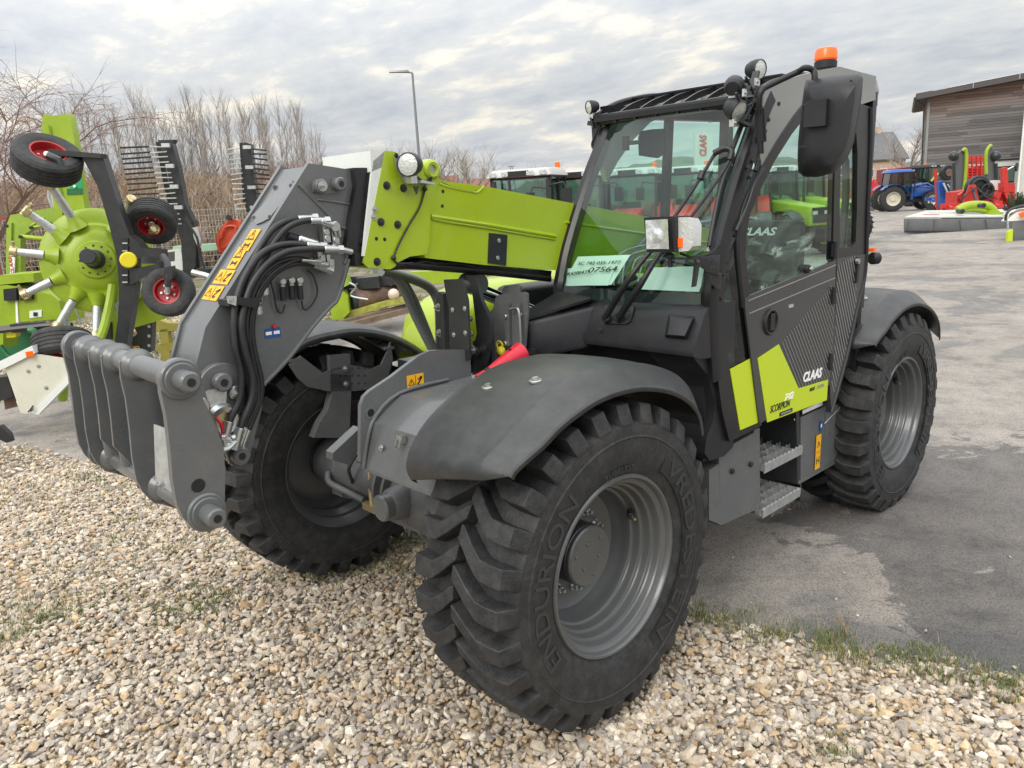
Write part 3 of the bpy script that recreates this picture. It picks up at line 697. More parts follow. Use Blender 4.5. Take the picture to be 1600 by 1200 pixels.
# hose tray and hoses under the boom
b=MB()
b.prism(Y(.12,(625,416),(660,405),(760,416),(862,423),(861,434),(780,427),(700,420),(640,421)),(0,-.22,0),M['black'],.004)
for k in range(5): b.tube(Y(.135-.02*k,(600,420),(640,414+k),(700,418+k),(770,424+k),(860,434+k)),.009,M['hose'],8)
b.tube(Y(.14,(622,408),(640,414),(665,409),(680,412),(715,412),(745,418)),.006,M['hose'],8)
b.build('hose_tray',boom)
# boom pivot tower at the rear, lift cylinder
b=MB()
for s in (-.2,.2): b.prism([Vector((-2.7,s,1.0)),Vector((-2.75,s,1.62)),Vector((-3.2,s,1.68)),Vector((-3.35,s,1.0))],(0,.02 if s>0 else -.02,0),M['blackmetal'],.004)
b.cyl((-3.0,-.24,1.5),(-3.0,.24,1.5),.05,M['steel'],24,.004); b.build('boom_pivot',TH)
b=MB(); b.cyl((-1.9,0,.95),(-.85,0,1.35),.065,M['grey'],24,.005); b.cyl((-.85,0,1.35),(-.35,0,1.55),.035,M['chrome'],20); b.cyl((-.35,-.06,1.57),(-.35,.06,1.57),.05,M['grey'],20,.004); b.build('lift_cylinder',TH)
# ---------------- uprights, guard pipes, engine cover
g=M['grey']; bk=M['blackmetal']
xa=-.16
b=MB()
A=X(xa,(686,456),(701,458),(705,560),(705,578),(693,575),(683,560),(680,475)); b.prism(A,(-.02,0,0),bk,.002)
A=X(xa+.05,(693,437),(721,436),(725,450),(730,470),(734,558),(731,563),(706,565),(703,560),(701,480),(697,462)); b.prism(A,(-.012,0,0),bk,.004)
A=X(xa+.01,(700,458),(704,560),(712,583),(722,590),(728,598),(722,602),(700,594),(697,585),(695,458)); b.prism(A,(.03,0,0),bk,.003)
A=X(xa-.10,(728,430),(737,450),(745,520),(740,540),(738,590),(755,592),(760,560),(768,530),(766,500),(752,470),(742,430)); b.prism(A,(-.02,0,0),bk,.003)
A=X(xa-.14,(738,533),(768,528),(770,580),(740,590)); b.prism(A,(-.02,0,0),bk,.003)
for q in ((686,480),(688,520),(692,556),(694,586)): b.bolt(X(xa+.002,q)[0],(1,0,0),.013,M['steel'],.018)
for q in ((707,484),(726,482),(709,523),(727,520)): b.bolt(X(xa+.051,q)[0],(1,0,0),.008,M['steel'],.004)
for q in ((736,498),(737,522),(740,547),(756,545)): b.bolt(X(xa-.08,q)[0],(1,0,0),.014 if q[1]>540 else .009,M['blackmetal'] if q[0]>750 else M['steel'],.015)
b.cyl(X(xa-.12,(752,548))[0],X(xa-.12,(752,548))[0]+Vector((.04,0,0)),.026,bk,20,.003)
b.box(X(xa+.042,(719,578))[0],(.002,.04,.03),M['whiteprint']); b.box(X(xa+.044,(720,580))[0],(.002,.026,.008),M['ink'])
b.box(mp(735,592,'y',.1),(.24,.14,.015),g,.003)
b.build('hose_guide_bracket',TH)
xb_=-.40
b=MB()
A=X(xb_,(765,487),(771,482),(774,465),(778,461),(818,456),(824,459),(825,485),(822,520),(818,570),(768,572)); b.prism(A,(-.010,0,0),g,.003)
A=X(xb_-.05,(783,460),(788,447),(808,444),(813,447),(812,458)); b.prism(A,(-.01,0,0),g,.003)
for x0 in (788,805): b.prism(X(xb_+.02,(x0,475),(x0+7,474),(x0+8,540),(x0+2,542)),(-.02,0,0),g,.002)
b.tube(X(xb_+.03,(797,483),(806,482),(811,490),(814,540)),.006,M['steel'],8)
for q in ((793,494),(814,492),(793,536),(781,537)): p=X(xb_+.01,q)[0]; b.cyl(p,p+Vector((.02,0,0)),.011,M['steel'],12,.002)
b.build('coupling_bracket',TH)
b=MB(); p=X(xb_+.04,(783,548))[0]; b.sphere(p,.022,M['yellowcap'],(1,1,1.1)); b.tube([p,p+Vector((.0,.01,.03)),p+Vector((0,-.01,.045)),p+Vector((0,-.03,.03)),p+Vector((0,-.02,.01))],.005,M['yellowcap'],8); b.build('yellow_dust_cap',TH)
# red cylinder safety cover
b=MB(); a=mp(762,582,'y',.40); c=mp(815,552,'y',.42); d=(c-a).normalized()
sd=Vector((0,1,0)); sd=(sd-d*sd.dot(d)).normalized(); up=sd.cross(d); up=up if up.z>0 else -up
rows=[]
for k in range(13):
    t=k/12; rr=.018+.034*t; p=a.lerp(c,t); rows.append([p+(sd*math.cos(q)+up*math.sin(q))*rr for q in [PI*(-.15+1.3*j/12) for j in range(13)]])
b.grid(rows,M['red'],.004)
b.cyl(a-d*.01,a+d*.012,.021,M['black'],16,.002); b.cyl(a-d*.06,a-d*.01,.018,M['red'],16,.003)
p=a.lerp(c,.72)+up*.043; b.cyl(p,p+up*.004,.007,M['ink'],10)
b.build('red_safety_strut',TH)
# guard pipes on the far side
b=MB()
yp=-.42
b.tube([mp(596,423,'y',-.34),mp(625,430,'y',-.36),mp(650,438,'y',-.38),mp(672,450,'y',-.4),mp(684,470,'y',-.4),mp(687,495,'y',-.4),mp(688,560,'y',-.4)],.026,M['pipe'],14,True,5)
b.tube([mp(612,427,'y',-.36),mp(628,445,'y',-.37),mp(650,495,'y',-.4),mp(684,562,'y',-.4)],.024,M['pipe'],14,True,4)
b.tube([mp(630,436,'y',-.37),mp(650,470,'y',-.39),mp(680,545,'y',-.4)],.014,M['pipe'],10,True,4)
b.prism(Y(-.38,(590,418),(612,420),(614,430),(592,428)),(0,-.05,0),M['pipe'],.004)
b.build('guard_pipe',TH)
# engine cover (lime), intake housing
b=MB()
hx0,hx1=-.62,-3.05
def hoodsec(x,zt,yi=-.42,yo=-1.06,zb=.78,fr=0):
    return [Vector((x+fr,yi,zb)),Vector((x+fr*.5,yi,zt-.12)),Vector((x,yi-.03,zt-.04)),Vector((x,yi-.12,zt)),Vector((x,yo+.18,zt-.02)),Vector((x,yo+.05,zt-.08)),Vector((x,yo,zt-.2)),Vector((x+fr,yo,zb))]
secs=[hoodsec(-.62,1.30,-.48,-1.0,.80,.12),hoodsec(-.66,1.38,-.44,-1.04,.79,.10),hoodsec(-.75,1.44),hoodsec(-.95,1.50),hoodsec(-1.5,1.53),hoodsec(-2.4,1.50),hoodsec(-3.0,1.38),hoodsec(-3.1,1.30)]
bb=bmesh.new(); vs=[[bb.verts.new(p) for p in s_] for s_ in secs]
for i in range(len(vs)-1):
    for k in range(7): bb.faces.new([vs[i][k],vs[i][k+1],vs[i+1][k+1],vs[i+1][k]])
bb.faces.new(vs[0][::-1]); bb.faces.new(vs[-1]); bmesh.ops.recalc_face_normals(bb,faces=bb.faces)
b.merge(bb,lm)
o=b.build('engine_cover',TH,50)
b=MB(); b.loft([Vector((-.75,-.40,1.15)),Vector((-.75,-.05,1.15)),Vector((-1.9,-.05,1.15)),Vector((-1.9,-.40,1.15))],[Vector((-.85,-.38,1.50)),Vector((-.85,-.18,1.50)),Vector((-1.9,-.18,1.5)),Vector((-1.9,-.38,1.5))],M['black'],.03)
b.box((-1.0,-.28,1.30),(.5,.2,.03),M['blackmetal'],.008)
b.box((-1.3,0,1.1),(1.6,.36,.08),M['blackmetal'],.01)
b.build('air_intake_housing',TH)
b=MB(); b.box((-.45,-.35,1.0),(.5,.2,.35),M['blackmetal'],.02); b.box((-1.6,-.5,.85),(2.2,.6,.45),M['blackmetal'],.02); b.build('engine_subframe',TH)
# ================================================================= CAB
YL,YR=1.05,.17        # near (left) and far (right) side of the cab
WP=[(-.750,1.485),(-.765,1.58),(-.80,1.69),(-.85,1.80),(-.90,1.90),(-.953,2.0),(-1.01,2.10),(-1.075,2.20),(-1.14,2.31)]   # windscreen profile (x,z)
def wx(z):
    for (a,c) in zip(WP[:-1],WP[1:]):
        if a[1]<=z<=c[1]: t=(z-a[1])/(c[1]-a[1]); return a[0]*(1-t)+c[0]*t
    return WP[0][0] if z<WP[0][1] else WP[-1][0]
def bow(y): t=(y-YR)/(YL-YR); return .07*(1-(2*t-1)**2)
def ws(px,py,off=0):
    x=-.9
    for _ in range(12):
        p=mp(px,py,'x',x); x=wx(p.z)+bow(p.y)+off
    return mp(px,py,'x',x)
CAB=MB(); bg=M['blackgloss']
# A pillars following the windscreen
for y,s in ((YL,1),(YR,-1)):
    rows=[]
    pr=[(-.79,1.15)]+WP+[(-1.19,2.37)]
    pts=[Vector((x,y,z)) for x,z in pr]; pts,_=catmull(pts,3)
    for i,p in enumerate(pts):
        t=(pts[min(i+1,len(pts)-1)]-pts[max(i-1,0)]).normalized(); n=Vector((t.z,0,-t.x)); n=n if n.x>0 else -n
        rows.append([p+n*.012+Vector((0,-s*.02,0)),p+n*.012+Vector((0,s*.006,0)),p-n*.0+Vector((0,s*.012,0)),p-n*.055+Vector((0,s*.012,0)),p-n*.06,p-n*.055+Vector((0,-s*.03,0)),p+n*.0+Vector((0,-s*.045,0)),p+n*.012+Vector((0,-s*.02,0))])
    CAB.grid(rows,bg)
# black frit band at the windscreen's edge
# upper cross member and lower rail
cm=X(-1.12,(935,182),(1172,146),(1176,160),(945,197))
CAB.loft([Vector((-1.10,YR-.02,2.315)),Vector((-1.10,YL,2.315)),Vector((-1.16,YL,2.315)),Vector((-1.16,YR-.02,2.315))],[Vector((-1.10,YR-.02,2.365)),Vector((-1.10,YL,2.365)),Vector((-1.16,YL,2.375)),Vector((-1.16,YR-.02,2.375))],M['black'],.006)
CAB.box((-.775,(YL+YR)/2,1.47),(.06,YL-YR,.04),bg,.008)
# right side frame (boom side)
for (a,c,w) in (((-1.65,YR,1.30),(-1.72,YR,2.42),.04),((-2.30,YR,1.2),(-2.33,YR,2.42),.06),((-.80,YR,1.45),(-2.30,YR,1.45),.05),((-1.15,YR,2.38),(-2.32,YR,2.42),.06)): CAB.bar(a,c,w,w,bg,bev=.006)
# rear frame
for (a,c,w) in (((-2.33,YL-.02,1.3),(-2.33,YL-.02,2.44),.05),((-2.33,YR,1.35),(-2.33,YL,1.35),.06),((-2.34,YR,2.40),(-2.34,YL,2.42),.07)): CAB.bar(a,c,w,w,bg,bev=.006)
CAB.box((-1.6,(YL+YR)/2,.95),(1.5,YL-YR-.1,.06),M['black'])
CAB.box((-2.34,(YL+YR)/2,1.19),(.05,YL-YR-.02,.56),M['black'],.01)
CAB.box((-2.15,(YL+YR)/2,1.22),(.34,YL-YR-.06,.50),M['black'],.03)
CAB.box((-1.55,YR,1.2),(1.55,.04,.52),M['black'],.01)
# lower left door post: outer black strip from roof to sill
cab=CAB.build('cab_frame',TH)
# windscreen
b=MB(); rows=[]
for i in range(19):
    z=1.488+(2.315-1.488)*i/18
    rows.append([Vector((wx(z)+bow(YR+(YL-YR)*k/14)-.004,YR+.02+(YL-YR-.04)*k/14,z)) for k in range(15)])
b.grid(rows,M['glass']); b.build('windscreen',cab,60)
b=MB(); rows=[]
for i in range(2):
    pass
fr=[]
for t0,t1,yy0,yy1 in ((0,1,0,.035),(0,1,.965,1)):
    rows=[]
    for i in range(19):
        z=1.488+(2.315-1.488)*i/18
        rows.append([Vector((wx(z)+bow(YR+(YL-YR)*k)-.006,YR+.02+(YL-YR-.04)*k,z)) for k in (yy0,(yy0+yy1)/2,yy1)])
    b.grid(rows,M['black'])
rows=[]
for i in range(3):
    z=1.485+.05*i/2
    rows.append([Vector((wx(z)+bow(YR+(YL-YR)*k/14)-.006,YR+.02+(YL-YR-.04)*k/14,z)) for k in range(15)])
b.grid(rows,M['black']); b.build('windscreen_seal',cab,60)
# right, rear glass
b=MB()
b.prism([Vector((-.80,YR,1.47)),Vector((-1.12,YR,2.33)),Vector((-2.30,YR,2.38)),Vector((-2.30,YR,1.47))],(0,.005,0),M['glass']); b.build('right_window',cab)
b=MB(); b.prism([Vector((-2.335,YR+.03,1.38)),Vector((-2.335,YL-.05,1.38)),Vector((-2.335,YL-.05,2.38)),Vector((-2.335,YR+.03,2.38))],(-.005,0,0),M['glass']); b.build('rear_window',cab)
# silver roof
sv=M['silver']
b=MB()
S=Y(1.06,(1184,222),(1196,140),(1240,121),(1272,112),(1312,104),(1369,119),(1368,156),(1346,163),(1337,150),(1312,143),(1282,147),(1258,160),(1232,192),(1208,232),(1192,268))
b.prism(S,(0,-.035,0),sv,.004)
b.prism([Vector((p.x,.16,p.z)) for p in S],(0,.03,0),sv,.004)
zr=2.545
b.loft([Vector((-1.66,.15,2.44)),Vector((-1.66,1.06,2.44)),Vector((-2.42,1.05,2.44)),Vector((-2.42,.15,2.44))],[Vector((-1.70,.18,2.53)),Vector((-1.70,1.03,2.510)),Vector((-2.41,1.03,2.535)),Vector((-2.41,.18,2.55))],sv,.02)
for q in ((1245,165),(1225,188),(1208,215)): 
    pass
for q in ((1217,162),(1201,187),(1196,205)): p=mp(*q,'y',1.061); b.cyl(p,p+Vector((0,.004,0)),.009,M['ink'],12,.001)
roof=b.build('roof',cab,45)
b=MB(); b.prism([Vector((-1.14,YR+.02,2.350)),Vector((-1.14,YL-.04,2.350)),Vector((-1.68,YL-.04,2.46)),Vector((-1.68,YR+.02,2.46))],(0,0,.005),M['glass']); b.build('roof_window',cab)
# black roof guard: curved slats
b=MB()
def slat(y,s=1): 
    A=[]; 
    for (x,z) in ((-1.09,2.345),(-1.16,2.385),(-1.26,2.425),(-1.38,2.455),(-1.55,2.485),(-1.72,2.50)): A.append(Vector((x,y,z)))
    A,_=catmull(A,3); b.prism(A+[p+Vector((0,0,-.030)) for p in A[::-1]],(0,.010,0),M['blackgloss'],.002)
for k in range(8): slat(.155+k*.122)
def gz(x): 
    T=((-1.09,2.345),(-1.16,2.385),(-1.26,2.425),(-1.38,2.455),(-1.55,2.485),(-1.72,2.50))
    for a,c in zip(T[:-1],T[1:]):
        if a[0]>=x>=c[0]: t=(x-a[0])/(c[0]-a[0]); return a[1]*(1-t)+c[1]*t
for x in (-1.10,-1.42,-1.70): b.bar((x,.15,gz(x)-.012),(x,1.02,gz(x)-.012),.03,.022,M['blackgloss'],bev=.003)
b.bar((-1.42,.15,gz(-1.42)+.004),(-1.42,1.0,gz(-1.42)+.004),.05,.008,M['blackgloss'],bev=.002)
b.tube([Vector((x,.15,gz(x)+.004)) for x in (-1.09,-1.16,-1.26,-1.38,-1.55,-1.71)],.013,M['blackgloss'],8)
b.build('roof_guard',cab)
# beacon
b=MB(); c=mp(1290,100,'y',.92); c=Vector((-1.86,.93,2.535)); c=mp(1290,99,'y',.95)
b.cyl(c-Vector((0,0,.03)),c+Vector((0,0,.012)),.055,M['black'],32,.006); b.lathe([(.050,.012),(.056,.02),(.054,.055),(.048,.068),(.03,.073),(0,.074)],c,(0,0,1),M['orange'],32); b.build('beacon',roof)
# ---- left side: sill pillar / quarter glass / door
b=MB()
QG=Y(1.052,(1131,462),(1138,420),(1147,385),(1156,372),(1158,400),(1166,470),(1173,558),(1141,577),(1133,520))
b.prism(QG,(0,-.005,0),M['glassdark']); b.build('quarter_window',cab)
b=MB()
b.prism(Y(1.056,(1113,480),(1117,440),(1124,418),(1131,405),(1137,418),(1131,462),(1133,520),(1141,577),(1156,672),(1189,660),(1191,664),(1157,682),(1140,690),(1128,640),(1118,560)),(0,-.05,0),bg,.004)
b.prism(Y(1.050,(1133,400),(1158,360),(1166,470),(1168,480),(1190,660),(1186,662),(1160,478),(1152,405),(1137,425)),(0,-.05,0),bg,.003)
b.build('side_post',cab)
b=MB(); b.prism(Y(1.0595,(1141,577),(1173,560),(1188,659),(1157,672)),(0,-.003,0),M['limedecal']); b.build('lime_stripe',cab)
DO=[(1187,663),(1164,480),(1156,400),(1156,368),(1163,328),(1178,290),(1203,243),(1229,201),(1256,165),(1280,150),(1312,145),(1311,250),(1307,415),(1304,520),(1296,601)]
DI=[(1173,462),(1172,458),(1165,400),(1166,372),(1172,335),(1188,297),(1211,251),(1237,210),(1262,178),(1284,164),(1305,160),(1305,250),(1301,405),(1299,411),(1290,415)]
b=MB(); O=Y(1.064,*DO[1:13]); I=Y(1.064,*DI[1:13]); 
for (A,B_) in ((O,I),):
    n=len(A)
    for i in range(n-1): b.loft([A[i],A[i+1],B_[i+1],B_[i]],[p+Vector((0,-.035,0)) for p in (A[i],A[i+1],B_[i+1],B_[i])],bg)
b.tube([p+Vector((0,-.01,0)) for p in O[:10]],.012,M['black'],8)
door=b.build('door',cab,50)
b=MB(); b.prism(Y(1.0585,*DI[1:14]),(0,-.005,0),M['glassdark']); b.build('door_window',door)
b=MB()
b.prism(Y(1.068,(1187,662),(1164,478),(1164,466),(1173,461),(1306,406),(1304,520),(1296,601)),(0,-.009,0),M['panel'],.002)
for (p,q) in (((1169,470),(1306,414)),((1170,490),(1305,434))): b.bar(*Y(1.0695,p,q),.004,.004,M['steel'])
# handle ring
c=mp(1203,503,'y',1.068); b.lathe([(.048,.0),(.050,.010),(.056,.013),(.062,.008),(.063,0)],c,(0,1,0),M['black'],36); b.cyl(c-Vector((0,.004,0)),c+Vector((0,.001,0)),.049,M['ink'],30); b.box(c+Vector((-.010,.005,0)),(.042,.012,.080),M['black'],.006)
b.box(mp(1236,478,'y',1.07),(.045,.004,.015),M['galv'],.001)
dp=b.build('door_panel',door)
# pinstripes
b=MB()
def clipline(x0,z0,dx,dz,poly):
    ts=[]
    n=len(poly)
    for i in range(n):
        a,c=poly[i],poly[(i+1)%n]; ex,ez=c.x-a.x,c.z-a.z; den=dx*ez-dz*ex
        if abs(den)<1e-9: continue
        t=((a.x-x0)*ez-(a.z-z0)*ex)/den; u=((a.x-x0)*dz-(a.z-z0)*dx)/den
        if 0<=u<=1: ts.append(t)
    ts.sort(); return [(ts[i],ts[i+1]) for i in range(0,len(ts)-1,2)]
SP=Y(1.0685,(1221,535),(1300,444),(1303,470),(1299,575),(1296,590),(1250,606))
s0=mp(1222,535,'y',1.0685); s1=mp(1250,606,'y',1.0685); dv=(s1-s0).normalized(); 
for k in range(-8,26):
    x0=s0.x-.031*k; 
    for (ta,tb) in clipline(x0,s0.z,dv.x,dv.z,SP):
        p=Vector((x0+dv.x*ta,1.0695,s0.z+dv.z*ta)); q=Vector((x0+dv.x*tb,1.0695,s0.z+dv.z*tb))
        if (q-p).length>.01: b.bar(p,q,.0035,.0022,M['greyprint'],up=(0,1,0))
b.prism(Y(1.0705,(1184,560),(1217,538),(1248,607),(1294,593),(1292,625),(1199,660)),(0,-.002,0),M['limedecal'])
# lettering on the door
zl=lambda px,py: mp(px,py,'y',1.0712)
put_text(b,'CLAAS',zl(1255,598),(zl(1287,588)-zl(1255,598)),(0,0,1),.052,M['whiteprint'],width=.215,shear=.25,bold=.035)
put_text(b,'742',zl(1226,627),(zl(1242,621)-zl(1226,627)),(0,0,1),.034,M['whiteprint'],width=.095,shear=.3,bold=.012)
put_text(b,'SCORPION',zl(1203,646),(zl(1238,633)-zl(1203,646)),(0,0,1),.036,M['ink'],width=.205,shear=.3,bold=.008)
put_text(b,'NIGHT',zl(1265,612),(zl(1290,603)-zl(1265,612)),(0,0,1),.018,M['ink'],width=.062,shear=.3,bold=.01)
put_text(b,'EDITION',zl(1276,608),(zl(1290,603)-zl(1276,608)),(0,0,1),.018,M['greyprint'],width=.085,shear=.3)
b.bar(zl(1218,648),zl(1238,640),.020,.002,M['ink'],up=(0,1,0)); b.bar(zl(1220,647)+Vector((0,.001,0)),zl(1236,641)+Vector((0,.001,0)),.008,.002,M['greyprint'],up=(0,1,0))
b.build('door_decal',door)
b=MB()
for q in ((1305,391),(1302,462),(1298,565)):
    p=mp(*q,'y',1.075); b.cyl(p-Vector((0,0,.045)),p+Vector((0,0,.045)),.011,M['black'],14,.002); b.box(p+Vector((0,-.006,0)),(.05,.008,.06),M['black'],.002)
b.build('hinge',door)
# rear side panel and glass
b=MB(); fr_o=Y(1.056,(1313,146),(1346,162),(1361,168),(1360,240),(1354,400),(1350,440),(1340,480),(1322,560),(1298,645),(1296,600),(1303,520),(1307,415),(1311,250))
RGo=Y(1.058,(1313,147),(1346,162),(1361,168),(1360,240),(1356,330),(1354,398),(1330,402),(1307,406),(1309,330),(1311,250),(1312,200))
RGi=Y(1.058,(1317,196),(1330,199),(1338,208),(1340,240),(1339,330),(1337,378),(1330,386),(1312,388),(1312,330),(1314,250),(1315,204))
n=len(RGo)
for i in range(n):
    j=(i+1)%n; b.loft([RGo[i],RGo[j],RGi[j],RGi[i]],[p+Vector((0,-.03,0)) for p in (RGo[i],RGo[j],RGi[j],RGi[i])],bg)
b.prism(Y(1.062,(1308,404),(1330,400),(1354,397),(1351,440),(1341,480),(1323,560),(1299,645),(1297,601),(1304,520)),(0,-.03,0),M['panel'],.003)
SP=Y(1.063,(1308,415),(1330,402),(1336,400),(1338,470),(1322,545),(1301,620),(1299,600),(1305,520))
dv=(mp(1322,540,'y',1.063)-mp(1305,460,'y',1.063)).normalized()
q0=mp(1308,405,'y',1.063)
for k in range(-12,16):
    x0=q0.x-.031*k
    for (ta,tb) in clipline(x0,q0.z,dv.x,dv.z,SP):
        p=Vector((x0+dv.x*ta,1.0635,q0.z+dv.z*ta)); q=Vector((x0+dv.x*tb,1.0635,q0.z+dv.z*tb))
        if (q-p).length>.01: b.bar(p,q,.006,.0022,M['greyprint'],up=(0,1,0))
b.bar(mp(1341,402,'y',1.07),mp(1338,442,'y',1.07),.028,.014,M['black'],up=(0,1,0),bev=.003); c=mp(1341,408,'y',1.078); b.cyl(c-Vector((0,.01,0)),c+Vector((0,.006,0)),.016,M['steel'],6)
b.tube(Y(1.062,(1361,168),(1360,240),(1356,330),(1354,400),(1350,440),(1340,482),(1322,562),(1299,645)),.010,M['black'],8)
rp=b.build('rear_side_panel',cab)
b=MB(); b.prism(Y(1.045,*[(1316,194),(1330,197),(1341,206),(1342,240),(1341,330),(1339,380),(1330,389),(1310,390),(1310,330),(1313,250),(1314,204)]),(0,-.005,0),M['glassdark']); b.build('rear_side_window',rp)
b=MB(); c=mp(1361,404,'y',1.0); b.cyl(c+Vector((0,0,-.0)),c+Vector((-.05,.02,0)),.035,M['black'],24,.008); b.box(c+Vector((-.0,.0,.05)),(.04,.04,.02),M['orange'],.004); b.build('tail_lamp',cab)
b=MB()
# knob on the door
c=mp(1259,420,'y',1.066); b.cyl(c-Vector((0,.01,0)),c+Vector((0,.02,0)),.022,M['black'],20,.005); b.cyl(c+Vector((0,.02,0)),c+Vector((0,.035,0)),.010,M['steel'],16,.003); b.build('door_knob',door)
# ---- front body below the windscreen
bp=M['black']
b=MB()
prof=[(-.745,1.487),(-.705,1.455),(-.620,1.31),(-.625,1.285),(-.66,1.272),(-.74,1.262),(-.80,1.26),(-.95,1.26),(-.95,1.487)]
b.prism([Vector((x,.42,z)) for x,z in prof],(0,.635,0),bp,.012)
side=[(-.765,1.475),(-.715,1.44),(-.640,1.31),(-.66,1.27),(-.77,1.18),(-.83,1.05),(-.83,.98),(-.77,.90),(-.755,.83),(-.80,.785),(-.92,.775),(-1.00,.80),(-1.0,1.1),(-.96,1.475)]
b.prism([Vector((x,.80,z)) for x,z in side],(0,.235,0),bp,.02)
b.box((-.87,.60,1.02),(.14,.80,.50),bp,.01)
b.loft([Vector((-.44,.185,1.21)),Vector((-.44,.275,1.21)),Vector((-.62,.47,1.262)),Vector((-.9,.47,1.262)),Vector((-.9,.185,1.21))],[Vector((-.435,.185,1.395)),Vector((-.435,.275,1.395)),Vector((-.70,.47,1.455)),Vector((-.9,.47,1.475)),Vector((-.9,.185,1.475))],bp,.018)
body=b.build('front_bodywork',cab,45)
b=MB()
H=[(-.445,.195),(-.445,.270),(-.685,.445),(-.735,.445),(-.735,.195)]
hz=lambda x: 1.402+(-.44-x)*.31
b.prism([Vector((x,y,hz(x))) for x,y in H],(0,0,.012),bp,.005)
c=Vector((-.475,.225,hz(-.475)+.012)); b.cyl(c,c+Vector((0,0,.006)),.014,M['ink'],20,.002)
b.box((-.435,.30,1.26),(.02,.06,.025),bp,.004)
b.build('hatch_cover',body)
b=MB()
for (p,q) in (((1046,500),(1083,531)),): pass
n=Vector((.86,0,.5)).normalized()
LB=[ (1042,493),(1086,493),(1078,528),(1040,529)]
b.loft([ws_ for ws_ in [mp(1038,527,'x',-.635),mp(1072,530,'x',-.635),mp(1086,494,'x',-.70),mp(1044,491,'x',-.70)]],[mp(1042,523,'x',-.61),mp(1069,525,'x',-.61),mp(1082,499,'x',-.665),mp(1047,497,'x',-.665)],bp,.004)
b.build('front_sensor_box',body)
b=MB()
def bodyp(px,py): # front face of the body
    a=Vector((-.705,0,1.455)); n=Vector((.145,0,.085)).normalized(); d=MF+MR*((px-800)/FPX)-MU*((py-600)/FPX); t=(a-CAM).dot(n)/d.dot(n); return CAM+d*t+n*.004,n
b.prism([bodyp(*q)[0] for q in ((947,478),(993,479),(987,503),(979,508),(945,506))],bodyp(960,490)[1]*.006,M['blackmetal'],.003)
for q in ((953,500),(972,499)):
    p,n=bodyp(*q); b.cyl(p-n*.01,p+n*.035,.022,M['blackmetal'],20,.005)
for q in ((985,487),(950,483),(939,517)):
    p,n=bodyp(*q); b.bolt(p,n,.008,M['blackmetal'])
a1=[ (952,497),(975,455),(1000,420),(1013,398)]
# arms: foot to elbow, standing in front of the glass
b.tube([bodyp(952,497)[0]+Vector((.03,0,0)),ws(980,440,.10),ws(1012,398,.07),ws(1035,375,.05)],.010,M['black'],8,radii=[.017,.014,.010,.009])
b.tube([bodyp(974,496)[0]+Vector((.03,0,0)),ws(1000,446,.10),ws(1030,398,.07),ws(1062,360,.05)],.010,M['black'],8,radii=[.017,.014,.010,.009])
b.tube([ws(1020,385,.05),ws(1060,330,.035),ws(1098,272,.03),ws(1118,238,.03)],.008,M['black'],8)
b.tube([ws(1048,378,.05),ws(1090,325,.035),ws(1130,268,.03),ws(1142,244,.03)],.007,M['black'],8)
b.tube([ws(1115,240,.035),ws(1132,232,.04),ws(1143,236,.035),ws(1140,250,.03)],.014,M['black'],8)
b.tube([ws(1094,280,.03),ws(1098,268,.035)],.016,M['black'],8,False)
b.tube([ws(1143,236,.03),ws(1155,205,.03),ws(1163,185,.04)],.011,M['black'],8)
b.tube([ws(1108,385,.015),ws(1118,330,.015),ws(1130,280,.015),ws(1146,245,.018)],.010,M['black'],8)   # long blade beside the pillar
b.build('wiper',cab)
# headlamp on its bracket, with indicator
b=MB(); xh=-.52
A=X(xh,(1006,340),(1049,338),(1052,394),(1010,394)); b.prism(A,(-.09,0,0),bp,.012)
A=X(xh+.004,(1011,344),(1046,342),(1048,389),(1013,389))
b.grid([[A[0].lerp(A[1],i/12).lerp(A[3].lerp(A[2],i/12),j/12)+Vector((.012-.008*(1-((i-6)/6)**2)+(.006 if 4<=i<=7 and 5<=j<=8 else 0),0,0)) for i in range(13)] for j in range(13)],M['lens'])
A=X(xh-.02,(1053,339),(1078,342),(1083,352),(1082,385),(1076,392),(1055,394)); b.prism(A,(-.06,0,0),M['lensw'],.008)
A=X(xh-.015,(1056,372),(1066,372),(1066,386),(1057,387)); b.prism(A,(-.03,0,0),M['orange'],.003)
A=X(xh-.0,(1049,338),(1055,338),(1056,395),(1050,394)); b.prism(A,(-.09,0,0),bp,.004)
hl_=b.build('headlamp',cab); b=MB(); c=mp(1047,400,'x',xh-.05); b.cyl(c+Vector((0,0,-.045)),c+Vector((0,0,.02)),.008,bp,10); b.cyl(c+Vector((0,0,-.01)),c+Vector((0,0,.01)),.018,bp,14,.004)
b.prism([mp(1085,402,'x',-.60),mp(1046,402,'x',-.57),mp(1046,405,'x',-.57),mp(1085,406,'x',-.60)],(-.03,0,0),bk,.001)
b.prism([mp(1085,403,'x',-.61),mp(1090,410,'x',-.61),mp(1084,448,'x',-.61),mp(1080,449,'x',-.61)],(-.02,0,0),bk,.001)
b.loft([mp(1084,402,'x',-.61),mp(1125,398,'x',-.74),mp(1123,432,'x',-.74),mp(1105,425,'x',-.68)],[mp(1084,402,'x',-.64),mp(1125,398,'x',-.77),mp(1123,432,'x',-.77),mp(1105,425,'x',-.71)],bk,.003)
b.prism([mp(1104,423,'x',-.69),mp(1124,428,'x',-.745),mp(1122,452,'x',-.76),mp(1113,445,'x',-.72)],(-.02,0,0),bk,.002)
for q in ((1112,407),(1113,419),(1130,430),(1127,467)): b.bolt(mp(*q,'y',1.06) if q[0]>1120 else mp(*q,'x',-.68),(0,1,0) if q[0]>1120 else (1,.3,0),.007,bk)
b.tube([mp(1063,396,'x',-.58),mp(1080,401,'x',-.60),mp(1105,398,'x',-.70),mp(1122,384,'x',-.80)],.005,bp,8)
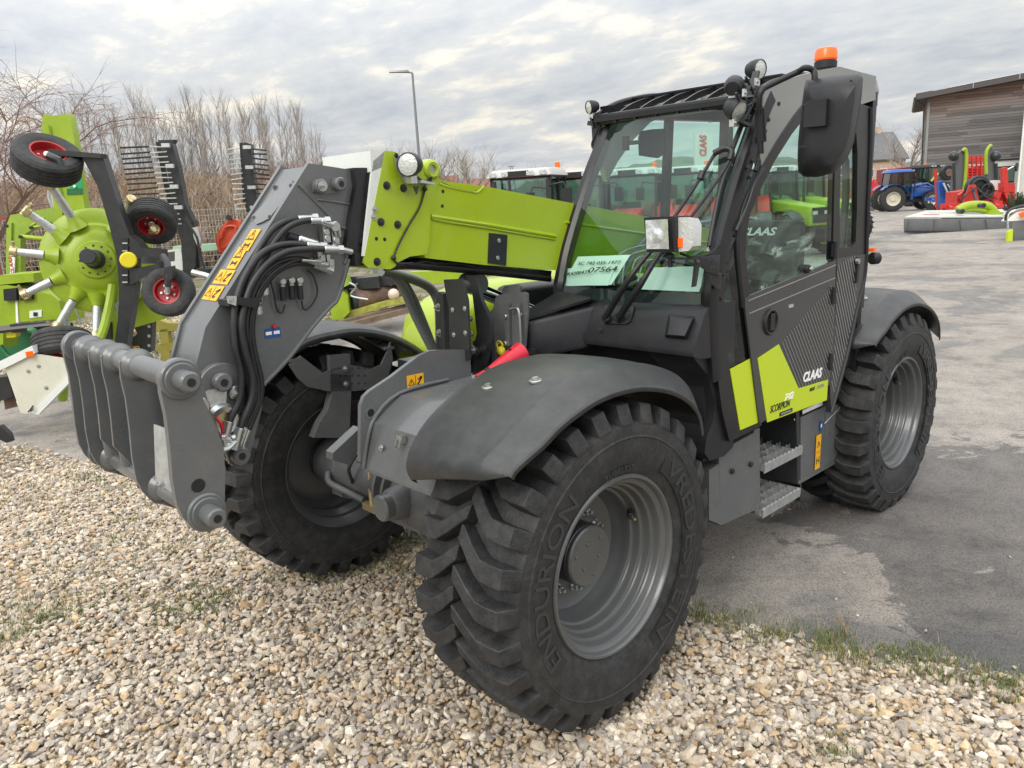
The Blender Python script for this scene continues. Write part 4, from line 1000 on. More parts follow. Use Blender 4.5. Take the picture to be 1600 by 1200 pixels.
b.build('headlamp_bracket',hl_)
# mirror outside, with bent arm
b=MB(); xm=-1.08
arm=[mp(1189,240,'y',1.10),mp(1187,190,'y',1.10),mp(1186,160,'y',1.11),mp(1190,142,'y',1.12),mp(1205,132,'y',1.14),mp(1245,113,'y',1.22),mp(1258,106,'y',1.26),mp(1270,110,'y',1.28),mp(1273,122,'y',1.29),mp(1271,170,'y',1.29),mp(1265,212,'y',1.29)]
b.tube(arm,.0125,bp,12,True,4)
b.cyl(mp(1187,168,'y',1.10),mp(1190,222,'y',1.10),.021,bp,18,.003)
b.bar(mp(1190,172,'y',1.08),mp(1187,175,'y',1.04),.03,.03,bp,bev=.003); b.bar(mp(1190,216,'y',1.08),mp(1189,216,'y',1.04),.03,.03,bp,bev=.003)
b.cyl(mp(1268,160,'y',1.285),mp(1268,198,'y',1.285),.034,bp,20,.006)
b.box(mp(1280,178,'x',xm+.03),(.08,.09,.10),bp,.02)
mir=b.build('mirror_arm',cab)
b=MB()
MF_=[(1260,124),(1300,117),(1342,115),(1346,122),(1344,150),(1338,190),(1332,222),(1325,240),(1316,255),(1300,270),(1275,277),(1255,276),(1247,268),(1246,245),(1247,220),(1252,170),(1256,140)]
def shr(pts,k,x): 
    cx=sum(p[0] for p in pts)/len(pts); cy=sum(p[1] for p in pts)/len(pts); return [mp(cx+(a-cx)*k,cy+(c-cy)*k,'x',x) for a,c in pts]
A=shr(MF_,1.0,xm-.05); B_=shr(MF_,.97,xm-.02); C_=shr(MF_,.82,xm+.035); D_=shr(MF_,.5,xm+.042)
bb=bmesh.new(); L0=[[bb.verts.new(p) for p in S_] for S_ in ([q+Vector((-.015,0,0)) for q in A],A,B_,C_,D_)]
n=len(MF_)
for i in range(4):
    for k in range(n): bb.faces.new([L0[i][k],L0[i][(k+1)%n],L0[i+1][(k+1)%n],L0[i+1][k]])
bb.faces.new(L0[0]); bb.faces.new(L0[-1]); bmesh.ops.recalc_face_normals(bb,faces=bb.faces); b.merge(bb,bp)
b.bar(mp(1248,230,'x',xm+.035),mp(1300,229,'x',xm+.035),.004,.008,M['ink']); b.bar(mp(1300,229,'x',xm+.035),mp(1326,222,'x',xm+.0),.004,.008,M['ink'])
b.tube([mp(1330,125,'x',xm+.02),mp(1322,190,'x',xm+.025),mp(1312,222,'x',xm+.025),mp(1300,229,'x',xm+.035)],.005,bp,6)
b.bar(mp(1252,228,'x',xm+.036),mp(1315,226,'x',xm+.032),.006,.006,M['ink']); b.build('mirror_housing',mir,60)
# lamps on the roof corners
def rl(c,d,r,name='roof_lamp',body='black'): return worklight(cab,c,d,r,body,r*1.5,name)
rl(mp(920,168,'x',-1.08),(.9,-.35,-.15),.034)
b=MB(); b.bar(mp(918,192,'x',-1.09),mp(938,196,'x',-1.13),.03,.02,bk,bev=.002); b.bar(mp(924,184,'x',-1.09),mp(928,200,'x',-1.09),.02,.01,bk,bev=.002); b.prism(X(-1.12,(924,196),(938,196),(950,205),(938,215),(930,225),(926,230)),(-.03,0,0),bk,.003); b.tube(X(-1.1,(935,200),(925,225),(930,235)),.006,bp,8)
b.build('lamp_bracket',cab)
rl(mp(1188,108,'y',1.02),(.15,.95,-.1),.042)
rl(mp(1148,133,'y',.98),(-.8,-.3,.3),.042)
rl(mp(1155,174,'y',1.03),(.12,.88,-.5),.046)
b=MB()
for a_,c_ in (((1175,140),(1182,112)),((1160,155),(1168,133)),((1150,188),(1168,196)),((1180,125),(1172,160)),((1172,150),(1182,170))): b.bar(mp(*a_,'y',1.03),mp(*c_,'y',1.03),.03,.012,bk,bev=.002)
for q in ((1182,128),(1163,145),(1147,192)): p=mp(*q,'y',1.045); b.box(p,(.02,.01,.03),M['galv'],.002); b.bolt(p+Vector((0,.005,0)),(0,1,0),.006,M['steel'])
b.tube(Y(1.04,(1150,145),(1160,165),(1175,160),(1180,140),(1190,135)),.006,bp,8); b.tube(Y(1.04,(1165,120),(1178,150),(1170,175),(1160,190)),.006,bp,8)
b.tube(Y(1.07,(1193,262),(1180,285),(1168,320),(1150,360)),.006,M['blackmetal'],8)
b.cyl(mp(1186,250,'y',1.07),mp(1180,268,'y',1.07),.010,bp,12,.002)
for q in ((1176,252),(1172,278),(1168,262)): b.bolt(mp(*q,'y',1.066),(0,1,0),.007,bk)
b.build('lamp_bracket',cab)
# ---- interior
b=MB()
yc=.60; b.box((-1.75,yc,1.10),(.46,.48,.16),bp,.04); b.box((-1.72,yc,1.24),(.50,.50,.14),M['seat'],.05)
b.loft([Vector((-1.94,yc-.25,1.25)),Vector((-1.94,yc+.25,1.25)),Vector((-2.06,yc+.25,1.25)),Vector((-2.06,yc-.25,1.25))],[Vector((-2.08,yc-.20,1.80)),Vector((-2.08,yc+.20,1.80)),Vector((-2.16,yc+.20,1.80)),Vector((-2.16,yc-.20,1.80))],M['seat'],.04)
seat=b.build('seat',cab)
b=MB(); rows=[]
rr=random.Random(4)
for i in range(15):
    z=1.22+.62*i/14; rows.append([Vector((-1.92-.20*(z-1.25)+.03+rr.uniform(-.024,.024)+(.05*math.cos((k/14-.5)*PI)),yc-.31+.62*k/14,z+rr.uniform(-.01,.01))) for k in range(15)])
b.grid(rows,M['plasticwrap']); b.build('plastic_seat_cover',seat)
b=MB(); put_text(b,'CLAAS',(-1.965,yc-.11,1.72),(0,1,0),(-.18,0,1),.045,M['whiteprint'],width=.22,shear=.25,bold=.03); 
b.build('seat_lettering',seat)
b=MB(); b.tube([(-1.55,yc-.28,1.42),(-1.85,yc-.30,1.44)],.035,bp,10,False); b.box((-1.6,.30,1.25),(.5,.14,.30),bp,.03); b.cyl((-1.50,.30,1.4),(-1.47,.31,1.52),.02,bp,12,.004); b.sphere((-1.47,.31,1.55),.03,bp); b.build('armrest_console',cab)
b=MB(); b.loft([Vector((-.86,YR+.08,1.42)),Vector((-.86,YL-.08,1.42)),Vector((-1.18,YL-.2,1.25)),Vector((-1.18,YR+.2,1.25))],[Vector((-.83,YR+.08,1.482)),Vector((-.83,YL-.08,1.482)),Vector((-1.15,YL-.2,1.44)),Vector((-1.15,YR+.2,1.44))],bp,.02)
b.cyl((-1.02,yc,1.3),(-1.22,yc,1.52),.035,bp,16,.004)
c=Vector((-1.24,yc,1.54)); d=Vector((-.55,0,.84)).normalized(); u=Vector((0,1,0)); w=d.cross(u)
b.tube([c+(u*math.cos(2*PI*k/32)+w*math.sin(2*PI*k/32))*.19 for k in range(33)],.014,bp,8,False,caps=False)
for k in range(3): a_=2*PI*k/3+.5; b.tube([c,c+(u*math.cos(a_)+w*math.sin(a_))*.19],.012,bp,8,False)
b.build('dashboard',cab)
b=MB(); b.prism([mp(1018,202,'x',-1.25),mp(1037,201,'x',-1.25),mp(1038,238,'x',-1.25),mp(1025,247,'x',-1.25),mp(998,243,'x',-1.25),mp(997,215,'x',-1.25),mp(1000,205,'x',-1.25)],(-.02,0,0),M['black'],.006); b.bar(mp(978,224,'x',-1.2),mp(1000,222,'x',-1.24),.02,.02,bp); b.box(mp(978,224,'x',-1.19),(.02,.03,.07),bp,.004); b.build('rear_view_mirror',cab)
b=MB(); b.tube([(-2.25,.95,1.4),(-2.25,.95,2.1),(-2.1,.85,2.3)],.02,M['grey'],10); b.tube([(-1.2,YR+.04,1.5),(-1.5,YR+.04,1.75),(-2.2,YR+.04,1.8)],.012,M['grey'],8); b.tube([(-1.2,YR+.04,1.47),(-1.9,YR+.04,1.6),(-2.25,YR+.04,1.7)],.012,M['grey'],8)
for k in range(4): b.tube([(-1.15-.07*k,YR+.05,1.5),(-1.2-.07*k,YR+.05,1.66-.02*k),(-1.5,YR+.05,1.70-.03*k)],.005,M['galv'],6)
b.build('inside_rail',cab)
b=MB(); b.box((-2.31,.30,1.62),(.01,.10,.10),M['paper']); b.box((-2.304,.30,1.62),(.004,.085,.085),M['ink']); 
b.tube([(-2.30,.32,1.655),(-2.30,.31,1.62),(-2.30,.29,1.60)],.004,M['paper'],6,False); b.build('exit_sticker',cab)
# ---- steps and boxes under the cab
b=MB(); gg=g
b.prism(Y(1.0,(1123,706),(1178,676),(1180,797),(1126,821)),(0,-.45,0),gg,.004)
b.prism(Y(1.0,(1108,735),(1123,725),(1126,820),(1108,812)),(0,-.40,0),gg,.004)
for q in ((1172,725),(1143,736)): p=mp(*q,'y',1.002); b.cyl(p,p+Vector((0,.012,0)),.014,M['black'],16,.003)
b.build('storage_box',TH)
b=MB()
b.prism(Y(1.0,(1178,672),(1187,668),(1188,806),(1180,803)),(0,-.35,0),gg,.002)
b.prism(Y(1.0,(1244,642),(1249,640),(1250,752),(1246,756)),(0,-.35,0),bk,.002)
b.prism(Y(.66,(1150,640),(1250,640),(1250,780),(1150,790)),(0,-.02,0),bk)
b.box((-1.53,.8,.86),(.42,.4,.02),bk)
b.build('step_frame',TH)
def step(z):
    b=MB(); x0,x1=-1.335,-1.745; y0,y1=.80,1.02
    b.prism([Vector((x0,y1,z-.03)),Vector((x1,y1,z-.03)),Vector((x1,y1,z+.015)),Vector((x0,y1,z+.015))],(0,-.004,0),M['galv'])
    b.prism([Vector((x0,y0,z-.03)),Vector((x1,y0,z-.03)),Vector((x1,y0,z+.015)),Vector((x0,y0,z+.015))],(0,-.004,0),M['galv'])
    for k in range(5):
        y=y0+(y1-y0)*k/4*.98; 
        A=[]
        m_=20
        for j in range(m_+1): A.append(Vector((x0+(x1-x0)*j/m_,y,z+.015+(.012 if j%2 else 0))))
        b.prism(A+[Vector((x1,y,z-.015)),Vector((x0,y,z-.015))],(0,-.003,0),M['galv'])
    for k in range(6):
        x=x0+(x1-x0)*k/5; b.prism([Vector((x,y0,z-.02)),Vector((x,y1,z-.02)),Vector((x,y1,z+.016)),Vector((x,y0,z+.016))],(-.004,0,0),M['galv'])
    b.build('step',TH)
step(.605); step(.365)
b=MB()
b.prism(Y(1.0,(1251,652),(1287,636),(1308,632),(1312,636),(1304,722),(1251,752)),(0,-.5,0),gg,.006)
b.prism(Y(1.003,(1248,752),(1306,720),(1306,724),(1248,757)),(0,-.5,0),gg,.001)
b.prism(Y(1.004,(1290,640),(1314,640),(1308,716),(1286,730)),(0,-.01,0),gg,.003)
b.tube([mp(1288,662,'y',1.01),mp(1312,637,'y',1.01)],.004,M['galv'],6,False)
b.bar(mp(1254,644,'y',1.002),mp(1285,630,'y',1.002),.002,.022,M['whiteprint'],up=(0,0,1)); 
bx=b.build('tank_box',TH)
b=MB(); p=mp(1278,706,'y',1.0055); warn(b,p,(-1,0,0),(0,0,1),.060,.20,n=Vector((0,1,0))); p=mp(1283,665,'y',1.005); b.box(p,(.03,.002,.055),M['blue']); b.box(p+Vector((0,.0015,0)),(.012,.001,.02),M['whiteprint']); 
b.build('warning_sticker',bx); b=MB(); p=mp(1240,655,'y',.99); b.prism([p,p+Vector((-.05,0,.01)),p+Vector((-.05,0,-.05))],(0,.002,0),M['paper']); b.build('paper_tag',bx)
b=MB(); b.prism(Y(.98,(1299,642),(1322,560),(1328,556),(1326,620),(1310,660),(1305,650)),(0,-.4,0),bp,.01); b.box((-2.15,.6,1.0),(.5,.5,.35),bp,.02); b.build('mudguard_panel',TH)
# papers lying behind the windscreen
def paper(pts,label,texts,name='paper_sheet'):
    b=MB(); P=[ws(*q,-.03) for q in pts]
    # flatten to a plane leaning on the glass
    b.prism(P,(P[1]-P[0]).cross(P[2]-P[1]).normalized()*.0012,M['paper'])
    for (t,q0,q1,h,w,m) in texts:
        a=ws(*q0,-.024); c=ws(*q1,-.024); up=(P[0]-P[3]); put_text(b,t,a,(c-a),up,h,M[m],width=(c-a).length)
    o=b.build(name); o.matrix_world=MAT; tag(o,label,'paper'); return o
paper([(903,401),(985,398),(955,445),(878,447)],'printed data sheet behind the windscreen, the one with the large machine number',[('SC 742 035-1977',(902,414),(968,412),.018,0,'ink'),('07564',(918,426),(962,424),.030,0,'ink')])
paper([(881,420),(962,414),(950,446),(873,446)],'small folded sheet with a code number, low left behind the windscreen',[('K4200435',(886,431),(920,427),.018,0,'ink')])
paper([(1022,418),(1092,416),(1104,424),(1092,456),(998,452)],'large blank-looking white sheet behind the lower right of the windscreen',[])
# ================================================================= WORLD, SUN, CAMERA
W=bpy.data.worlds.new("World"); sc.world=W; W.use_nodes=True; nt=W.node_tree; N=nt.nodes; L=nt.links; N.clear()
SUN_EL,SUN_AZ=R(38),R(14)          # direction towards the sun (machine-parallel world axes)
out=N.new('ShaderNodeOutputWorld'); bg_=N.new('ShaderNodeBackground'); bg_.inputs[1].default_value=.1
sky=N.new('ShaderNodeTexSky'); sky.sky_type='NISHITA'; sky.sun_disc=False; sky.sun_elevation=SUN_EL; sky.sun_rotation=PI/2-SUN_AZ; sky.air_density=1.5; sky.dust_density=4
tc=N.new('ShaderNodeTexCoord'); sp=N.new('ShaderNodeSeparateXYZ'); L.new(tc.outputs['Generated'],sp.inputs[0])
# flat cloud layer: project the view direction on a plane overhead
mx_=N.new('ShaderNodeMath'); mx_.operation='MAXIMUM'; mx_.inputs[1].default_value=.0; L.new(sp.outputs['Z'],mx_.inputs[0])
ad=N.new('ShaderNodeMath'); ad.operation='ADD'; ad.inputs[1].default_value=.16; L.new(mx_.outputs[0],ad.inputs[0])
dv=N.new('ShaderNodeVectorMath'); dv.operation='DIVIDE'; cb=N.new('ShaderNodeCombineXYZ')
for i in range(3): L.new(ad.outputs[0],cb.inputs[i])
L.new(tc.outputs['Generated'],dv.inputs[0]); L.new(cb.outputs[0],dv.inputs[1])
mpg=N.new('ShaderNodeMapping'); mpg.inputs['Rotation'].default_value=(0,0,R(-42)); mpg.inputs['Scale'].default_value=(1.25,.85,0); L.new(dv.outputs[0],mpg.inputs[0])
def noise(s,d,r,dist=0):
    n=N.new('ShaderNodeTexNoise'); n.inputs['Scale'].default_value=s; n.inputs['Detail'].default_value=d; n.inputs['Roughness'].default_value=r; n.inputs['Distortion'].default_value=dist; L.new(mpg.outputs[0],n.inputs['Vector']); return n
n1=noise(1.5,8,.58,.15); n2=noise(4.2,7,.62,.1)
mxn=N.new('ShaderNodeMix'); mxn.inputs[0].default_value=.33; L.new(n1.outputs['Fac'],mxn.inputs[2]); L.new(n2.outputs['Fac'],mxn.inputs[3])
cr=N.new('ShaderNodeValToRGB'); e=cr.color_ramp.elements
e[0].position=.36; e[0].color=(5.6,6.0,6.7,1); e[1].position=.61; e[1].color=(11.2,10.5,9.1,1)
q=e.new(.455); q.color=(6.9,7.2,7.6,1); q=e.new(.525); q.color=(7.9,8.0,8.0,1)
L.new(mxn.outputs[0],cr.inputs[0])
# brighter towards the hidden sun
nv=N.new('ShaderNodeVectorMath'); nv.operation='DOT_PRODUCT'; L.new(tc.outputs['Generated'],nv.inputs[0]); 
sd_=Vector((math.cos(SUN_EL)*math.cos(SUN_AZ),math.cos(SUN_EL)*math.sin(SUN_AZ),math.sin(SUN_EL))); nv.inputs[1].default_value=sd_
mr=N.new('ShaderNodeMapRange'); mr.inputs['From Min'].default_value=-.6; mr.inputs['From Max'].default_value=1; mr.inputs['To Min'].default_value=.90; mr.inputs['To Max'].default_value=1.20; L.new(nv.outputs['Value'],mr.inputs['Value'])
zen=N.new('ShaderNodeMapRange'); zen.inputs['From Min'].default_value=.12; zen.inputs['From Max'].default_value=1; zen.inputs['To Min'].default_value=.91; zen.inputs['To Max'].default_value=2.7; L.new(sp.outputs['Z'],zen.inputs['Value'])  # an overcast sky is brightest overhead
zm=N.new('ShaderNodeMath'); zm.operation='MULTIPLY'; L.new(mr.outputs[0],zm.inputs[0]); L.new(zen.outputs[0],zm.inputs[1])
ml=N.new('ShaderNodeVectorMath'); ml.operation='SCALE'; L.new(cr.outputs[0],ml.inputs[0]); L.new(zm.outputs[0],ml.inputs['Scale'])
fin=N.new('ShaderNodeMix'); fin.data_type='RGBA'; fin.inputs[0].default_value=.93; L.new(sky.outputs[0],fin.inputs[6]); L.new(ml.outputs[0],fin.inputs[7])
# grey band near the horizon
L.new(fin.outputs[2],bg_.inputs[0]); L.new(bg_.outputs[0],out.inputs[0])
ld=bpy.data.lights.new('sun','SUN'); ld.energy=1.35; ld.angle=R(28); ld.color=(1,.94,.86); lo=bpy.data.objects.new('sun',ld); COL.objects.link(lo)
lo.rotation_euler=(-sd_).to_track_quat('-Z','Y').to_euler()
cd=bpy.data.cameras.new('camera'); co=bpy.data.objects.new('camera',cd); COL.objects.link(co); sc.camera=co
cd.sensor_width=36; cd.lens=36*FPX/1600; cd.clip_start=.05; cd.clip_end=4000
m3=Matrix((WR,WU,-WF)).transposed(); co.matrix_world=Matrix.Translation(CAM)@m3.to_4x4()
sc.view_settings.view_transform='Standard'; sc.view_settings.look='None'; sc.view_settings.exposure=.20; sc.view_settings.gamma=1
sc.render.engine='CYCLES'; sc.render.resolution_x=1024; sc.render.resolution_y=768
# ================================================================= GROUND
def ground_mat(name,kind):
    m=bpy.data.materials.new(name); m.use_nodes=True; nt=m.node_tree; N=nt.nodes; L=nt.links; b=N['Principled BSDF']
    tc=N.new('ShaderNodeTexCoord')
    def nz(s,d=6,r=.6,dist=0):
        n=N.new('ShaderNodeTexNoise'); n.inputs['Scale'].default_value=s; n.inputs['Detail'].default_value=d; n.inputs['Roughness'].default_value=r; n.inputs['Distortion'].default_value=dist; L.new(tc.outputs['Object'],n.inputs['Vector']); return n
    def ramp(src,stops):
        c=N.new('ShaderNodeValToRGB'); e=c.color_ramp.elements; e[0].position=stops[0][0]; e[0].color=(*stops[0][1],1); e[1].position=stops[-1][0]; e[1].color=(*stops[-1][1],1)
        for p,col in stops[1:-1]: q=e.new(p); q.color=(*col,1)
        L.new(src,c.inputs[0]); return c
    def mix(f,a,c,mode='MIX'):
        x=N.new('ShaderNodeMix'); x.data_type='RGBA'; x.blend_type=mode
        if isinstance(f,float): x.inputs[0].default_value=f
        else: L.new(f,x.inputs[0])
        L.new(a,x.inputs[6]); 
        if isinstance(c,tuple): x.inputs[7].default_value=(*c,1)
        else: L.new(c,x.inputs[7])
        return x.outputs[2]
    if kind=='asphalt':
        big=nz(.42,8,.62,.6); base=ramp(big.outputs['Fac'],[(.34,(.16,.152,.145)),(.445,(.20,.19,.18)),(.47,(.285,.258,.23)),(.60,(.33,.30,.27)),(.75,(.27,.255,.24))])
        mid=nz(3.1,8,.75); md=ramp(mid.outputs['Fac'],[(.30,(.55,.55,.56)),(.5,(1,1,1)),(.7,(1.25,1.22,1.17))])
        col=mix(1.0,base.outputs[0],md.outputs[0],'MULTIPLY')
        fine=N.new('ShaderNodeTexVoronoi'); fine.inputs['Scale'].default_value=115; L.new(tc.outputs['Object'],fine.inputs['Vector'])
        fr=ramp(fine.outputs['Distance'],[(.0,(1.25,1.23,1.2)),(.35,(1,1,1)),(.75,(.5,.5,.5))]); col=mix(.75,col,fr.outputs[0],'MULTIPLY')
        sp=nz(240,2,.5); spk=ramp(sp.outputs['Fac'],[(.64,(0,0,0)),(.72,(1,1,1))]); sc_=N.new('ShaderNodeMath'); sc_.operation='MULTIPLY'; sc_.inputs[1].default_value=.35; L.new(spk.outputs[0],sc_.inputs[0]); col=mix(sc_.outputs[0],col,(.5,.47,.43))
        cr=nz(1.7,9,.8,1.5); crk=ramp(cr.outputs['Fac'],[(.495,(1,1,1)),(.5,(.55,.55,.55)),(.505,(1,1,1))]); col=mix(.4,col,crk.outputs[0],'MULTIPLY')
        # damp stains with a shape of their own
        wet=None
        for (px,py,rad_) in ((1590,985,.62),(1600,800,1.5)):
            P=gp(px,py); vd=N.new('ShaderNodeVectorMath'); vd.operation='DISTANCE'; L.new(tc.outputs['Object'],vd.inputs[0]); vd.inputs[1].default_value=P
            ma=N.new('ShaderNodeMath'); ma.operation='MULTIPLY_ADD'; L.new(vd.outputs['Value'],ma.inputs[0]); ma.inputs[1].default_value=-1/rad_; ma.inputs[2].default_value=1.0
            if wet is None: wet=ma.outputs[0]
            else:
                mm=N.new('ShaderNodeMath'); mm.operation='MAXIMUM'; L.new(wet,mm.inputs[0]); L.new(ma.outputs[0],mm.inputs[1]); wet=mm.outputs[0]
        wn_=nz(2.2,8,.7,.8); wa=N.new('ShaderNodeMath'); wa.operation='MULTIPLY_ADD'; L.new(wn_.outputs['Fac'],wa.inputs[0]); wa.inputs[1].default_value=2.2; wa.inputs[2].default_value=-1.1; wb=N.new('ShaderNodeMath'); L.new(wet,wb.inputs[0]); L.new(wa.outputs[0],wb.inputs[1])
        wr_=ramp(wb.outputs[0],[(.10,(1,1,1)),(.16,(.50,.51,.54))]); col=mix(1.0,col,wr_.outputs[0],'MULTIPLY')
        L.new(col,b.inputs['Base Color'])
        rr=N.new('ShaderNodeMapRange'); rr.inputs['From Min'].default_value=.35; rr.inputs['From Max'].default_value=.5; rr.inputs['To Min'].default_value=.55; rr.inputs['To Max'].default_value=.88; L.new(big.outputs['Fac'],rr.inputs['Value']); L.new(rr.outputs[0],b.inputs['Roughness'])
        bp=N.new('ShaderNodeBump'); bp.inputs['Strength'].default_value=.7; bp.inputs['Distance'].default_value=.006; L.new(fine.outputs['Distance'],bp.inputs['Height']); bp.invert=True
        bp2=N.new('ShaderNodeBump'); bp2.inputs['Strength'].default_value=.5; bp2.inputs['Distance'].default_value=.02; L.new(mid.outputs['Fac'],bp2.inputs['Height']); L.new(bp.outputs[0],bp2.inputs['Normal']); L.new(bp2.outputs[0],b.inputs['Normal'])
    else:
        vo=N.new('ShaderNodeTexVoronoi'); vo.inputs['Scale'].default_value=34; L.new(tc.outputs['Object'],vo.inputs['Vector'])
        s1=N.new('ShaderNodeSeparateColor'); L.new(vo.outputs['Color'],s1.inputs[0])
        c1=ramp(s1.outputs[0],[(.0,(.26,.21,.16)),(.35,(.42,.35,.27)),(.6,(.50,.45,.38)),(.8,(.40,.30,.20)),(1.0,(.56,.52,.46))])
        ed=ramp(vo.outputs['Distance'],[(.3,(1,1,1)),(.62,(.22,.2,.17))]); col=mix(.85,c1.outputs[0],ed.outputs[0],'MULTIPLY')
        if kind=='gravel': pl_=[(.60,(0,0,0)),(.78,(.4,.4,.4))]
        elif kind=='soil': pl_=[(.40,(0,0,0)),(.55,(1,1,1))]
        else: pl_=[(.2,(1,1,1)),(.3,(1,1,1))]
        p=nz(1.1,8,.7,.4); pm=ramp(p.outputs['Fac'],pl_)
        gc=nz(9,6,.7); gcol=ramp(gc.outputs['Fac'],[(.35,(.10,.075,.05)),(.5,(.13,.13,.05)),(.68,(.10,.15,.035))])
        col=mix(pm.outputs[0],col,gcol.outputs[0]); L.new(col,b.inputs['Base Color']); b.inputs['Roughness'].default_value=.9
        bp=N.new('ShaderNodeBump'); bp.inputs['Strength'].default_value=1; bp.inputs['Distance'].default_value=.02; bp.invert=True; L.new(vo.outputs['Distance'],bp.inputs['Height']); L.new(bp.outputs[0],b.inputs['Normal'])
    return m
# far ground to the horizon, gently rough
b=MB(); b.raw([(-1500,-1500,GZ-.03),(800,-1500,GZ-.03),(800,800,GZ-.03),(-1500,800,GZ-.03)],[(0,1,2,3)],ground_mat('meadow_ground','grass')); tag(b.build('ground'),kind='structure')
# asphalt yard
def bx(y): return -.665-.235*y+.05*math.sin(y*1.7)+.03*math.sin(y*4.1+1)      # gravel border x as a function of y
b=MB(); ys=[-5.6+ .25*i for i in range(60)]
edge=[(bx(y)+.10,y) for y in ys]
b.raw([(x,y,GZ) for x,y in [(-150,-95),(-42,-46),(-20,-24),(-12,-9.7),(-6.2,-9.3),(-4.2,-9.0),(-2.5,-8.75),(-.2,-8.2),(3.5,-7.6),(6,-7.2),(9,-7.0),(9,-6.3),(4,-5.9),(1.6,-5.75)]+edge+[(-3,14),(-8,60),(-150,70)]],[tuple(range(13+len(edge)+3))],ground_mat('asphalt','asphalt')); tag(b.build('asphalt_yard'),kind='structure')
# soil and gravel strip behind the yard
b=MB(); b.raw([(x,y,GZ-.012) for x,y in [(-60,-9.0),(-60,-60),(40,-60),(40,-6.5),(9,-6.5),(-2,-8.0),(-6.2,-8.9)]],[tuple(range(7))],ground_mat('soil_and_gravel','soil')); tag(b.build('gravel_strip'),kind='structure')
# near gravel bed
def gh(x,y): return .012*math.sin(x*2.1+y*.7)+.010*math.sin(y*2.9-x*1.3)+.008*math.sin(5.1*x+1)*math.sin(4.3*y)
GB=GZ+.012
b=MB(); rows=[]
for i in range(70):
    y=-6.0+i*.24
    x0=bx(y)-.02; rows.append([Vector((x0+(9.5-x0)*(k/40)**1.4,y,GZ-.004 if k==0 else GB+gh(x0+(9.5-x0)*(k/40)**1.4,y)*(min(1,k/4)))) for k in range(41)])
b.grid(rows,ground_mat('gravel_bed','gravel')); tag(b.build('gravel_bed',sharp=False),kind='structure')
# crushed stones
def make_stones(name,pos,rad,mats_,z0):
    ph=(1+5**.5)/2; ico=np.array([(-1,ph,0),(1,ph,0),(-1,-ph,0),(1,-ph,0),(0,-1,ph),(0,1,ph),(0,-1,-ph),(0,1,-ph),(ph,0,-1),(ph,0,1),(-ph,0,-1),(-ph,0,1)],float); ico/=np.linalg.norm(ico[0])
    F=np.array([(0,11,5),(0,5,1),(0,1,7),(0,7,10),(0,10,11),(1,5,9),(5,11,4),(11,10,2),(10,7,6),(7,1,8),(3,9,4),(3,4,2),(3,2,6),(3,6,8),(3,8,9),(4,9,5),(2,4,11),(6,2,10),(8,6,7),(9,8,1)])
    n=len(pos); v=np.repeat(ico[None],n,0)*(1+RNG.uniform(-.34,.30,(n,12,1)))
    v*=RNG.uniform([.75,.55,.45],[1.45,1.05,.85],(n,3))[:,None,:]
    q=RNG.normal(size=(n,4)); q/=np.linalg.norm(q,axis=1)[:,None]; w,x,y,z=q.T
    Rm=np.stack([1-2*(y*y+z*z),2*(x*y-w*z),2*(x*z+w*y),2*(x*y+w*z),1-2*(x*x+z*z),2*(y*z-w*x),2*(x*z-w*y),2*(y*z+w*x),1-2*(x*x+y*y)],1).reshape(n,3,3)
    # lie mostly flat: squash the vertical after rotating
    v=np.einsum('nij,nkj->nki',Rm,v); v[:,:,2]*=.78
    v=v*rad[:,None,None]+pos[:,None,:]
    pal=np.array([(.53,.47,.39),(.60,.56,.49),(.48,.41,.33),(.50,.39,.26),(.56,.45,.30),(.40,.37,.34),(.65,.62,.56),(.42,.30,.19),(.30,.275,.26),(.55,.50,.43)])
    pr=np.array([.19,.15,.15,.08,.05,.14,.07,.03,.06,.08]); pr/=pr.sum()
    c=pal[RNG.choice(len(pal),n,p=pr)]*RNG.uniform(.82,1.15,(n,1)); c=np.concatenate([c,np.ones((n,1))],1)
    cc=np.repeat(c[:,None,:],12,1); cc[:,:,:3]*=RNG.uniform(.88,1.1,(n,12,1))*np.array([.945,.925,.895])
    f=(F[None]+12*np.arange(n)[:,None,None]).reshape(-1,3)
    return scatter_npmesh(name,v.reshape(-1,3),f,mats_,None,cc.reshape(-1,4),False)
sm=mat('crushed_stone',(.5,.45,.4),.85,bump=.35,bscale=160); nt_=sm.node_tree; at=nt_.nodes.new('ShaderNodeAttribute'); at.attribute_name='stone_col'
mxs=nt_.nodes.new('ShaderNodeMix'); mxs.data_type='RGBA'; mxs.blend_type='MULTIPLY'; mxs.inputs[0].default_value=.7
nzs=nt_.nodes.new('ShaderNodeTexNoise'); nzs.inputs['Scale'].default_value=45; nzs.inputs['Detail'].default_value=5
rps=nt_.nodes.new('ShaderNodeValToRGB'); rps.color_ramp.elements[0].position=.35; rps.color_ramp.elements[0].color=(.74,.68,.60,1); rps.color_ramp.elements[1].position=.6; rps.color_ramp.elements[1].color=(1.08,1.06,1.04,1)
tcs=nt_.nodes.new('ShaderNodeTexCoord'); nt_.links.new(tcs.outputs['Object'],nzs.inputs['Vector']); nt_.links.new(nzs.outputs['Fac'],rps.inputs[0]); nt_.links.new(at.outputs['Color'],mxs.inputs[6]); nt_.links.new(rps.outputs[0],mxs.inputs[7]); nt_.links.new(mxs.outputs[2],nt_.nodes['Principled BSDF'].inputs['Base Color'])
def ingravel(x,y): return x>(-.665-.235*y+.05*np.sin(y*1.7)+.03*np.sin(y*4.1+1))+RNG.normal(0,.035,x.shape)
def ghn(x,y): return .012*np.sin(x*2.1+y*.7)+.010*np.sin(y*2.9-x*1.3)+.008*np.sin(5.1*x+1)*np.sin(4.3*y)
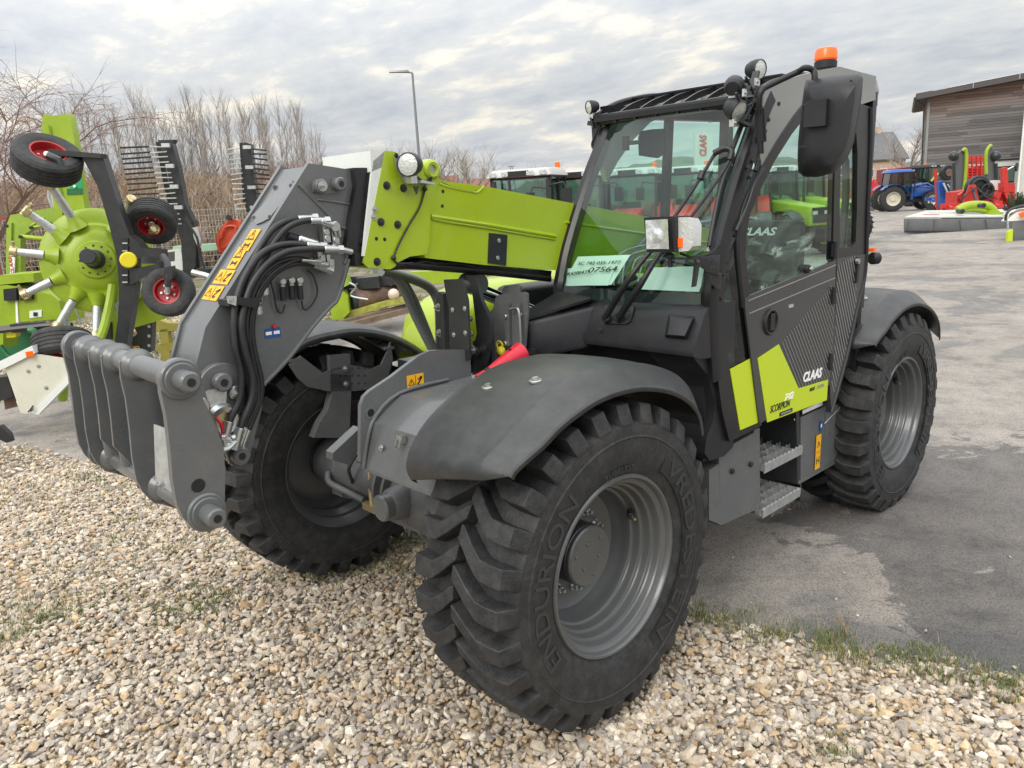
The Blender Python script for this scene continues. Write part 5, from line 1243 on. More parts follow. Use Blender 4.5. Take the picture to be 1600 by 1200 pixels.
def scatter(cell,x0,x1,y0,y1,keep):
    gx,gy=np.meshgrid(np.arange(x0,x1,cell),np.arange(y0,y1,cell)); x=gx.ravel()+RNG.uniform(-.5,.5,gx.size)*cell; y=gy.ravel()+RNG.uniform(-.5,.5,gx.size)*cell
    k=ingravel(x,y)&keep(x,y); return x[k],y[k]
cp=np.array(CAM); fh=np.array(FH); rh=np.array(RH)
def infr(x,y,mx=.85,mn=1.0):
    dx=x-cp[0]; dy=y-cp[1]; d=dx*fh[0]+dy*fh[1]; r=dx*rh[0]+dy*rh[1]; return (d>mn)&(np.abs(r)<d*mx+.3)
xs,ys_=scatter(.0245,-1.6,4.6,-6.0,3.6,lambda x,y:infr(x,y)&((x-cp[0])**2+(y-cp[1])**2<7.4**2))
x2,y2=scatter(.036,-1.6,6.5,-6.2,3.6,lambda x,y:infr(x,y,.85,.6))
x3,y3=scatter(.075,-1.9,6.5,-6,7,lambda x,y:~infr(x,y,.85,1.0))
X_=np.concatenate([xs,x2,x3]); Y_=np.concatenate([ys_,y2,y3]); n=len(X_)
rad=np.clip(RNG.lognormal(math.log(.0150),.34,n),.007,.032); rad[len(xs)+len(x2):]*=1.5
Zs=GB+ghn(X_,Y_)+RNG.uniform(-.004,.020,n); 
pos=np.stack([X_,Y_,Zs],1)
# stones pushed up round the front tyres
ex_=[]
for (cy,sg) in ((.93,1),(-.93,-1)):
    for _ in range(900):
        t=RNG.uniform(0,2*PI); a_=.30+abs(RNG.normal(0,.05)); c_=.27+abs(RNG.normal(0,.045)); px_=a_*math.cos(t)*1.05+.03; py_=cy+c_*math.sin(t); k_=max(0,1-(math.hypot(px_-.03,(py_-cy)*1.1)-.27)/.13)
        ex_.append((px_,py_,GB+.004+RNG.uniform(0,.030)*k_))
ex_=np.array(ex_); pos=np.concatenate([pos,ex_]); rad=np.concatenate([rad,np.clip(RNG.lognormal(math.log(.0135),.3,len(ex_)),.006,.025)])
tag(make_stones('crushed_stones',pos,rad,[sm],GB),kind='stuff')
# loose stones strewn on the asphalt and on the strip behind
xx=RNG.uniform(-9,1.5,2600); yy=RNG.uniform(-9,4,2600); kk=(~ingravel(xx,yy))&(RNG.uniform(0,1,2600)<np.exp(-np.abs(xx-(-.72-.24*yy))*1.8)+.03); xx=xx[kk]; yy=yy[kk]
x5=RNG.uniform(-9,7,26000); y5=RNG.uniform(-15,-7.3,26000); k5=(y5<np.where(x5<-6,-9.1,-8.5+.16*(x5+3)-.0)+RNG.normal(0,.08,26000)-.15); x5=x5[k5]; y5=y5[k5]
P_=np.concatenate([np.stack([xx,yy,np.full(len(xx),GZ+.006)],1),np.stack([x5,y5,np.full(len(x5),GZ+.004)],1)]); rd=np.concatenate([np.clip(RNG.lognormal(math.log(.0085),.35,len(xx)),.003,.022),np.clip(RNG.lognormal(math.log(.024),.3,len(x5)),.01,.05)])
tag(make_stones('strewn_stones',P_,rd,[sm],0),kind='stuff')
# grass tufts
def blades(name,centres,nb,hgt,mats_,spread=.05):
    cs=np.asarray(centres); n=len(cs)*nb; c=np.repeat(cs,nb,0); a=RNG.uniform(0,2*PI,n); d=np.abs(RNG.normal(0,spread,n)); base=c+np.stack([d*np.cos(a),d*np.sin(a),np.zeros(n)],1)
    h=hgt*RNG.uniform(.35,1.2,n); a2=RNG.uniform(0,2*PI,n); ln=h*RNG.uniform(.2,1.0,n); dr=np.stack([np.cos(a2),np.sin(a2),np.zeros(n)],1); sd=np.stack([-np.sin(a2),np.cos(a2),np.zeros(n)],1)*RNG.uniform(.0012,.0028,n)[:,None]*(hgt/.06)**.5
    up=np.array([0,0,1.])[None]
    v0=base-sd; v1=base+sd; mid=base+dr*(ln*.35)[:,None]+up*(h*.6)[:,None]; v2=mid-sd*.8; v3=mid+sd*.8; v4=base+dr*ln[:,None]+up*(h*.95)[:,None]
    V_=np.stack([v0,v1,v2,v3,v4],1).reshape(-1,3); o=5*np.arange(n)[:,None]; F_=np.concatenate([o+np.array([[0,1,3]]),o+np.array([[0,3,2]]),o+np.array([[2,3,4]])]); mi=np.tile(RNG.choice(len(mats_),n,p=[.45,.3,.25]),3)
    return scatter_npmesh(name,V_,F_,mats_,mi)
gm=[mat('grass_green',(.075,.13,.022),.7),mat('grass_olive',(.14,.15,.05),.75),mat('grass_dry',(.28,.22,.12),.8)]
cen=[]
def tuft(px,py,n,s):
    p=gp(px,py,GB+.012); 
    for _ in range(n):
        cen.append((p.x+random.gauss(0,s),p.y+random.gauss(0,s),GB+.020))
for (px,py,n,s) in ((1093,958,8,.05),(1110,972,5,.05),(1145,975,5,.05),(1210,985,9,.05),(1160,968,4,.04),(1300,1000,9,.06),(1320,1015,9,.06),(1345,1025,8,.06),(1420,1030,7,.05),(1445,1042,8,.06),(1465,1048,5,.06),(1510,1052,6,.06),(1560,1068,9,.06),(1585,1075,7,.05),(640,830,16,.10),(620,850,14,.12),(610,880,10,.10),(650,810,12,.1),(300,950,16,.10),(250,945,10,.14),(200,930,8,.12),(90,965,22,.14),(150,945,18,.2),(230,975,20,.16),(330,945,14,.14),(30,1005,14,.14),(560,870,10,.15),(480,900,10,.2),(400,860,10,.25),(100,880,12,.25),(250,840,10,.3),(60,820,10,.3),(350,780,8,.25),(660,840,14,.08),(60,970,8,.1),(20,990,9,.08),(15,960,5,.08),(120,1000,5,.05),(1310,1175,5,.04),(330,870,6,.15),(260,880,6,.15),(180,850,6,.2),(130,765,10,.2),(200,750,8,.2),(60,760,8,.25),(130,745,8,.2),(20,720,8,.3),(230,790,5,.2),(300,700,0,.2),(1185,1000,3,.04),(1270,993,5,.05),(1390,1020,5,.05),(1490,1045,4,.05)): tuft(px,py,n*2,s)
tag(blades('grass_tufts',cen,14,.034,gm,.04),kind='stuff')
c2=[]
for _ in range(900):
    x=random.uniform(-9,3); y=random.uniform(-12.5,-8.0)
    if y<(-9.1 if x<-6 else -8.45+.16*(x+3)): c2.append((x,y,GZ-.01))
for _ in range(420):
    x=random.uniform(-7.5,-2.5); c2.append((x,(-9.35 if x<-6 else -8.75+.16*(x+3))-abs(random.gauss(0,.35)),GZ-.01))
for _ in range(700): c2.append((random.uniform(-40,10),random.uniform(-30,-13),GZ-.01))
tag(blades('weeds',c2,20,.14,gm,.10),kind='stuff')
b=MB(); p=gp(1317,1000,GB); 
for k in range(5): b.tube([p,p+Vector((random.uniform(-.02,.02),random.uniform(-.02,.02),.05)),p+Vector((random.uniform(-.05,.05),random.uniform(-.05,.05),.12))],.0018,M['barktan'],5)
tag(b.build('dry_weed_stalk'),'dry brown weed stalk standing on the border between gravel and asphalt','weed')
# ================================================================= TREES, HEDGE, HILLS
def tree_np(seed,kind):
    r=random.Random(seed); V_=[];F_=[]
    def seg(p,q,r0,r1):
        d=(q-p); 
        if d.length<1e-5: return
        d=d.normalized(); a=Vector((0,0,1)) if abs(d.z)<.9 else Vector((1,0,0)); u=d.cross(a).normalized(); w=d.cross(u); o=len(V_)
        for k in range(3): V_.append(p+(u*math.cos(2*PI*k/3)+w*math.sin(2*PI*k/3))*r0)
        for k in range(3): V_.append(q+(u*math.cos(2*PI*k/3)+w*math.sin(2*PI*k/3))*r1)
        for k in range(3): F_.append((o+k,o+(k+1)%3,o+3+(k+1)%3,o+3+k))
    def grow(p,d,L_,rad,lvl,n,up,wob,droop=0):
        k=n; pts=[p]
        for i in range(k):
            d=(d+Vector((r.gauss(0,wob),r.gauss(0,wob),r.gauss(0,wob)+up-droop*i/k))).normalized(); q=p+d*L_/k
            r0=rad*(1-.85*i/k); r1=rad*(1-.85*(i+1)/k); seg(p,q,r0,r1); p=q; pts.append((p,d,r1,i))
        return pts[1:]
    if kind=='poplar':
        H=r.uniform(.85,1.1); tr=grow(Vector((0,0,0)),Vector((0,0,1)),12*H,.10,0,12,.15,.05)
        for (p,d,rr,i) in tr[1:]:
            for _ in range(4):
                a=r.uniform(0,2*PI); dd=Vector((math.cos(a)*.45,math.sin(a)*.45,.9)).normalized(); br=grow(p-d*r.uniform(0,.8),dd,r.uniform(1.4,3.2)*(1-.04*i),.024,1,5,.12,.10)
                for (p2,d2,r2,j) in br:
                    for _ in range(2):
                        a=r.uniform(0,2*PI); grow(p2,(d2+Vector((math.cos(a)*.6,math.sin(a)*.6,.2))).normalized(),r.uniform(.4,1.1),.008,2,3,.1,.12)
    elif kind=='willow':
        for t in range(5):
            a=t*2*PI/5+r.uniform(-.3,.3); tr=grow(Vector((0,0,0)),Vector((math.cos(a)*.55,math.sin(a)*.55,1)).normalized(),6.2,.11,0,9,.02,.12)
            for (p,d,rr,i) in tr[2:]:
                for _ in range(3):
                    a2=r.uniform(0,2*PI); dd=(d*.6+Vector((math.cos(a2),math.sin(a2),.45))).normalized(); br=grow(p,dd,r.uniform(1.6,2.8),.026,1,7,.0,.12,.16)
                    for (p2,d2,r2,j) in br:
                        for _ in range(4):
                            a3=r.uniform(0,2*PI); tw=grow(p2,(d2*.7+Vector((math.cos(a3),math.sin(a3),.1))*.8).normalized(),r.uniform(.6,1.5),.0075,2,5,0,.12,.42)
                            if r.random()<.5:
                                p3,d3,_,_=tw[2]; grow(p3,(d3+Vector((r.gauss(0,.5),r.gauss(0,.5),-.1))).normalized(),.6,.006,3,3,0,.1,.3)
    elif kind=='round':
        tr=grow(Vector((0,0,0)),Vector((0,0,1)),2.2,.16,0,3,.1,.05); p0=tr[-1][0]
        for _ in range(9):
            a=r.uniform(0,2*PI); br=grow(p0-Vector((0,0,r.uniform(0,.9))),Vector((math.cos(a)*.8,math.sin(a)*.8,.8)).normalized(),r.uniform(2.5,4),.07,1,6,.06,.12)
            for (p2,d2,r2,j) in br[1:]:
                for _ in range(4):
                    a=r.uniform(0,2*PI); b3=grow(p2,(d2+Vector((math.cos(a)*.8,math.sin(a)*.8,.4))).normalized(),r.uniform(.8,1.7),.022,2,4,.05,.15)
                    for (p4,d4,_,_) in b3[1:]:
                        grow(p4,(d4+Vector((r.gauss(0,.5),r.gauss(0,.5),.2))).normalized(),r.uniform(.3,.7),.011,3,2,.02,.1)
    elif kind=='brush':
        for _ in range(70):
            a=r.uniform(0,2*PI); s0=Vector((r.gauss(0,.9),r.gauss(0,.9),0)); br=grow(s0,Vector((math.cos(a)*.30,math.sin(a)*.30,1)).normalized(),r.uniform(1.2,2.7),.018,1,5,.02,.12)
            for (p2,d2,_,j) in br[1:]:
                for _ in range(3): a2=r.uniform(0,2*PI); grow(p2,(d2+Vector((math.cos(a2)*.7,math.sin(a2)*.7,.2))).normalized(),r.uniform(.35,.9),.012,2,2,.0,.15)
    return np.array([tuple(v) for v in V_]),np.array(F_)
def tree(name,seed,kind,m):
    v,f=tree_np(seed,kind); return scatter_npmesh(name,v,f,[m])
def scene_pt(px,D,z=GZ): # ground position under image column px at distance D
    p=vp(px,400,D); q=vp(px,300,D); t=(z-p.z)/(q.z-p.z); p=p+(q-p)*t; return Vector((p.x,p.y,z))
pv=[tree('bare_poplar',11+i,'poplar',M['bark']) for i in range(4)]
rr=random.Random(3); lst=[]
xs_=[120,136,165,205,222,240,270,288,304,322,336,354,371,398,418,432,460,486,500,105,150,178,198,214,232,248,262,280,298,312,330,344,362,380,392,410,424,438,452,466,480,492,506,225,270,318,372,402,446,474,516,188,340]
for i,px in enumerate(xs_):
    D=rr.uniform(66,80); o=pv[i] if i<4 else pv[i%4].copy()
    if i>=4: COL.objects.link(o)
    hpx=168+10*math.sin(i*2.1)+ (0 if px<470 else (px-470)*1.0) + (20 if px<160 else 0)
    hz=345-(px-200)*.058; H=(hz+5-hpx)/ (FPX/D)+2.0
    o.location=scene_pt(px,D); s=H/12.6; o.scale=(s*1.05,s*1.05,s); o.rotation_euler=(0,0,rr.uniform(0,6.28))
    lst.append((px,o))
lst.sort(key=lambda t:t[0])
for k,(px,o) in enumerate(lst): tag(o,'bare leafless poplar in the dense row behind the fence','tree','bare poplars in a row behind the fence')
wl_=tree('bare_willow',5,'willow',M['willow']); wl_.location=scene_pt(-75,19); wl_.scale=(.93,.93,.93); tag(wl_,'large bare tree with drooping reddish twigs at the left edge of the photo','tree')
for i,(px,D,s) in enumerate(((640,150,2.3),(676,145,2.1),(712,150,2.0),(742,140,2.0),(855,160,1.5),(1418,95,1.45))):
    if i==0: rt=tree('bare_tree',21,'round',M['bark']); o=rt
    else: o=rt.copy(); COL.objects.link(o)
    o.location=scene_pt(px,D); o.scale=(s,s,s); o.rotation_euler=(0,0,i*1.3)
    tag(o,['bare round tree just left of the boom work lamp','bare round tree above the eye of the lime boom','bare round tree over the left end of the red roof','bare tree over the right end of the red roof','small bare tree behind the white tractor roof','bare tree in front of the far house left of the timber barn'][i],'tree')
bv=[tree('bare_shrub',41+i,'brush',m) for i,m in enumerate((M['barkred'],M['barktan'],M['bark']))]
# brush: countless stems on the bank -> one mass
Vs=[];Fs=[];Ms=[];off=0; proto=[tree_np(60+i,'brush') for i in range(4)]
def bank_h(D): return max(0,min(2.3,(D-34)*.11))
for k in range(330):
    px=rr.uniform(-150,640); D=rr.uniform(31,62); v,f=proto[k%4]; s=rr.uniform(.7,1.25)*(1 if px<520 else max(.35,1-(px-520)/170)); a=rr.uniform(0,6.28)
    p=scene_pt(px,D); Rz=np.array([[math.cos(a),-math.sin(a),0],[math.sin(a),math.cos(a),0],[0,0,1]])
    fade=1 if px<500 else max(0,1-(px-500)/140)
    vv=(v*np.array([1.35,1.35,1])*s)@Rz.T+np.array([p.x,p.y,GZ+bank_h(D)*fade]); Vs.append(vv); Fs.append(f+off); off+=len(v); 
    mi=(1 if (px<200 or (235<px<330 and D<50)) and rr.random()<.75 else (0 if px>380 and rr.random()<.7 else rr.choice((0,1,2)))); Ms.append(np.full(len(f),mi))
for o in bv: bpy.data.objects.remove(o)
tag(scatter_npmesh('brush_thicket',np.concatenate(Vs),np.concatenate(Fs),[M['barkred'],M['barktan'],M['bark']],np.concatenate(Ms)),kind='stuff')
# bank under the brush and far hills
def ridge(name,cols,D0,D1,m,kindtag='structure',n=3,jit=.0,seed=1):
    r_=random.Random(seed); b=MB(); rows=[]
    for k,t in enumerate([0,.5,1.0,1.6]):
        row=[]
        for (px,h) in cols:
            D=D0+(D1-D0)*t; hh=h*(0,.75,1,.6)[k]; q=scene_pt(px,D); row.append(Vector((q.x,q.y,GZ-.3+hh*(1+r_.uniform(-jit,jit)))))
        rows.append(row)
    b.grid(rows,m); o=b.build(name,None,80); tag(o,kind=kindtag); return o
soilm=mat('bank_soil',(.14,.095,.06),.95,bump=.8,bscale=2,var=.4,vscale=.8)
ridge('bank',[(-700,2.5),(-200,2.5),(100,2.5),(300,2.5),(480,2.3),(560,1.6),(640,.8),(700,0)],33,56,soilm,jit=.08)
hillm=mat('wooded_hill',(.085,.10,.075),.95,bump=1,bscale=.05,var=.45,vscale=.03)
cols=[]
r_=random.Random(9)
for px in range(-400,2300,12): cols.append((px,22+6*math.sin(px*.006+1)+5*math.sin(px*.013)+r_.uniform(0,3.2)+(6 if 820<px<1300 else 0)))
ridge('hills',cols,620,900,hillm)
# ================================================================= FENCE, LAMP, HOUSES
fm=mat('fence_wire',(.45,.45,.42),.5,.4)
def fence_panel():
    b=MB(); Wd=2.5; H=2.35
    for k in range(26): x=Wd*k/25; b.bar((x,0,.05),(x,0,H),.007,.007,fm,up=(0,1,0))
    for k in range(13): z=.06+(H-.1)*k/12; b.bar((0,0,z),(Wd,0,z),.012,.012,fm)
    o=b.build('fence_panel',sharp=False); return o
root=empty('mesh_fence'); fp0=fence_panel()
A=scene_pt(-120,25); B=scene_pt(700,27.5); d=(B-A); L_=d.length; d=d/L_; npn=int(L_/2.5); ang=math.atan2(d.y,d.x)
root.location=A; root.rotation_euler=(0,0,ang); pb=MB(); pb.box((0,0,1.22),(.06,.05,2.45),fm,.004); post0=pb.build('fence_post')
for i in range(npn):
    o=fp0 if i==0 else fp0.copy(); q=post0 if i==0 else post0.copy()
    if i: COL.objects.link(o); COL.objects.link(q)
    o.parent=root; q.parent=root; o.location=(i*2.5,0,0); q.location=(i*2.5,.04,0)
tag(root,'light grey wire mesh fence running behind the parked implements','fence')
b=MB(); rs=mat('red_barrier',(.30,.07,.05),.6); p=scene_pt(-20,24); q=scene_pt(40,24); b.bar(p+Vector((0,0,2.36)),q+Vector((0,0,2.36)),.04,.12,rs); 
for t in (0,.5,1): b.bar(p.lerp(q,t),p.lerp(q,t)+Vector((0,0,2.4)),.05,.05,rs)
tag(b.build('red_railing'),'faded red railing above the fence at the far left','railing')
lp=scene_pt(667,34); root=empty('street_lamp',lp); b=MB(); zt=(vp(653,114,34)-scene_pt(653,34)).z; zt=7.4
m_=mat('lamp_post_steel',(.22,.23,.24),.4,.4); b.lathe([(.085,0),(.08,.5),(.045,zt)],(0,0,0),(0,0,1),m_,16); o=b.build('pole',root)
b=MB(); ax=-RH; b.bar(Vector((0,0,zt)),ax*.25+Vector((0,0,zt+.05)),.06,.06,m_,bev=.01); b.loft([ax*.15+FH*.12+Vector((0,0,zt+.02)),ax*.15-FH*.12+Vector((0,0,zt+.02)),ax*.95-FH*.10+Vector((0,0,zt+.06)),ax*.95+FH*.10+Vector((0,0,zt+.06))],[ax*.15+FH*.10+Vector((0,0,zt+.12)),ax*.15-FH*.10+Vector((0,0,zt+.12)),ax*.95-FH*.07+Vector((0,0,zt+.13)),ax*.95+FH*.07+Vector((0,0,zt+.13))],m_,.01); b.build('lamp_head',root)
tag(root,'tall thin grey street lamp with a flat head standing beyond the boom','street lamp')
def house(px0,px1,D,he,hr,label,roofm,wallm,wins=3,depth=8,gable=True):
    p=scene_pt(px0,D); q=scene_pt(px1,D); x=(q-p).length; root=empty('house',p); root.rotation_euler=(0,0,math.atan2((q-p).y,(q-p).x))
    b=MB(); b.prism([Vector((0,0,0)),Vector((0,0,he)),Vector((0,depth/2,hr)),Vector((0,depth,he)),Vector((0,depth,0))],(x,0,0),wallm); b.build('wall',root)
    b=MB(); o=.4
    for (y0,y1) in ((-o,depth/2),(depth+o,depth/2)):
        z0=he-.35; b.prism([Vector((-o,y0,z0)),Vector((-o,y1,hr)),Vector((-o,y1,hr+.18)),Vector((-o,y0,z0+.18))],(x+2*o,0,0),roofm)
    rf=b.build('roof',root)
    b=MB(); b.box((x*.7,depth/2,hr+.4),(.6,.6,1.2),wallm); b.build('chimney',rf)
    for k in range(wins):
        b=MB(); xx=x*(k+.7)/(wins+.4); b.box((xx,-.02,he*.6),(1.0,.05,1.2),M['white']); w=b.build('window',root); b=MB(); b.box((xx,-.05,he*.6),(.8,.04,1.0),M['glassfar']); b.build('pane',w)
    tag(root,label,'house'); return root
rtile=mat('red_roof_tiles',(.26,.10,.075),.8,var=.2,vscale=1.5); gtile=mat('grey_roof_tiles',(.11,.115,.12),.7,var=.15,vscale=1.2); wl1=mat('cream_render',(.55,.48,.38),.85,var=.1); wl2=mat('pink_render',(.50,.36,.28),.85,var=.12)
house(640,716,150,3.6,7.4,'low house with a red tiled roof left behind the lime boom',rtile,wl1,3)
house(722,770,165,3.9,7.0,'red roofed house right behind the bare trees beyond the boom',rtile,wl1,2)
house(1345,1412,118,5.2,9.0,'pinkish house with grey tiled roof left of the timber barn',gtile,wl2,3,10)
house(1300,1352,105,4.0,8.2,'dark brick house partly hidden behind the cab rear',gtile,mat('brick_render',(.24,.13,.09),.85,var=.2),2,9)
b=MB(); P0=scene_pt(802,420); 
for s in (-1,1):
    b.bar(P0+RH*s*2.5,P0+RH*s*.4+UP*20,.3,.3,M['blackmetal']); 
for z,w in ((14,5),(17.5,4),(20,2)): b.bar(P0-RH*w+UP*z,P0+RH*w+UP*z,.25,.25,M['blackmetal'])
for k in range(6): b.bar(P0+RH*(2.4-.35*k)*(-1)**k+UP*(k*3),P0-RH*(2.1-.35*k)*(-1)**k+UP*(k*3+3),.2,.2,M['blackmetal'])
tag(b.build('power_pylon'),'tiny lattice power pylon on the skyline above the tractor roofs','pylon')
# ================================================================= IMPLEMENTS ON THE LEFT
li=M['rakelime']
def VP_(b,D,pts,th,m,bev=0): b.prism(V(D,*pts),FH*th,m,bev)
def VT(b,pts,r,m,n=10,sm=True,step=4,radii=None): b.tube([vp(*p) for p in pts],r,m,n,sm,step,True,radii)
def swheel(root,c,ax,Rr,w,rimm=None,name='wheel'):
    rimm=rimm or M['redrim']; c=Vector(c); ax=Vector(ax).normalized(); b=MB(); h=w/2
    pr=[(Rr*.50,-h*.80),(Rr*.62,-h*.98),(Rr*.85,-h),(Rr*.955,-h*.86),(Rr*.985,-h*.72)]
    for k in range(5):
        a=-h*.6+k*h*.30; pr+=[(Rr,a-h*.09),(Rr,a+h*.09),(Rr*.975,a+h*.11),(Rr*.975,a+h*.19)]
    pr=pr[:-2]+[(Rr*.985,h*.72),(Rr*.955,h*.86),(Rr*.85,h),(Rr*.62,h*.98),(Rr*.50,h*.80)]
    b.lathe(pr,c,ax,M['rubber'],48); o=b.build(name,root,30)
    b=MB(); b.lathe([(Rr*.52,-h*.78),(Rr*.50,-h*.84),(Rr*.46,-h*.6),(Rr*.44,-h*.2),(Rr*.2,-h*.1),(0,-h*.1)],c,ax,rimm,36); b.lathe([(Rr*.52,h*.78),(Rr*.53,h*.86),(Rr*.48,h*.84),(Rr*.46,h*.6),(Rr*.43,h*.2),(Rr*.25,h*.12),(0,h*.12)],c,ax,rimm,36)
    for k in range(5):
        u=ax.cross(Vector((.3,.2,1))).normalized(); w_=ax.cross(u); a=2*PI*k/5; p=c+(u*math.cos(a)+w_*math.sin(a))*Rr*.27+ax*h*.12; b.cyl(p,p+ax*.02,.014,M['steel'],6)
        p=c+(u*math.cos(a)+w_*math.sin(a))*Rr*.27-ax*h*.1; b.cyl(p,p-ax*.02,.014,M['steel'],6)
    b.cyl(c-ax*h*.6,c+ax*h*.6,Rr*.14,M['steel'],16,.004); b.build('rim',o,30); return o
D=9.0
SW=empty('rotary_swather',scene_pt(150,D)); 
def unroot(o): o.parent=SW; o.matrix_parent_inverse=Matrix.Translation(-SW.location); return o
class RB_:
    def __init__(s,root): s.r=root
def bl(b,name,root,ang=38):
    o=b.build(name,None,ang); o.parent=root; o.matrix_parent_inverse=Matrix.Translation(-root.location); return o
# rotor: domed lime gearbox facing us, with arms
c=vp(152,407,D); ax=(-FH*.90-RH*-.38+UP*.10).normalized(); ax=(-FH*.93+RH*.33+UP*.12).normalized()
b=MB(); b.lathe([(0,.14),(.10,.14),(.13,.12),(.20,.115),(.22,.09),(.30,.08),(.33,.05),(.36,.04),(.40,.035),(.43,.0),(.56,-.02),(.60,-.05),(.60,-.10),(.40,-.18)],c,ax,li,64)
u=ax.cross(UP).normalized(); w_=u.cross(ax)
if w_.z<0: w_=-w_
if u.dot(RH)<0: u=-u
for k in range(12):
    a=2*PI*k/12; p=c+(u*math.cos(a)+w_*math.sin(a))*.16+ax*.115; b.cyl(p,p+ax*.008,.012,M['blackmetal'],8)
rotor=bl(b,'rotor_gearbox',SW)
ends=[(88,292),(45,330),(22,393),(40,458),(92,508),(152,520),(158,468+60),(245,462),(238,355),(205,312)]
angs=[math.atan2(-(y-407),x-152) for x,y in ends]
b0=MB()
for (x,y) in ((78,288),(40,330),(20,393),(38,460),(90,510),(150,525),(205,520),(250,468),(242,358),(205,312)):
    e_=vp(x,y,D-.25); dd=(e_-c); dd=(dd-ax*dd.dot(ax)*.7); L_=dd.length; dn=dd.normalized(); p0=c+dn*.40-ax*.03; p1=c+dn*.53-ax*.0; p2=e_
    b=MB(); b.tube([p0,p0.lerp(p1,.6),p1],.09,li,10,False,radii=[.12,.075,.058]); b.tube([p0+UP*.0,p1],.05,li,8,False)
    h_=bl(b,'arm_socket',rotor); 
    b=MB(); b.tube([p1,p2],.046,M['galv'],14,False,radii=[.050,.040]); b.cyl(p2-(p2-p1).normalized()*.05,p2+(p2-p1).normalized()*.03,.055,M['brass'],14,.01); s2=(p2-p1).normalized().cross(ax); b.cyl(p2-s2*.06,p2+s2*.06,.035,M['brass'],12,.006); b.bar(p2+s2*.02,p2+s2*.11+ax*.03,.03,.03,M['brass'],bev=.006)
    bl(b,'tine_arm',h_)
b=MB(); b.cyl(c+ax*.10,c+ax*.24,.105,M['black'],28,.02); b.lathe([(.10,.10),(.11,.13),(.095,.15),(.11,.17),(.095,.19),(.105,.21)],c,ax,M['black'],28); b.cyl(c+ax*.2,c+ax*.62,.085,M['blackmetal'],24,.01); bl(b,'drive_shaft',SW)
DC=8.35
b=MB(); VP_(b,DC,[(131,240),(160,242),(172,280),(188,330),(200,360),(212,410),(212,450),(206,490),(198,540),(205,560),(176,560),(178,540),(184,500),(186,450),(182,400),(170,350),(152,290),(128,245)],.12,bk,.012)
VP_(b,DC-.03,[(186,368),(200,367),(212,375),(222,388),(252,391),(253,402),(215,400),(210,405),(210,420),(253,410),(255,421),(232,428),(208,444),(190,444),(186,400)],.16,bk,.008)
for y in (372,384,422,433): VP_(b,DC-.045,[(190,y),(200,y),(200,y+9),(191,y+9)],.02,M['ink'],.004); VP_(b,DC-.05,[(191,y+7),(199,y+7),(199,y+9),(191,y+9)],.02,M['galv'])
VP_(b,DC-.05,[(75,232),(100,235),(158,240),(158,247),(100,244),(75,240)],.12,bk,.006)
VP_(b,DC+.35,[(215,402),(250,396),(250,412),(216,412)],.4,M['grey'],.01)
bl(b,'curved_frame_arm',SW)
b=MB(); p=vp(201,406,DC-.03); b.cyl(p,p-FH*.05+RH*.02,.085,M['yellowcap'],28,.012); bl(b,'yellow_hub_cap',SW)
def wh(px,py,D_,R_,w,ax_): 
    o=swheel(None,vp(px,py,D_),ax_,R_,w); o.parent=SW; o.matrix_parent_inverse=Matrix.Translation(-SW.location)
wh(74,250,8.3,.325,.26,-FH*.42+RH*.50+UP*.76)
wh(238,345,8.8,.262,.24,-FH*.80+RH*.12-UP*.60)
wh(264,456,8.3,.262,.18,-FH*.95+RH*.1+UP*.22)
wh(98,540,7.6,.27,.26,FH*.42-RH*.15+UP*.90)
b=MB(); VT(b,[(262,448,8.15),(263,430,8.15),(262,412,8.2),(254,400,8.3)],.035,bk,8,False); VP_(b,8.12,[(256,418),(268,416),(269,435),(264,440),(256,436)],.1,bk,.01); b.cyl(vp(262,458,8.2),vp(262,436,8.2),.03,M['steel'],12,.004)
VT(b,[(75,243,8.15),(92,250,8.15),(96,262,8.15)],.04,bk,8,False); VT(b,[(250,408,8.3),(252,425,8.3)],.03,bk,8,False); bl(b,'wheel_fork',SW)
b=MB(); VT(b,[(148,540,8.5),(160,520,8.6),(170,480,8.8),(176,445,8.9)],.05,li,8); VT(b,[(104,508,8.8),(112,470,9.0),(128,505,8.9)],.02,M['galv'],8,False); bl(b,'stay',SW)
b=MB(); VP_(b,9.4,[(140,470),(176,470),(178,560),(150,585),(150,520)],.2,li,.02); VP_(b,9.35,[(152,505),(172,504),(174,530),(166,532),(153,515)],.05,M['ink'],.01); VP_(b,9.2,[(205,425),(235,430),(250,445),(252,500),(210,512)],.3,li,.03); VT(b,[(205,432,9),(212,424,9),(220,428,9),(232,422,9),(236,432,9)],.05,li,8); VP_(b,9.3,[(148,470),(152,468),(154,500),(150,505)],.02,M['orange'])
bl(b,'chassis_box',SW)
tag(SW,'lime rotary rake folded upright with silver arms and red rimmed wheels, at the far left','hay rake')
# tall lime mast
b=MB(); Dm=10.4
VP_(b,Dm,[(78,181),(107,178),(110,182),(118,232),(137,355),(108,360),(92,300),(82,232),(76,195)],.14,li,.01)
VP_(b,Dm+.05,[(68,178),(80,180),(84,232),(95,310),(100,360),(92,360),(78,290),(72,235),(64,214),(66,190)],.16,li,.01)
VP_(b,Dm-.012,[(118,240),(124,240),(130,302),(104,304),(104,298),(116,285)],.012,M['green']); VP_(b,Dm-.014,[(104,295),(129,294),(130,303),(105,304)],.012,M['greenpaint'])
for q in ((117,250),(120,273),(117,291)): p=vp(*q,Dm-.02); b.cyl(p,p-FH*.015,.018,M['paper'],10)
b.tube([vp(75,195,Dm-.03),vp(85,260,Dm-.03),vp(100,330,Dm-.03)],.012,li,8)
mm=b.build('lime_mast'); tag(mm,'tall leaning lime steel mast with a green label behind the hay rake','mast')
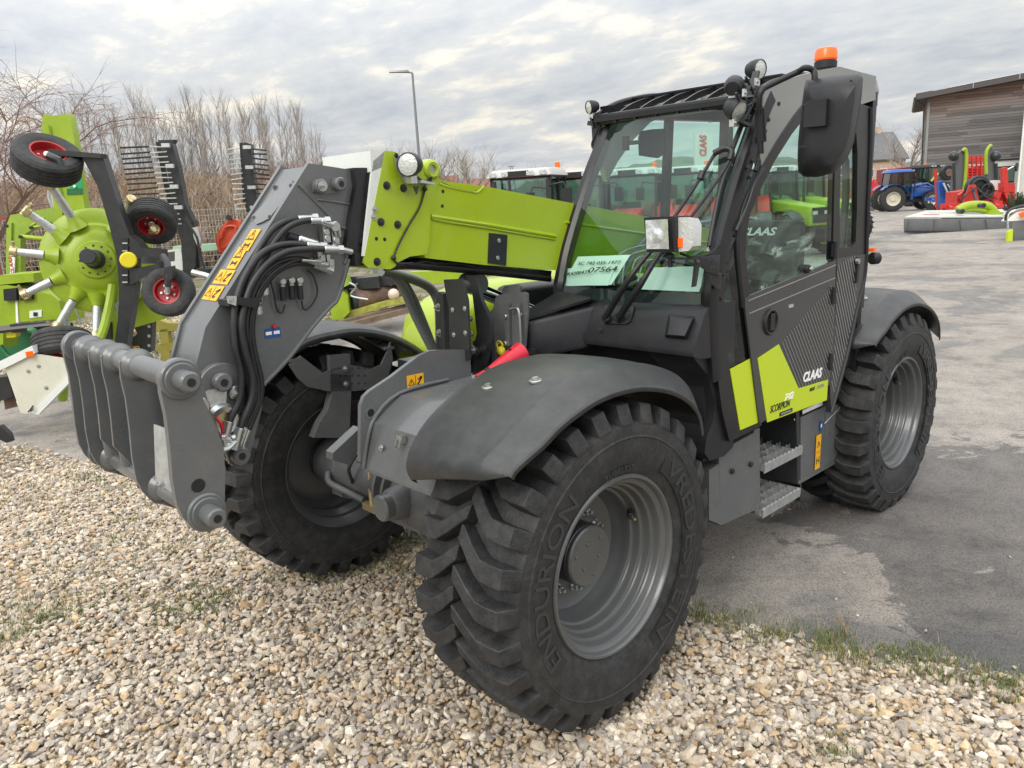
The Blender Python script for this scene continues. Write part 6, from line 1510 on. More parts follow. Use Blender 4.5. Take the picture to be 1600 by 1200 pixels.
b=MB(); VP_(b,10.8,[(74,287),(80,284),(84,300),(90,322),(80,325),(74,310)],.15,M['galv'],.01); VT(b,[(76,290,10.7),(78,310,10.7),(82,325,10.7)],.015,M['steel'],6); tag(b.build('galvanised_fitting'),'small galvanised fitting hanging beside the lime mast','fitting')
# lime frame, left
LF=empty('lime_frame_implement',scene_pt(50,11)); DF=11
b=MB(); VP_(b,DF,[(10,352),(16,336),(95,322),(100,330),(110,360),(98,368),(96,352),(60,352),(40,365),(32,375),(32,430),(22,432),(20,370)],.12,M['limedull'],.02)
VP_(b,DF-.03,[(10,352),(18,348),(16,430),(9,430)],.12,M['limedull'],.01); bl(b,'headstock',LF)
b=MB(); VT(b,[(33,370,DF-.1),(78,374,DF-.1)],.035,li,10,False); VT(b,[(50,356,DF-.1),(80,350,DF-.1)],.025,li,10,False); VT(b,[(50,352,DF-.1),(70,340,DF-.1)],.02,li,8,False)
for q in ((33,370),(78,374),(50,356),(80,350),(11,353)): p=vp(*q,DF-.15); b.cyl(p,p-FH*.03,.025,M['blackmetal'],10)
bl(b,'linkage_rod',LF)
b=MB(); VP_(b,DF-.05,[(16,398),(23,398),(22,432),(16,432)],.02,M['whiteprint']); p=vp(22.5,428,DF-.055); put_text(b,'CLAAS',p,UP+RH*.03,-RH,.045,M['redpaint'],width=.24,shear=.2,bold=.03); bl(b,'brand_plate',LF)
b=MB(); 
VP_(b,9.6,[(-10,432),(0,430),(52,427),(53,440),(0,445),(-10,445)],.5,li,.02)
VP_(b,9.55,[(-10,447),(8,446),(80,460),(92,470),(100,505),(60,505),(0,508),(-10,508)],.5,li,.02)
VP_(b,9.5,[(5,452),(25,450),(26,470),(6,470)],.15,M['black'],.02); VP_(b,9.5,[(30,450),(48,447),(50,468),(32,470)],.15,M['black'],.02); VP_(b,9.54,[(24,470),(27,470),(29,508),(25,508)],.02,M['whiteprint'])
VP_(b,9.54,[(46,486),(65,484),(65,495),(46,497)],.01,M['paper']); VP_(b,9.53,[(52,488),(58,488),(58,494),(52,494)],.01,M['ink'])
VT(b,[(-5,517,9.2),(40,512,9.2),(80,508,9.2),(112,508,9.2)],.035,bk,8); VP_(b,9.2,[(15,507),(70,503),(85,510),(80,518),(18,520)],.2,bk,.01)
bl(b,'cross_beam',LF)
b=MB(); VP_(b,9.8,[(-10,520),(20,516),(45,512),(62,530),(50,545),(20,560),(-10,565)],.3,M['greenpaint'],.02); VP_(b,9.3,[(-10,520),(5,520),(5,545),(-10,545)],.3,li,.01); VP_(b,9.25,[(10,520),(25,519),(24,527),(10,528)],.1,M['yellowcap'],.005); VT(b,[(0,540,9.2),(20,560,9.2),(60,555,9.2),(70,545,9.2)],.03,M['greenpaint'],8); VT(b,[(45,515,9.1),(55,520,9.1),(60,545,9.1),(50,560,9.1)],.04,M['greenpaint'],8)
bl(b,'green_underframe',LF)
tag(LF,'lime steel frame with a white lettered strip, left of the hay rake rotor','implement')
# white deflector sheet in front
DW=7.3
b=MB(); VP_(b,DW,[(8,575),(52,553),(108,562),(112,580),(58,645),(32,644)],.03,M['offwhite'],.006); VP_(b,DW-.03,[(-12,570),(50,540),(54,552),(8,575),(-12,583)],.12,M['white'],.01); VP_(b,DW-.02,[(108,584),(112,594),(60,648),(48,645)],.05,M['white'],.006); VP_(b,DW-.02,[(25,627),(50,634),(47,646),(32,645)],.01,M['offwhite'])
for q in ((60,572),(44,580),(72,606)): p=vp(*q,DW-.005); b.bolt(p,-FH,.012,M['steel'])
p=vp(46,553,DW-.04); b.box(p,(.06,.03,.05),M['orange'],.01)
b.tube([vp(44,644,DW-.05),vp(52,634,DW-.05)],.006,M['ink'],6,False); b.tube([vp(44,643,DW-.05),vp(52,640,DW-.05)],.006,M['ink'],6,False)
tag(b.build('white_guard_sheet'),'creamy white folded guard sheet with an orange reflector at the left edge','guard sheet')
SI=empty('side_implement',scene_pt(-5,7.4)); b=MB(); VP_(b,7.4,[(-15,592),(12,588),(20,620),(-15,632)],.5,bk,.02); VP_(b,7.5,[(6,625),(22,620),(28,635),(8,640)],.3,M['rust'],.01); bl(b,'beam',SI); tag(SI,'black implement beam and curved blade tip at the left edge below the guard sheet','implement'); b=MB(); VT(b,[(100,602,7.8),(98,625,7.8)],.045,M['limedull'],12,False); tag(b.build('lime_stub'),'short olive lime tube under the guard sheet near the tool carrier','tube'); b=MB(); VP_(b,6.6,[(-15,668),(0,665),(14,678),(18,690),(10,692),(-15,680)],.05,bk,.01)
bl(b,'blade',SI)
# black masts with tines
def tinemast(root,Dd,front,rail,x0,y0,x1,y1,n,left,lab):
    b=MB(); VP_(b,Dd,front,.16,bk,.012); o=bl(b,'mast_beam',root)
    b=MB(); VP_(b,Dd+.1,rail,.06,M['black'],.004); bl(b,'tine_rail',root)
    for k in range(n):
        t=k/(n-1); x=x0+(x1-x0)*t; y=y0+(y1-y0)*t; b=MB()
        for (dx,col) in left:
            xa,xb,dy,m=dx[0],dx[1],dx[2],M[col]
            b.tube([vp(x+xa,y+random.uniform(-.8,.8),Dd-.05),vp(x+xb,y+dy+random.uniform(-1.2,1.2),Dd-.1+random.uniform(-.1,.1))],.016 if col!='galv' else .012,m,5,False)
        if k%4==0 and n>10: b.bar(vp(x+6,y-2,Dd-.12),vp(x+18,y-2,Dd-.12),.05,.06,M['galv'],bev=.006)
        bl(b,'tine',root)
    tag(root,lab,'harrow')
T1=empty('tine_harrow',scene_pt(300,13))
tinemast(T1,13,[(246,219),(272,218),(269,224),(279,262),(289,318),(303,348),(313,418),(286,425),(283,380),(270,330),(262,270),(250,225)],[(243,222),(250,221),(262,290),(275,360),(272,362),(256,290)],247,229,272,350,16,[((12,-14,1),'galv'),((-14,-60,3),'black')],'tall black folded harrow mast with long tines pointing left, nearer the hay rake')
b=MB(); VP_(b,12.9,[(286,350),(303,345),(305,418),(296,425),(287,425)],.2,bk,.02); VT(b,[(290,340,12.8),(298,355,12.8),(308,372,12.8),(312,395,12.8),(320,420,12.8)],.02,M['hose'],6); VP_(b,12.8,[(300,356),(308,354),(314,375),(310,388),(303,372)],.1,M['galv'],.01); VP_(b,12.9,[(250,428),(345,418),(345,430),(250,438)],.2,bk,.02); VT(b,[(300,425,12.6),(325,432,12.6),(340,440,12.6)],.05,M['galv'],8); bl(b,'mast_foot',T1)
T2=empty('tine_harrow',scene_pt(400,15))
tinemast(T2,15,[(378,226),(382,222),(392,225),(395,262),(402,318),(398,338),(384,330),(378,280)],[(374,223),(379,223),(384,300),(380,320)],374,232,385,326,13,[((0,-18,1),'galv'),((18,42,2),'black')],'slimmer black folded harrow mast standing just left of the grey boom head')
b=MB(); VP_(b,13.5,[(336,376),(342,360),(358,340),(376,346),(376,372),(352,398),(342,396)],.08,mat('orange_red_plastic',(.55,.07,.03),.45,var=.08),.02); m2=bpy.data.materials['orange_red_plastic']
VT(b,[(345,372,13.45),(352,355,13.45),(368,355,13.45),(362,375,13.45),(348,388,13.45)],.02,m2,8); VT(b,[(343,394,13.45),(341,375,13.45),(357,345,13.45)],.02,m2,8)
p=vp(359,340,13.45); b.cyl(p,p-FH*.05,.05,M['blackmetal'],10); tag(b.build('red_cover'),'orange red plastic machine cover showing left of the grey boom head','machine cover')
b=MB(); VP_(b,13.2,[(254,392),(282,388),(288,420),(270,428),(258,425)],.3,M['white'],.01); VP_(b,14,[(270,385),(345,380),(345,390),(270,398)],.3,mat('pale_green_paint',(.35,.55,.40),.5),.01); tag(b.build('white_cabinet'),'small white box and pale green rail low behind the black mast','machine box')
b=MB(); VP_(b,14,[(268,395),(282,390),(285,440),(270,448)],.6,M['grey'],.02); VT(b,[(300,470,12),(340,440,12),(345,455,12)],.03,M['steel'],6); VT(b,[(240,470,11),(262,492,11),(300,478,11)],.02,M['hose'],6)
tag(b.build('grey_support'),'grey support block standing behind the white box','machine part')
# olive frame low at the left, beside the hay rake
b=MB(); Do=10.6
VP_(b,Do,[(240,497),(262,505),(280,505),(276,516),(244,520)],.15,M['olive'],.015); VP_(b,Do,[(250,515),(262,514),(266,565),(252,568)],.12,M['olive'],.015); VP_(b,Do,[(244,538),(275,536),(272,548),(244,548)],.15,M['olive'],.01)
tag(b.build('olive_frame'),'olive yellow steel frame standing low between hay rake and boom head','frame')
b=MB(); VP_(b,9.7,[(205,512),(232,496),(238,500),(236,550),(205,552)],.12,bk,.01); p=vp(211,546,9.65); warn(b,vp(211,545,9.68),RH,UP,.12,.07,n=-FH)
for y in (510,525,540): p=vp(233,y,9.65); b.bolt(p,-FH,.014,M['steel'])
VT(b,[(205,470,9.4),(225,472,9.4),(234,485,9.4),(228,498,9.4),(208,505,9.4)],.018,M['hose'],6); VT(b,[(205,480,9.4),(222,480,9.4),(228,490,9.4)],.015,M['hose'],6); VT(b,[(232,498,9.3),(280,488,9.3)],.012,M['blackmetal'],6)
tag(b.build('black_bracket_plate'),'black bracket plate with yellow warning sticker right of the curved rake arm','bracket')
# lime implement with a brown roller under the boom
LR=empty('lime_roller_implement',scene_pt(575,13.5)); Dr=13.2
b=MB(); p,q=vp(548,472,Dr),vp(628,455,Dr+.6); b.cyl(p,q,.22,M['rust'],28,.02); b.cyl(p-(q-p).normalized()*.05,p+(q-p).normalized()*.03,.25,M['blackmetal'],24,.01); bl(b,'roller',LR)
b=MB(); VP_(b,Dr-.3,[(516,480),(520,462),(538,456),(543,462),(546,488),(535,500),(518,500)],.35,li,.02); VP_(b,Dr-.3,[(521,428),(540,430),(545,445),(530,452),(521,446)],.3,M['limedull'],.01); VP_(b,Dr-.2,[(520,492),(640,462),(640,472),(600,480),(524,503)],.25,mat('worn_lime_paint',(.30,.30,.05),.6,var=.4,vscale=9),.02)
VP_(b,Dr+.2,[(532,433),(650,430),(650,442),(536,452)],.2,bk,.02); VP_(b,Dr,[(556,435),(590,432),(594,450),(560,452)],.3,M['blackmetal'],.02); VP_(b,Dr+.1,[(640,425),(760,420),(760,440),(640,445)],.2,li,.02); VP_(b,Dr+.3,[(600,428),(612,428),(612,452),(600,452)],.1,li,.01); VP_(b,Dr+.3,[(660,428),(676,428),(676,440),(660,440)],.1,M['paper'],.01)
VT(b,[(540,440,Dr-.2),(556,448,Dr-.2),(548,462,Dr-.2),(575,468,Dr-.2)],.02,M['steel'],6); VT(b,[(525,440,Dr-.1),(535,450,Dr-.1),(560,444,Dr-.1)],.03,M['hose'],6); bl(b,'frame',LR)
b=MB(); b.sphere(vp(615,460,Dr-.1),.10,mat('pale_plastic',(.6,.5,.4),.4)); bl(b,'end_bearing',LR)
tag(LR,'lime implement with a rusty brown roller lying under the raised boom','roller implement')
b=MB()
for (p_,q_,D1,D2) in (((488,516),(640,478),12.6,13.2),((500,520),(640,484),12.4,13.0)):
    b.bar(vp(*p_,D1),vp(*q_,D2),.10,.09,M['timber'],bev=.01)
tag(b.build('timber_beam'),'weathered timber beams on the ground under the roller implement','timber')
# ================================================================= TRACTORS
def make_tractor(body,roofm,rimm,label,front_loader=False,cabm=None):
    cabm=cabm or M['black']; T=empty('tractor')
    b=MB(); b.loft([Vector((.15,-.42,.85)),Vector((.15,.42,.85)),Vector((2.05,.36,.85)),Vector((2.05,-.36,.85))],[Vector((.15,-.40,1.62)),Vector((.15,.40,1.62)),Vector((2.0,.30,1.40)),Vector((2.0,-.30,1.40))],body,.07); b.build('bonnet',T)
    b=MB(); b.box((2.04,0,1.15),(.06,.5,.42),M['black'],.02); 
    for s in (-1,1): b.box((2.06,s*.2,1.22),(.05,.16,.10),M['lens'],.01)
    b.box((.4,0,.72),(3.0,.42,.40),M['blackmetal'],.04); b.box((-.35,.58,.62),(.5,.3,.5),M['black'],.04); b.box((-.35,-.58,.62),(.5,.3,.5),M['black'],.04)
    b.cyl((.55,-.52,1.2),(.55,-.52,2.35),.05,M['blackmetal'],12,.005); b.box((2.35,0,.6),(.35,.5,.35),M['blackmetal'],.03); b.build('chassis',T)
    b=MB()
    P=[(-1.15,1.15),(-.98,2.42),(.22,2.42),(.32,1.15)]
    for s in (-.70,.70):
        for (p,q) in ((0,1),(1,2),(2,3),(3,0)): b.bar((P[p][0],s,P[p][1]),(P[q][0],s,P[q][1]),.06,.06,cabm,bev=.01)
        b.bar((-.5,s,1.15),(-.45,s,2.42),.05,.05,cabm)
    for p in P: b.bar((p[0],-.70,p[1]),(p[0],.70,p[1]),.06,.06,cabm)
    b.box((-.4,0,1.05),(1.4,1.38,.20),cabm,.03); b.box((-.75,0,1.45),(.4,.45,.6),M['seat'],.05); cb_=b.build('cab',T)
    b=MB()
    for s in (-.69,.69): b.prism([Vector((-1.12,s,1.18)),Vector((-.97,s,2.4)),Vector((.20,s,2.4)),Vector((.30,s,1.18))],(0,.01,0),M['glassfar2'])
    b.prism([Vector((.31,-.68,1.18)),Vector((.31,.68,1.18)),Vector((.21,.68,2.4)),Vector((.21,-.68,2.4))],(.01,0,0),M['glassfar2']); b.prism([Vector((-1.13,-.68,1.18)),Vector((-1.13,.68,1.18)),Vector((-.98,.68,2.4)),Vector((-.98,-.68,2.4))],(-.01,0,0),M['glassfar2']); b.build('cab_glass',cb_)
    b=MB(); b.loft([Vector((-1.15,-.80,2.42)),Vector((-1.15,.80,2.42)),Vector((.42,.80,2.42)),Vector((.42,-.80,2.42))],[Vector((-1.0,-.68,2.62)),Vector((-1.0,.68,2.62)),Vector((.25,.68,2.60)),Vector((.25,-.68,2.60))],roofm,.05)
    for s in (-.6,.6,-.3,.3): b.box((.42,s,2.49),(.05,.16,.09),M['lens'],.01)
    b.box((.40,0,2.49),(.04,.5,.12),M['black'],.01); b.build('roof',cb_)
    b=MB(); b.cyl((-.8,.6,2.6),(-.8,.6,2.74),.06,M['orange'],14,.015); b.build('beacon',cb_)
    b=MB(); 
    for s in (-1,1): b.tube([(.3,s*.7,2.2),(.35,s*1.05,2.25),(.35,s*1.1,2.1)],.02,M['black'],8,False); b.box((.35,s*1.12,1.95),(.05,.22,.34),M['black'],.03)
    b.build('mirror',cb_)
    def tw(c,Rr,w,m_):
        s=1 if c[1]>0 else -1
        b=MB(); h=w/2; pr=[(Rr*.55,-h*.9),(Rr*.75,-h),(Rr*.9,-h*.9),(Rr*.95,-h*.7),(Rr*.96,0),(Rr*.95,h*.7),(Rr*.9,h*.9),(Rr*.75,h),(Rr*.55,h*.9)]; b.lathe(pr,c,(0,s,0),M['rubber'],40)
        for k in range(22):
            for sd2 in (-1,1):
                a=2*PI*(k+(.5 if sd2>0 else 0))/22; a2=a+.12
                p=Vector(c)+Vector((math.cos(a)*Rr*.95,sd2*h*.95,math.sin(a)*Rr*.95)); q=Vector(c)+Vector((math.cos(a2)*Rr*.98,0,math.sin(a2)*Rr*.98)); b.bar(p,q,.05*Rr,.06*Rr,M['rubber'],up=(math.cos(a),0,math.sin(a)))
        o=b.build('wheel',T,30)
        b=MB(); b.lathe([(Rr*.56,h*.85),(Rr*.53,h*.9),(Rr*.5,h*.6),(Rr*.45,h*.2),(Rr*.2,h*.15),(Rr*.18,h*.5),(0,h*.5)],c,(0,s,0),m_,32); b.lathe([(Rr*.56,-h*.85),(Rr*.53,-h*.9),(Rr*.5,-h*.6),(0,-h*.3)],c,(0,s,0),m_,32)
        b.build('rim',o,30)
    for s in (-1,1): tw((-.85,s*.82,.80),.80,.46,rimm); tw((1.55,s*.80,.60),.60,.38,rimm)
    b=MB()
    for s in (-1,1):
        rows=[[Vector((-.85+.92*math.cos(a),y,.80+.92*math.sin(a))) for y in (s*.55,s*1.08)] for a in [R(20+10*k) for k in range(13)]]
        b.grid(rows,body,.02)
        rows=[[Vector((1.55+.72*math.cos(a),y,.60+.72*math.sin(a))) for y in (s*.60,s*1.0)] for a in [R(40+10*k) for k in range(11)]]; b.grid(rows,M['black'],.02)
    b.build('mudguard',T)
    if front_loader:
        b=MB()
        for s in (-.5,.5):
            b.tube([(.4,s,1.5),(1.3,s,1.65),(2.3,s,1.0),(2.7,s,.5)],.07,body,8,False); b.bar((.4,s,.7),(.4,s,1.5),.12,.15,body)
        for k in range(7): b.tube([(2.72,-.75+.25*k,.9),(2.75,-.75+.25*k,.4),(3.0,-.75+.25*k,.12),(3.5,-.75+.25*k,.1)],.025,body,6,False)
        b.bar((2.72,-.8,.9),(2.72,.8,.9),.08,.08,body); b.build('front_loader',T)
    tag(T,label,'tractor'); return T
M['glassfar2']=glassmat('tractor_glass',(.45,.62,.56),1.6,.05)
def put(T,px,D,rz,sc_=1): T.location=scene_pt(px,D); T.rotation_euler=(0,0,YAW+rz); T.scale=(sc_,sc_,sc_); return T
creamrim=mat('cream_rim',(.55,.52,.42),.5,var=.1)
tb=make_tractor(M['bluepaint'],M['bluepaint'],creamrim,'blue tractor with cream wheel rims and front loader, right of the cab',True); put(tb,1408,51,R(-98),1.0)
tk=make_tractor(M['black'],M['black'],creamrim,'black tractor standing behind the blue tractor, partly hidden by it'); put(tk,1452,58,R(-150),1.12)
redw=mat('grey_rim',(.3,.3,.3),.5)
t1=make_tractor(M['redpaint'],M['roofwhite'],redw,'red tractor with white roof, leftmost, above the lime boom'); put(t1,826,19.5,R(160),1.06)
t2=copy_tree(t1); put(t2,905,21,R(165),1.04); tag(t2,'second red tractor with white roof, cut by the left edge of the windscreen')
ex=[(985,21,M['redpaint'],'red tractor seen through the left half of the windscreen'),(1068,22,None,'red tractor seen through the middle of the windscreen'),(1140,23,None,'red tractor seen through the right part of the windscreen')]
for i,(px,D_,_,lab) in enumerate(ex): o=copy_tree(t1); put(o,px,D_,R(165),1.03); tag(o,lab)
tg=make_tractor(li,M['roofwhite'],M['limedull'],'lime tractor seen through the door window, nearest the door post'); put(tg,1205,24,R(200),1.0)
tg2=copy_tree(tg); put(tg2,1252,27,R(205),1.0); tag(tg2,'second lime tractor seen through the door window')
for t in (t1,t2): pass
def red_machine(px,D,rz,label,s=1):
    T=empty('red_implement',scene_pt(px,D)); T.rotation_euler=(0,0,YAW+rz); T.scale=(s,s,s); r_=random.Random(int(px))
    b=MB(); b.box((0,0,1.0),(2.6,.16,.18),M['redpaint'],.02); b.box((0,.7,.9),(2.6,.12,.15),M['redpaint'],.02)
    for x in (-1.2,-.4,.4,1.2): b.box((x,.35,.95),(.12,.8,.12),M['redpaint'],.02)
    b.prism([Vector((-.3,0,1.0)),Vector((.3,0,1.0)),Vector((.1,0,1.6)),Vector((-.1,0,1.6))],(0,.1,0),M['redpaint'],.02); b.build('frame',T)
    for k in range(9):
        x=-1.2+.3*k; b=MB(); b.tube([(x,.1*(k%2)*5,.95),(x,.35+.1*(k%2),.75),(x,.25,.35),(x,.05,.05)],.035,M['redpaint'] if k%2 else M['blackmetal'],6); b.cyl((x-.03,.15,.28),(x+.03,.15,.28),.22,M['blackmetal'],18); b.build('working_tool',T)
    b=MB(); b.cyl((-1.3,.95,.3),(1.3,.95,.3),.24,M['blackmetal'],16,.02); 
    for k in range(12): b.lathe([(.24,-.01),(.29,0),(.24,.01)],(-1.2+.22*k,.95,.3),(1,0,0),M['blackmetal'],16)
    b.build('roller',T); tag(T,label,'cultivator'); return T
red_machine(1255,27,R(80),'red cultivator seen through the door window'); red_machine(1268,40,R(95),'red cultivator seen through the rear side window')
red_machine(1366,56,R(60),'red cultivator standing left of the rear wheel of the blue tractor',1.2)
# ================================================================= RIGHT-HAND SIDE
# timber barn
def woodmat():
    m=bpy.data.materials.new('weathered_boards'); m.use_nodes=True; nt=m.node_tree; N=nt.nodes; L=nt.links; b_=N['Principled BSDF']; tc=N.new('ShaderNodeTexCoord')
    sp=N.new('ShaderNodeSeparateXYZ'); L.new(tc.outputs['Object'],sp.inputs[0])
    mz=N.new('ShaderNodeMath'); mz.operation='MULTIPLY'; mz.inputs[1].default_value=4.2; L.new(sp.outputs['Z'],mz.inputs[0]); fl=N.new('ShaderNodeMath'); fl.operation='FLOOR'; L.new(mz.outputs[0],fl.inputs[0]); fr=N.new('ShaderNodeMath'); fr.operation='FRACT'; L.new(mz.outputs[0],fr.inputs[0])
    mx=N.new('ShaderNodeMath'); mx.operation='MULTIPLY'; mx.inputs[1].default_value=.23; L.new(sp.outputs['X'],mx.inputs[0]); wn0=N.new('ShaderNodeTexWhiteNoise'); wn0.noise_dimensions='1D'; L.new(fl.outputs[0],wn0.inputs['W']); ad=N.new('ShaderNodeMath'); L.new(mx.outputs[0],ad.inputs[0]); L.new(wn0.outputs['Value'],ad.inputs[1]); fx=N.new('ShaderNodeMath'); fx.operation='FLOOR'; L.new(ad.outputs[0],fx.inputs[0])
    cb=N.new('ShaderNodeCombineXYZ'); L.new(fx.outputs[0],cb.inputs[0]); L.new(fl.outputs[0],cb.inputs[2]); wn=N.new('ShaderNodeTexWhiteNoise'); L.new(cb.outputs[0],wn.inputs['Vector'])
    mp_=N.new('ShaderNodeMapping'); mp_.inputs['Scale'].default_value=(.5,.5,9); L.new(tc.outputs['Object'],mp_.inputs[0]); nz=N.new('ShaderNodeTexNoise'); nz.inputs['Scale'].default_value=2; nz.inputs['Detail'].default_value=6; L.new(mp_.outputs[0],nz.inputs['Vector'])
    av=N.new('ShaderNodeMath'); av.operation='ADD'; L.new(wn.outputs['Value'],av.inputs[0]); L.new(nz.outputs['Fac'],av.inputs[1]); dvd=N.new('ShaderNodeMath'); dvd.operation='MULTIPLY'; dvd.inputs[1].default_value=.5; L.new(av.outputs[0],dvd.inputs[0])
    r1=N.new('ShaderNodeValToRGB'); r1.color_ramp.elements[0].position=.2; r1.color_ramp.elements[0].color=(.10,.096,.096,1); r1.color_ramp.elements[1].position=.8; r1.color_ramp.elements[1].color=(.225,.21,.205,1); L.new(dvd.outputs[0],r1.inputs[0])
    r2=N.new('ShaderNodeValToRGB'); r2.color_ramp.elements[0].position=.2; r2.color_ramp.elements[0].color=(.17,.11,.09,1); r2.color_ramp.elements[1].position=.8; r2.color_ramp.elements[1].color=(.32,.21,.16,1); L.new(dvd.outputs[0],r2.inputs[0])
    mr=N.new('ShaderNodeMapRange'); mr.inputs['From Min'].default_value=6.6; mr.inputs['From Max'].default_value=8.6; sl=N.new('ShaderNodeMath'); sl.operation='MULTIPLY_ADD'; sl.inputs[1].default_value=-.12; L.new(sp.outputs['X'],sl.inputs[0]); L.new(sp.outputs['Z'],sl.inputs[2]); L.new(sl.outputs[0],mr.inputs['Value'])
    mm=N.new('ShaderNodeMix'); mm.data_type='RGBA'; L.new(mr.outputs[0],mm.inputs[0]); L.new(r1.outputs[0],mm.inputs[6]); L.new(r2.outputs[0],mm.inputs[7])
    gp_=N.new('ShaderNodeMath'); gp_.operation='GREATER_THAN'; gp_.inputs[1].default_value=.10; L.new(fr.outputs[0],gp_.inputs[0]); mv=N.new('ShaderNodeMapRange'); mv.inputs['To Min'].default_value=.45; L.new(gp_.outputs[0],mv.inputs['Value'])
    vm=N.new('ShaderNodeVectorMath'); vm.operation='SCALE'; L.new(mm.outputs[2],vm.inputs[0]); L.new(mv.outputs[0],vm.inputs['Scale']); L.new(vm.outputs[0],b_.inputs['Base Color']); b_.inputs['Roughness'].default_value=.9
    bp=N.new('ShaderNodeBump'); bp.inputs['Distance'].default_value=.03; L.new(fr.outputs[0],bp.inputs['Height']); L.new(bp.outputs[0],b_.inputs['Normal']); return m
pa=scene_pt(1440,72); pb_=scene_pt(1720,66); dx=(pb_-pa); Lb=dx.length; BA=empty('timber_barn',pa); BA.rotation_euler=(0,0,math.atan2(dx.y,dx.x))
pxm=FPX/72
zl_=1.9+2+(283-157)/pxm-.2; zl_=8.9; zr_=10.3
b=MB(); b.prism([Vector((0,0,0)),Vector((Lb,0,0)),Vector((Lb,0,zr_)),Vector((0,0,zl_))],(0,14,0),woodmat()); b.build('wall',BA)
b=MB(); b.prism([Vector((-1.0,-1.2,zl_-.15)),Vector((Lb,-1.2,zr_-.10)),Vector((Lb,-1.2,zr_+.35)),Vector((-1.0,-1.2,zl_+.35))],(0,16,0),mat('barn_roof_edge',(.07,.06,.06),.6)); 
rf=b.build('roof',BA); b=MB(); b.tube([(-1.05,-1.25,zl_-.05),(-1.05,14,zl_-.05)],.12,M['blackmetal'],8,False); b.tube([(-.9,-1.1,zl_-.2),(-.3,-.15,zl_-.7),(-.1,-.15,0.1)],.06,M['blackmetal'],8,False); b.tube([(Lb*.02,-1.2,zl_+.42)]+[(Lb*t,-1.2,zl_+.42+(zr_-zl_)*t) for t in (.3,.6,1)],.02,M['galv'],6,False)
for t in (.25,.5,.75): b.bar((Lb*t,-1.2,zl_+(zr_-zl_)*t),(Lb*t,-1.2,zl_+.45+(zr_-zl_)*t),.04,.04,M['galv'])
b.build('gutter',BA); b=MB(); b.box((.09,-.03,zl_/2-.2),(.2,.06,zl_-.4),M['greyprint']); b.build('corner_board',BA)
tag(BA,'large barn clad in weathered grey horizontal boards with a sloping dark roof','barn')
# pale clad building at the right edge, with its window
pa=scene_pt(1588,60); pb_=scene_pt(1760,56); dx=(pb_-pa); CB=empty('pale_hall',pa); CB.rotation_euler=(0,0,math.atan2(dx.y,dx.x)); Lb=dx.length
b=MB(); b.box((Lb/2,4,4.0),(Lb,8,8.0),mat('pale_cladding',(.50,.48,.44),.6,var=.05)); b.build('wall',CB)
b=MB(); b.box((Lb/2,3.9,8.1),(Lb+.4,8.4,.25),M['grey'],.02); b.build('roof',CB); b=MB(); b.box((.05,-.04,4.0),(.12,.08,8.0),M['white']); b.box((Lb/2,-.03,5.2),(Lb,.06,.08),M['white']); b.build('corner_trim',CB)
tag(CB,'tall pale clad hall at the right edge in front of the timber barn','hall')
pa=scene_pt(1562,64); b=MB(); KB=empty('site_cabin',pa); KB.rotation_euler=(0,0,YAW-PI/2); b.box((0,1.2,1.5),(3.2,2.4,3.0),M['white'],.03); 
for s in (): pass
b.build('wall',KB); b=MB(); b.box((-.2,-.05,1.9),(2.4,.06,1.3),M['blackmetal'],.01); w=b.build('window',KB); b=MB(); b.box((-.75,-.09,1.9),(1.05,.03,1.1),M['glassfar']); b.box((.45,-.09,1.9),(1.05,.03,1.1),M['glassfar']); b.build('pane',w); b=MB(); b.box((0,1.2,3.06),(3.4,2.6,.12),M['blackmetal']); b.build('roof',KB); tag(KB,'low white cabin with a dark wide window between barn and hall','cabin')
b=MB(); p=scene_pt(1400,90); q=scene_pt(1440,90); b.prism([p+UP*3.2,q+UP*3.4,q+UP*1.0,p+UP*1.0],FH*5,mat('maroon_trailer',(.20,.03,.04),.5,var=.1)); 
for t in (.2,.8): b.cyl(p.lerp(q,t)+UP*.6-FH*.1,p.lerp(q,t)+UP*.6+FH*.4,.6,M['rubber'],20,.05)
b.box(p.lerp(q,.5)+UP*.95+FH*2,(2.4,1,.2),M['blackmetal'],.02,Matrix.Rotation(YAW-PI/2,3,'Z')); tag(b.build('maroon_trailer'),'dark red trailer body behind the blue tractor cab','trailer')
# disc mower lying on the yard
MW=empty('disc_mower',scene_pt(1490,29)); Dn=29.0
b=MB(); P1=[(1414,359),(1414,340),(1440,330),(1560,332),(1576,345),(1580,362)]
f0=V(Dn,(1413,361),(1413,342),(1580,341),(1580,362)); b.loft([f0[0],f0[1],f0[2],f0[3]],[p+FH*.05 for p in f0],mat('grey_canvas',(.12,.125,.125),.65,var=.15,bump=.5,bscale=3),.01)
for k in range(4): b.bar(V(Dn-.03,(1420+40*k,343))[0],V(Dn-.03,(1418+42*k,361))[0],.03,.02,bpy.data.materials['grey_canvas'])
bl(b,'curtain',MW)
tl=[f0[1]+UP*.02,f0[2]+UP*.02]; u_=(tl[1]-tl[0]).normalized(); rl_,rr_=vp(1446,331,Dn+2.4),vp(1566,329,Dn+2.2); b=MB(); Q=[tl[0],tl[1],rr_,rl_]; b.loft(Q,[p+UP*.06 for p in Q],mat('dusty_white_canvas',(.46,.46,.43),.7,var=.15,dust=.2),.02); b.bar(tl[0].lerp(rl_,.55)+UP*.08+u_*.5,tl[1].lerp(rr_,.55)+UP*.08,.10,.03,M['white']); b.bar(tl[0].lerp(rl_,.25)+UP*.075+u_*.5,tl[0].lerp(rl_,.25)+UP*.075+u_*1.1,.12,.01,M['redpaint']); bl(b,'cover_sheet',MW)
b=MB(); z0=.72
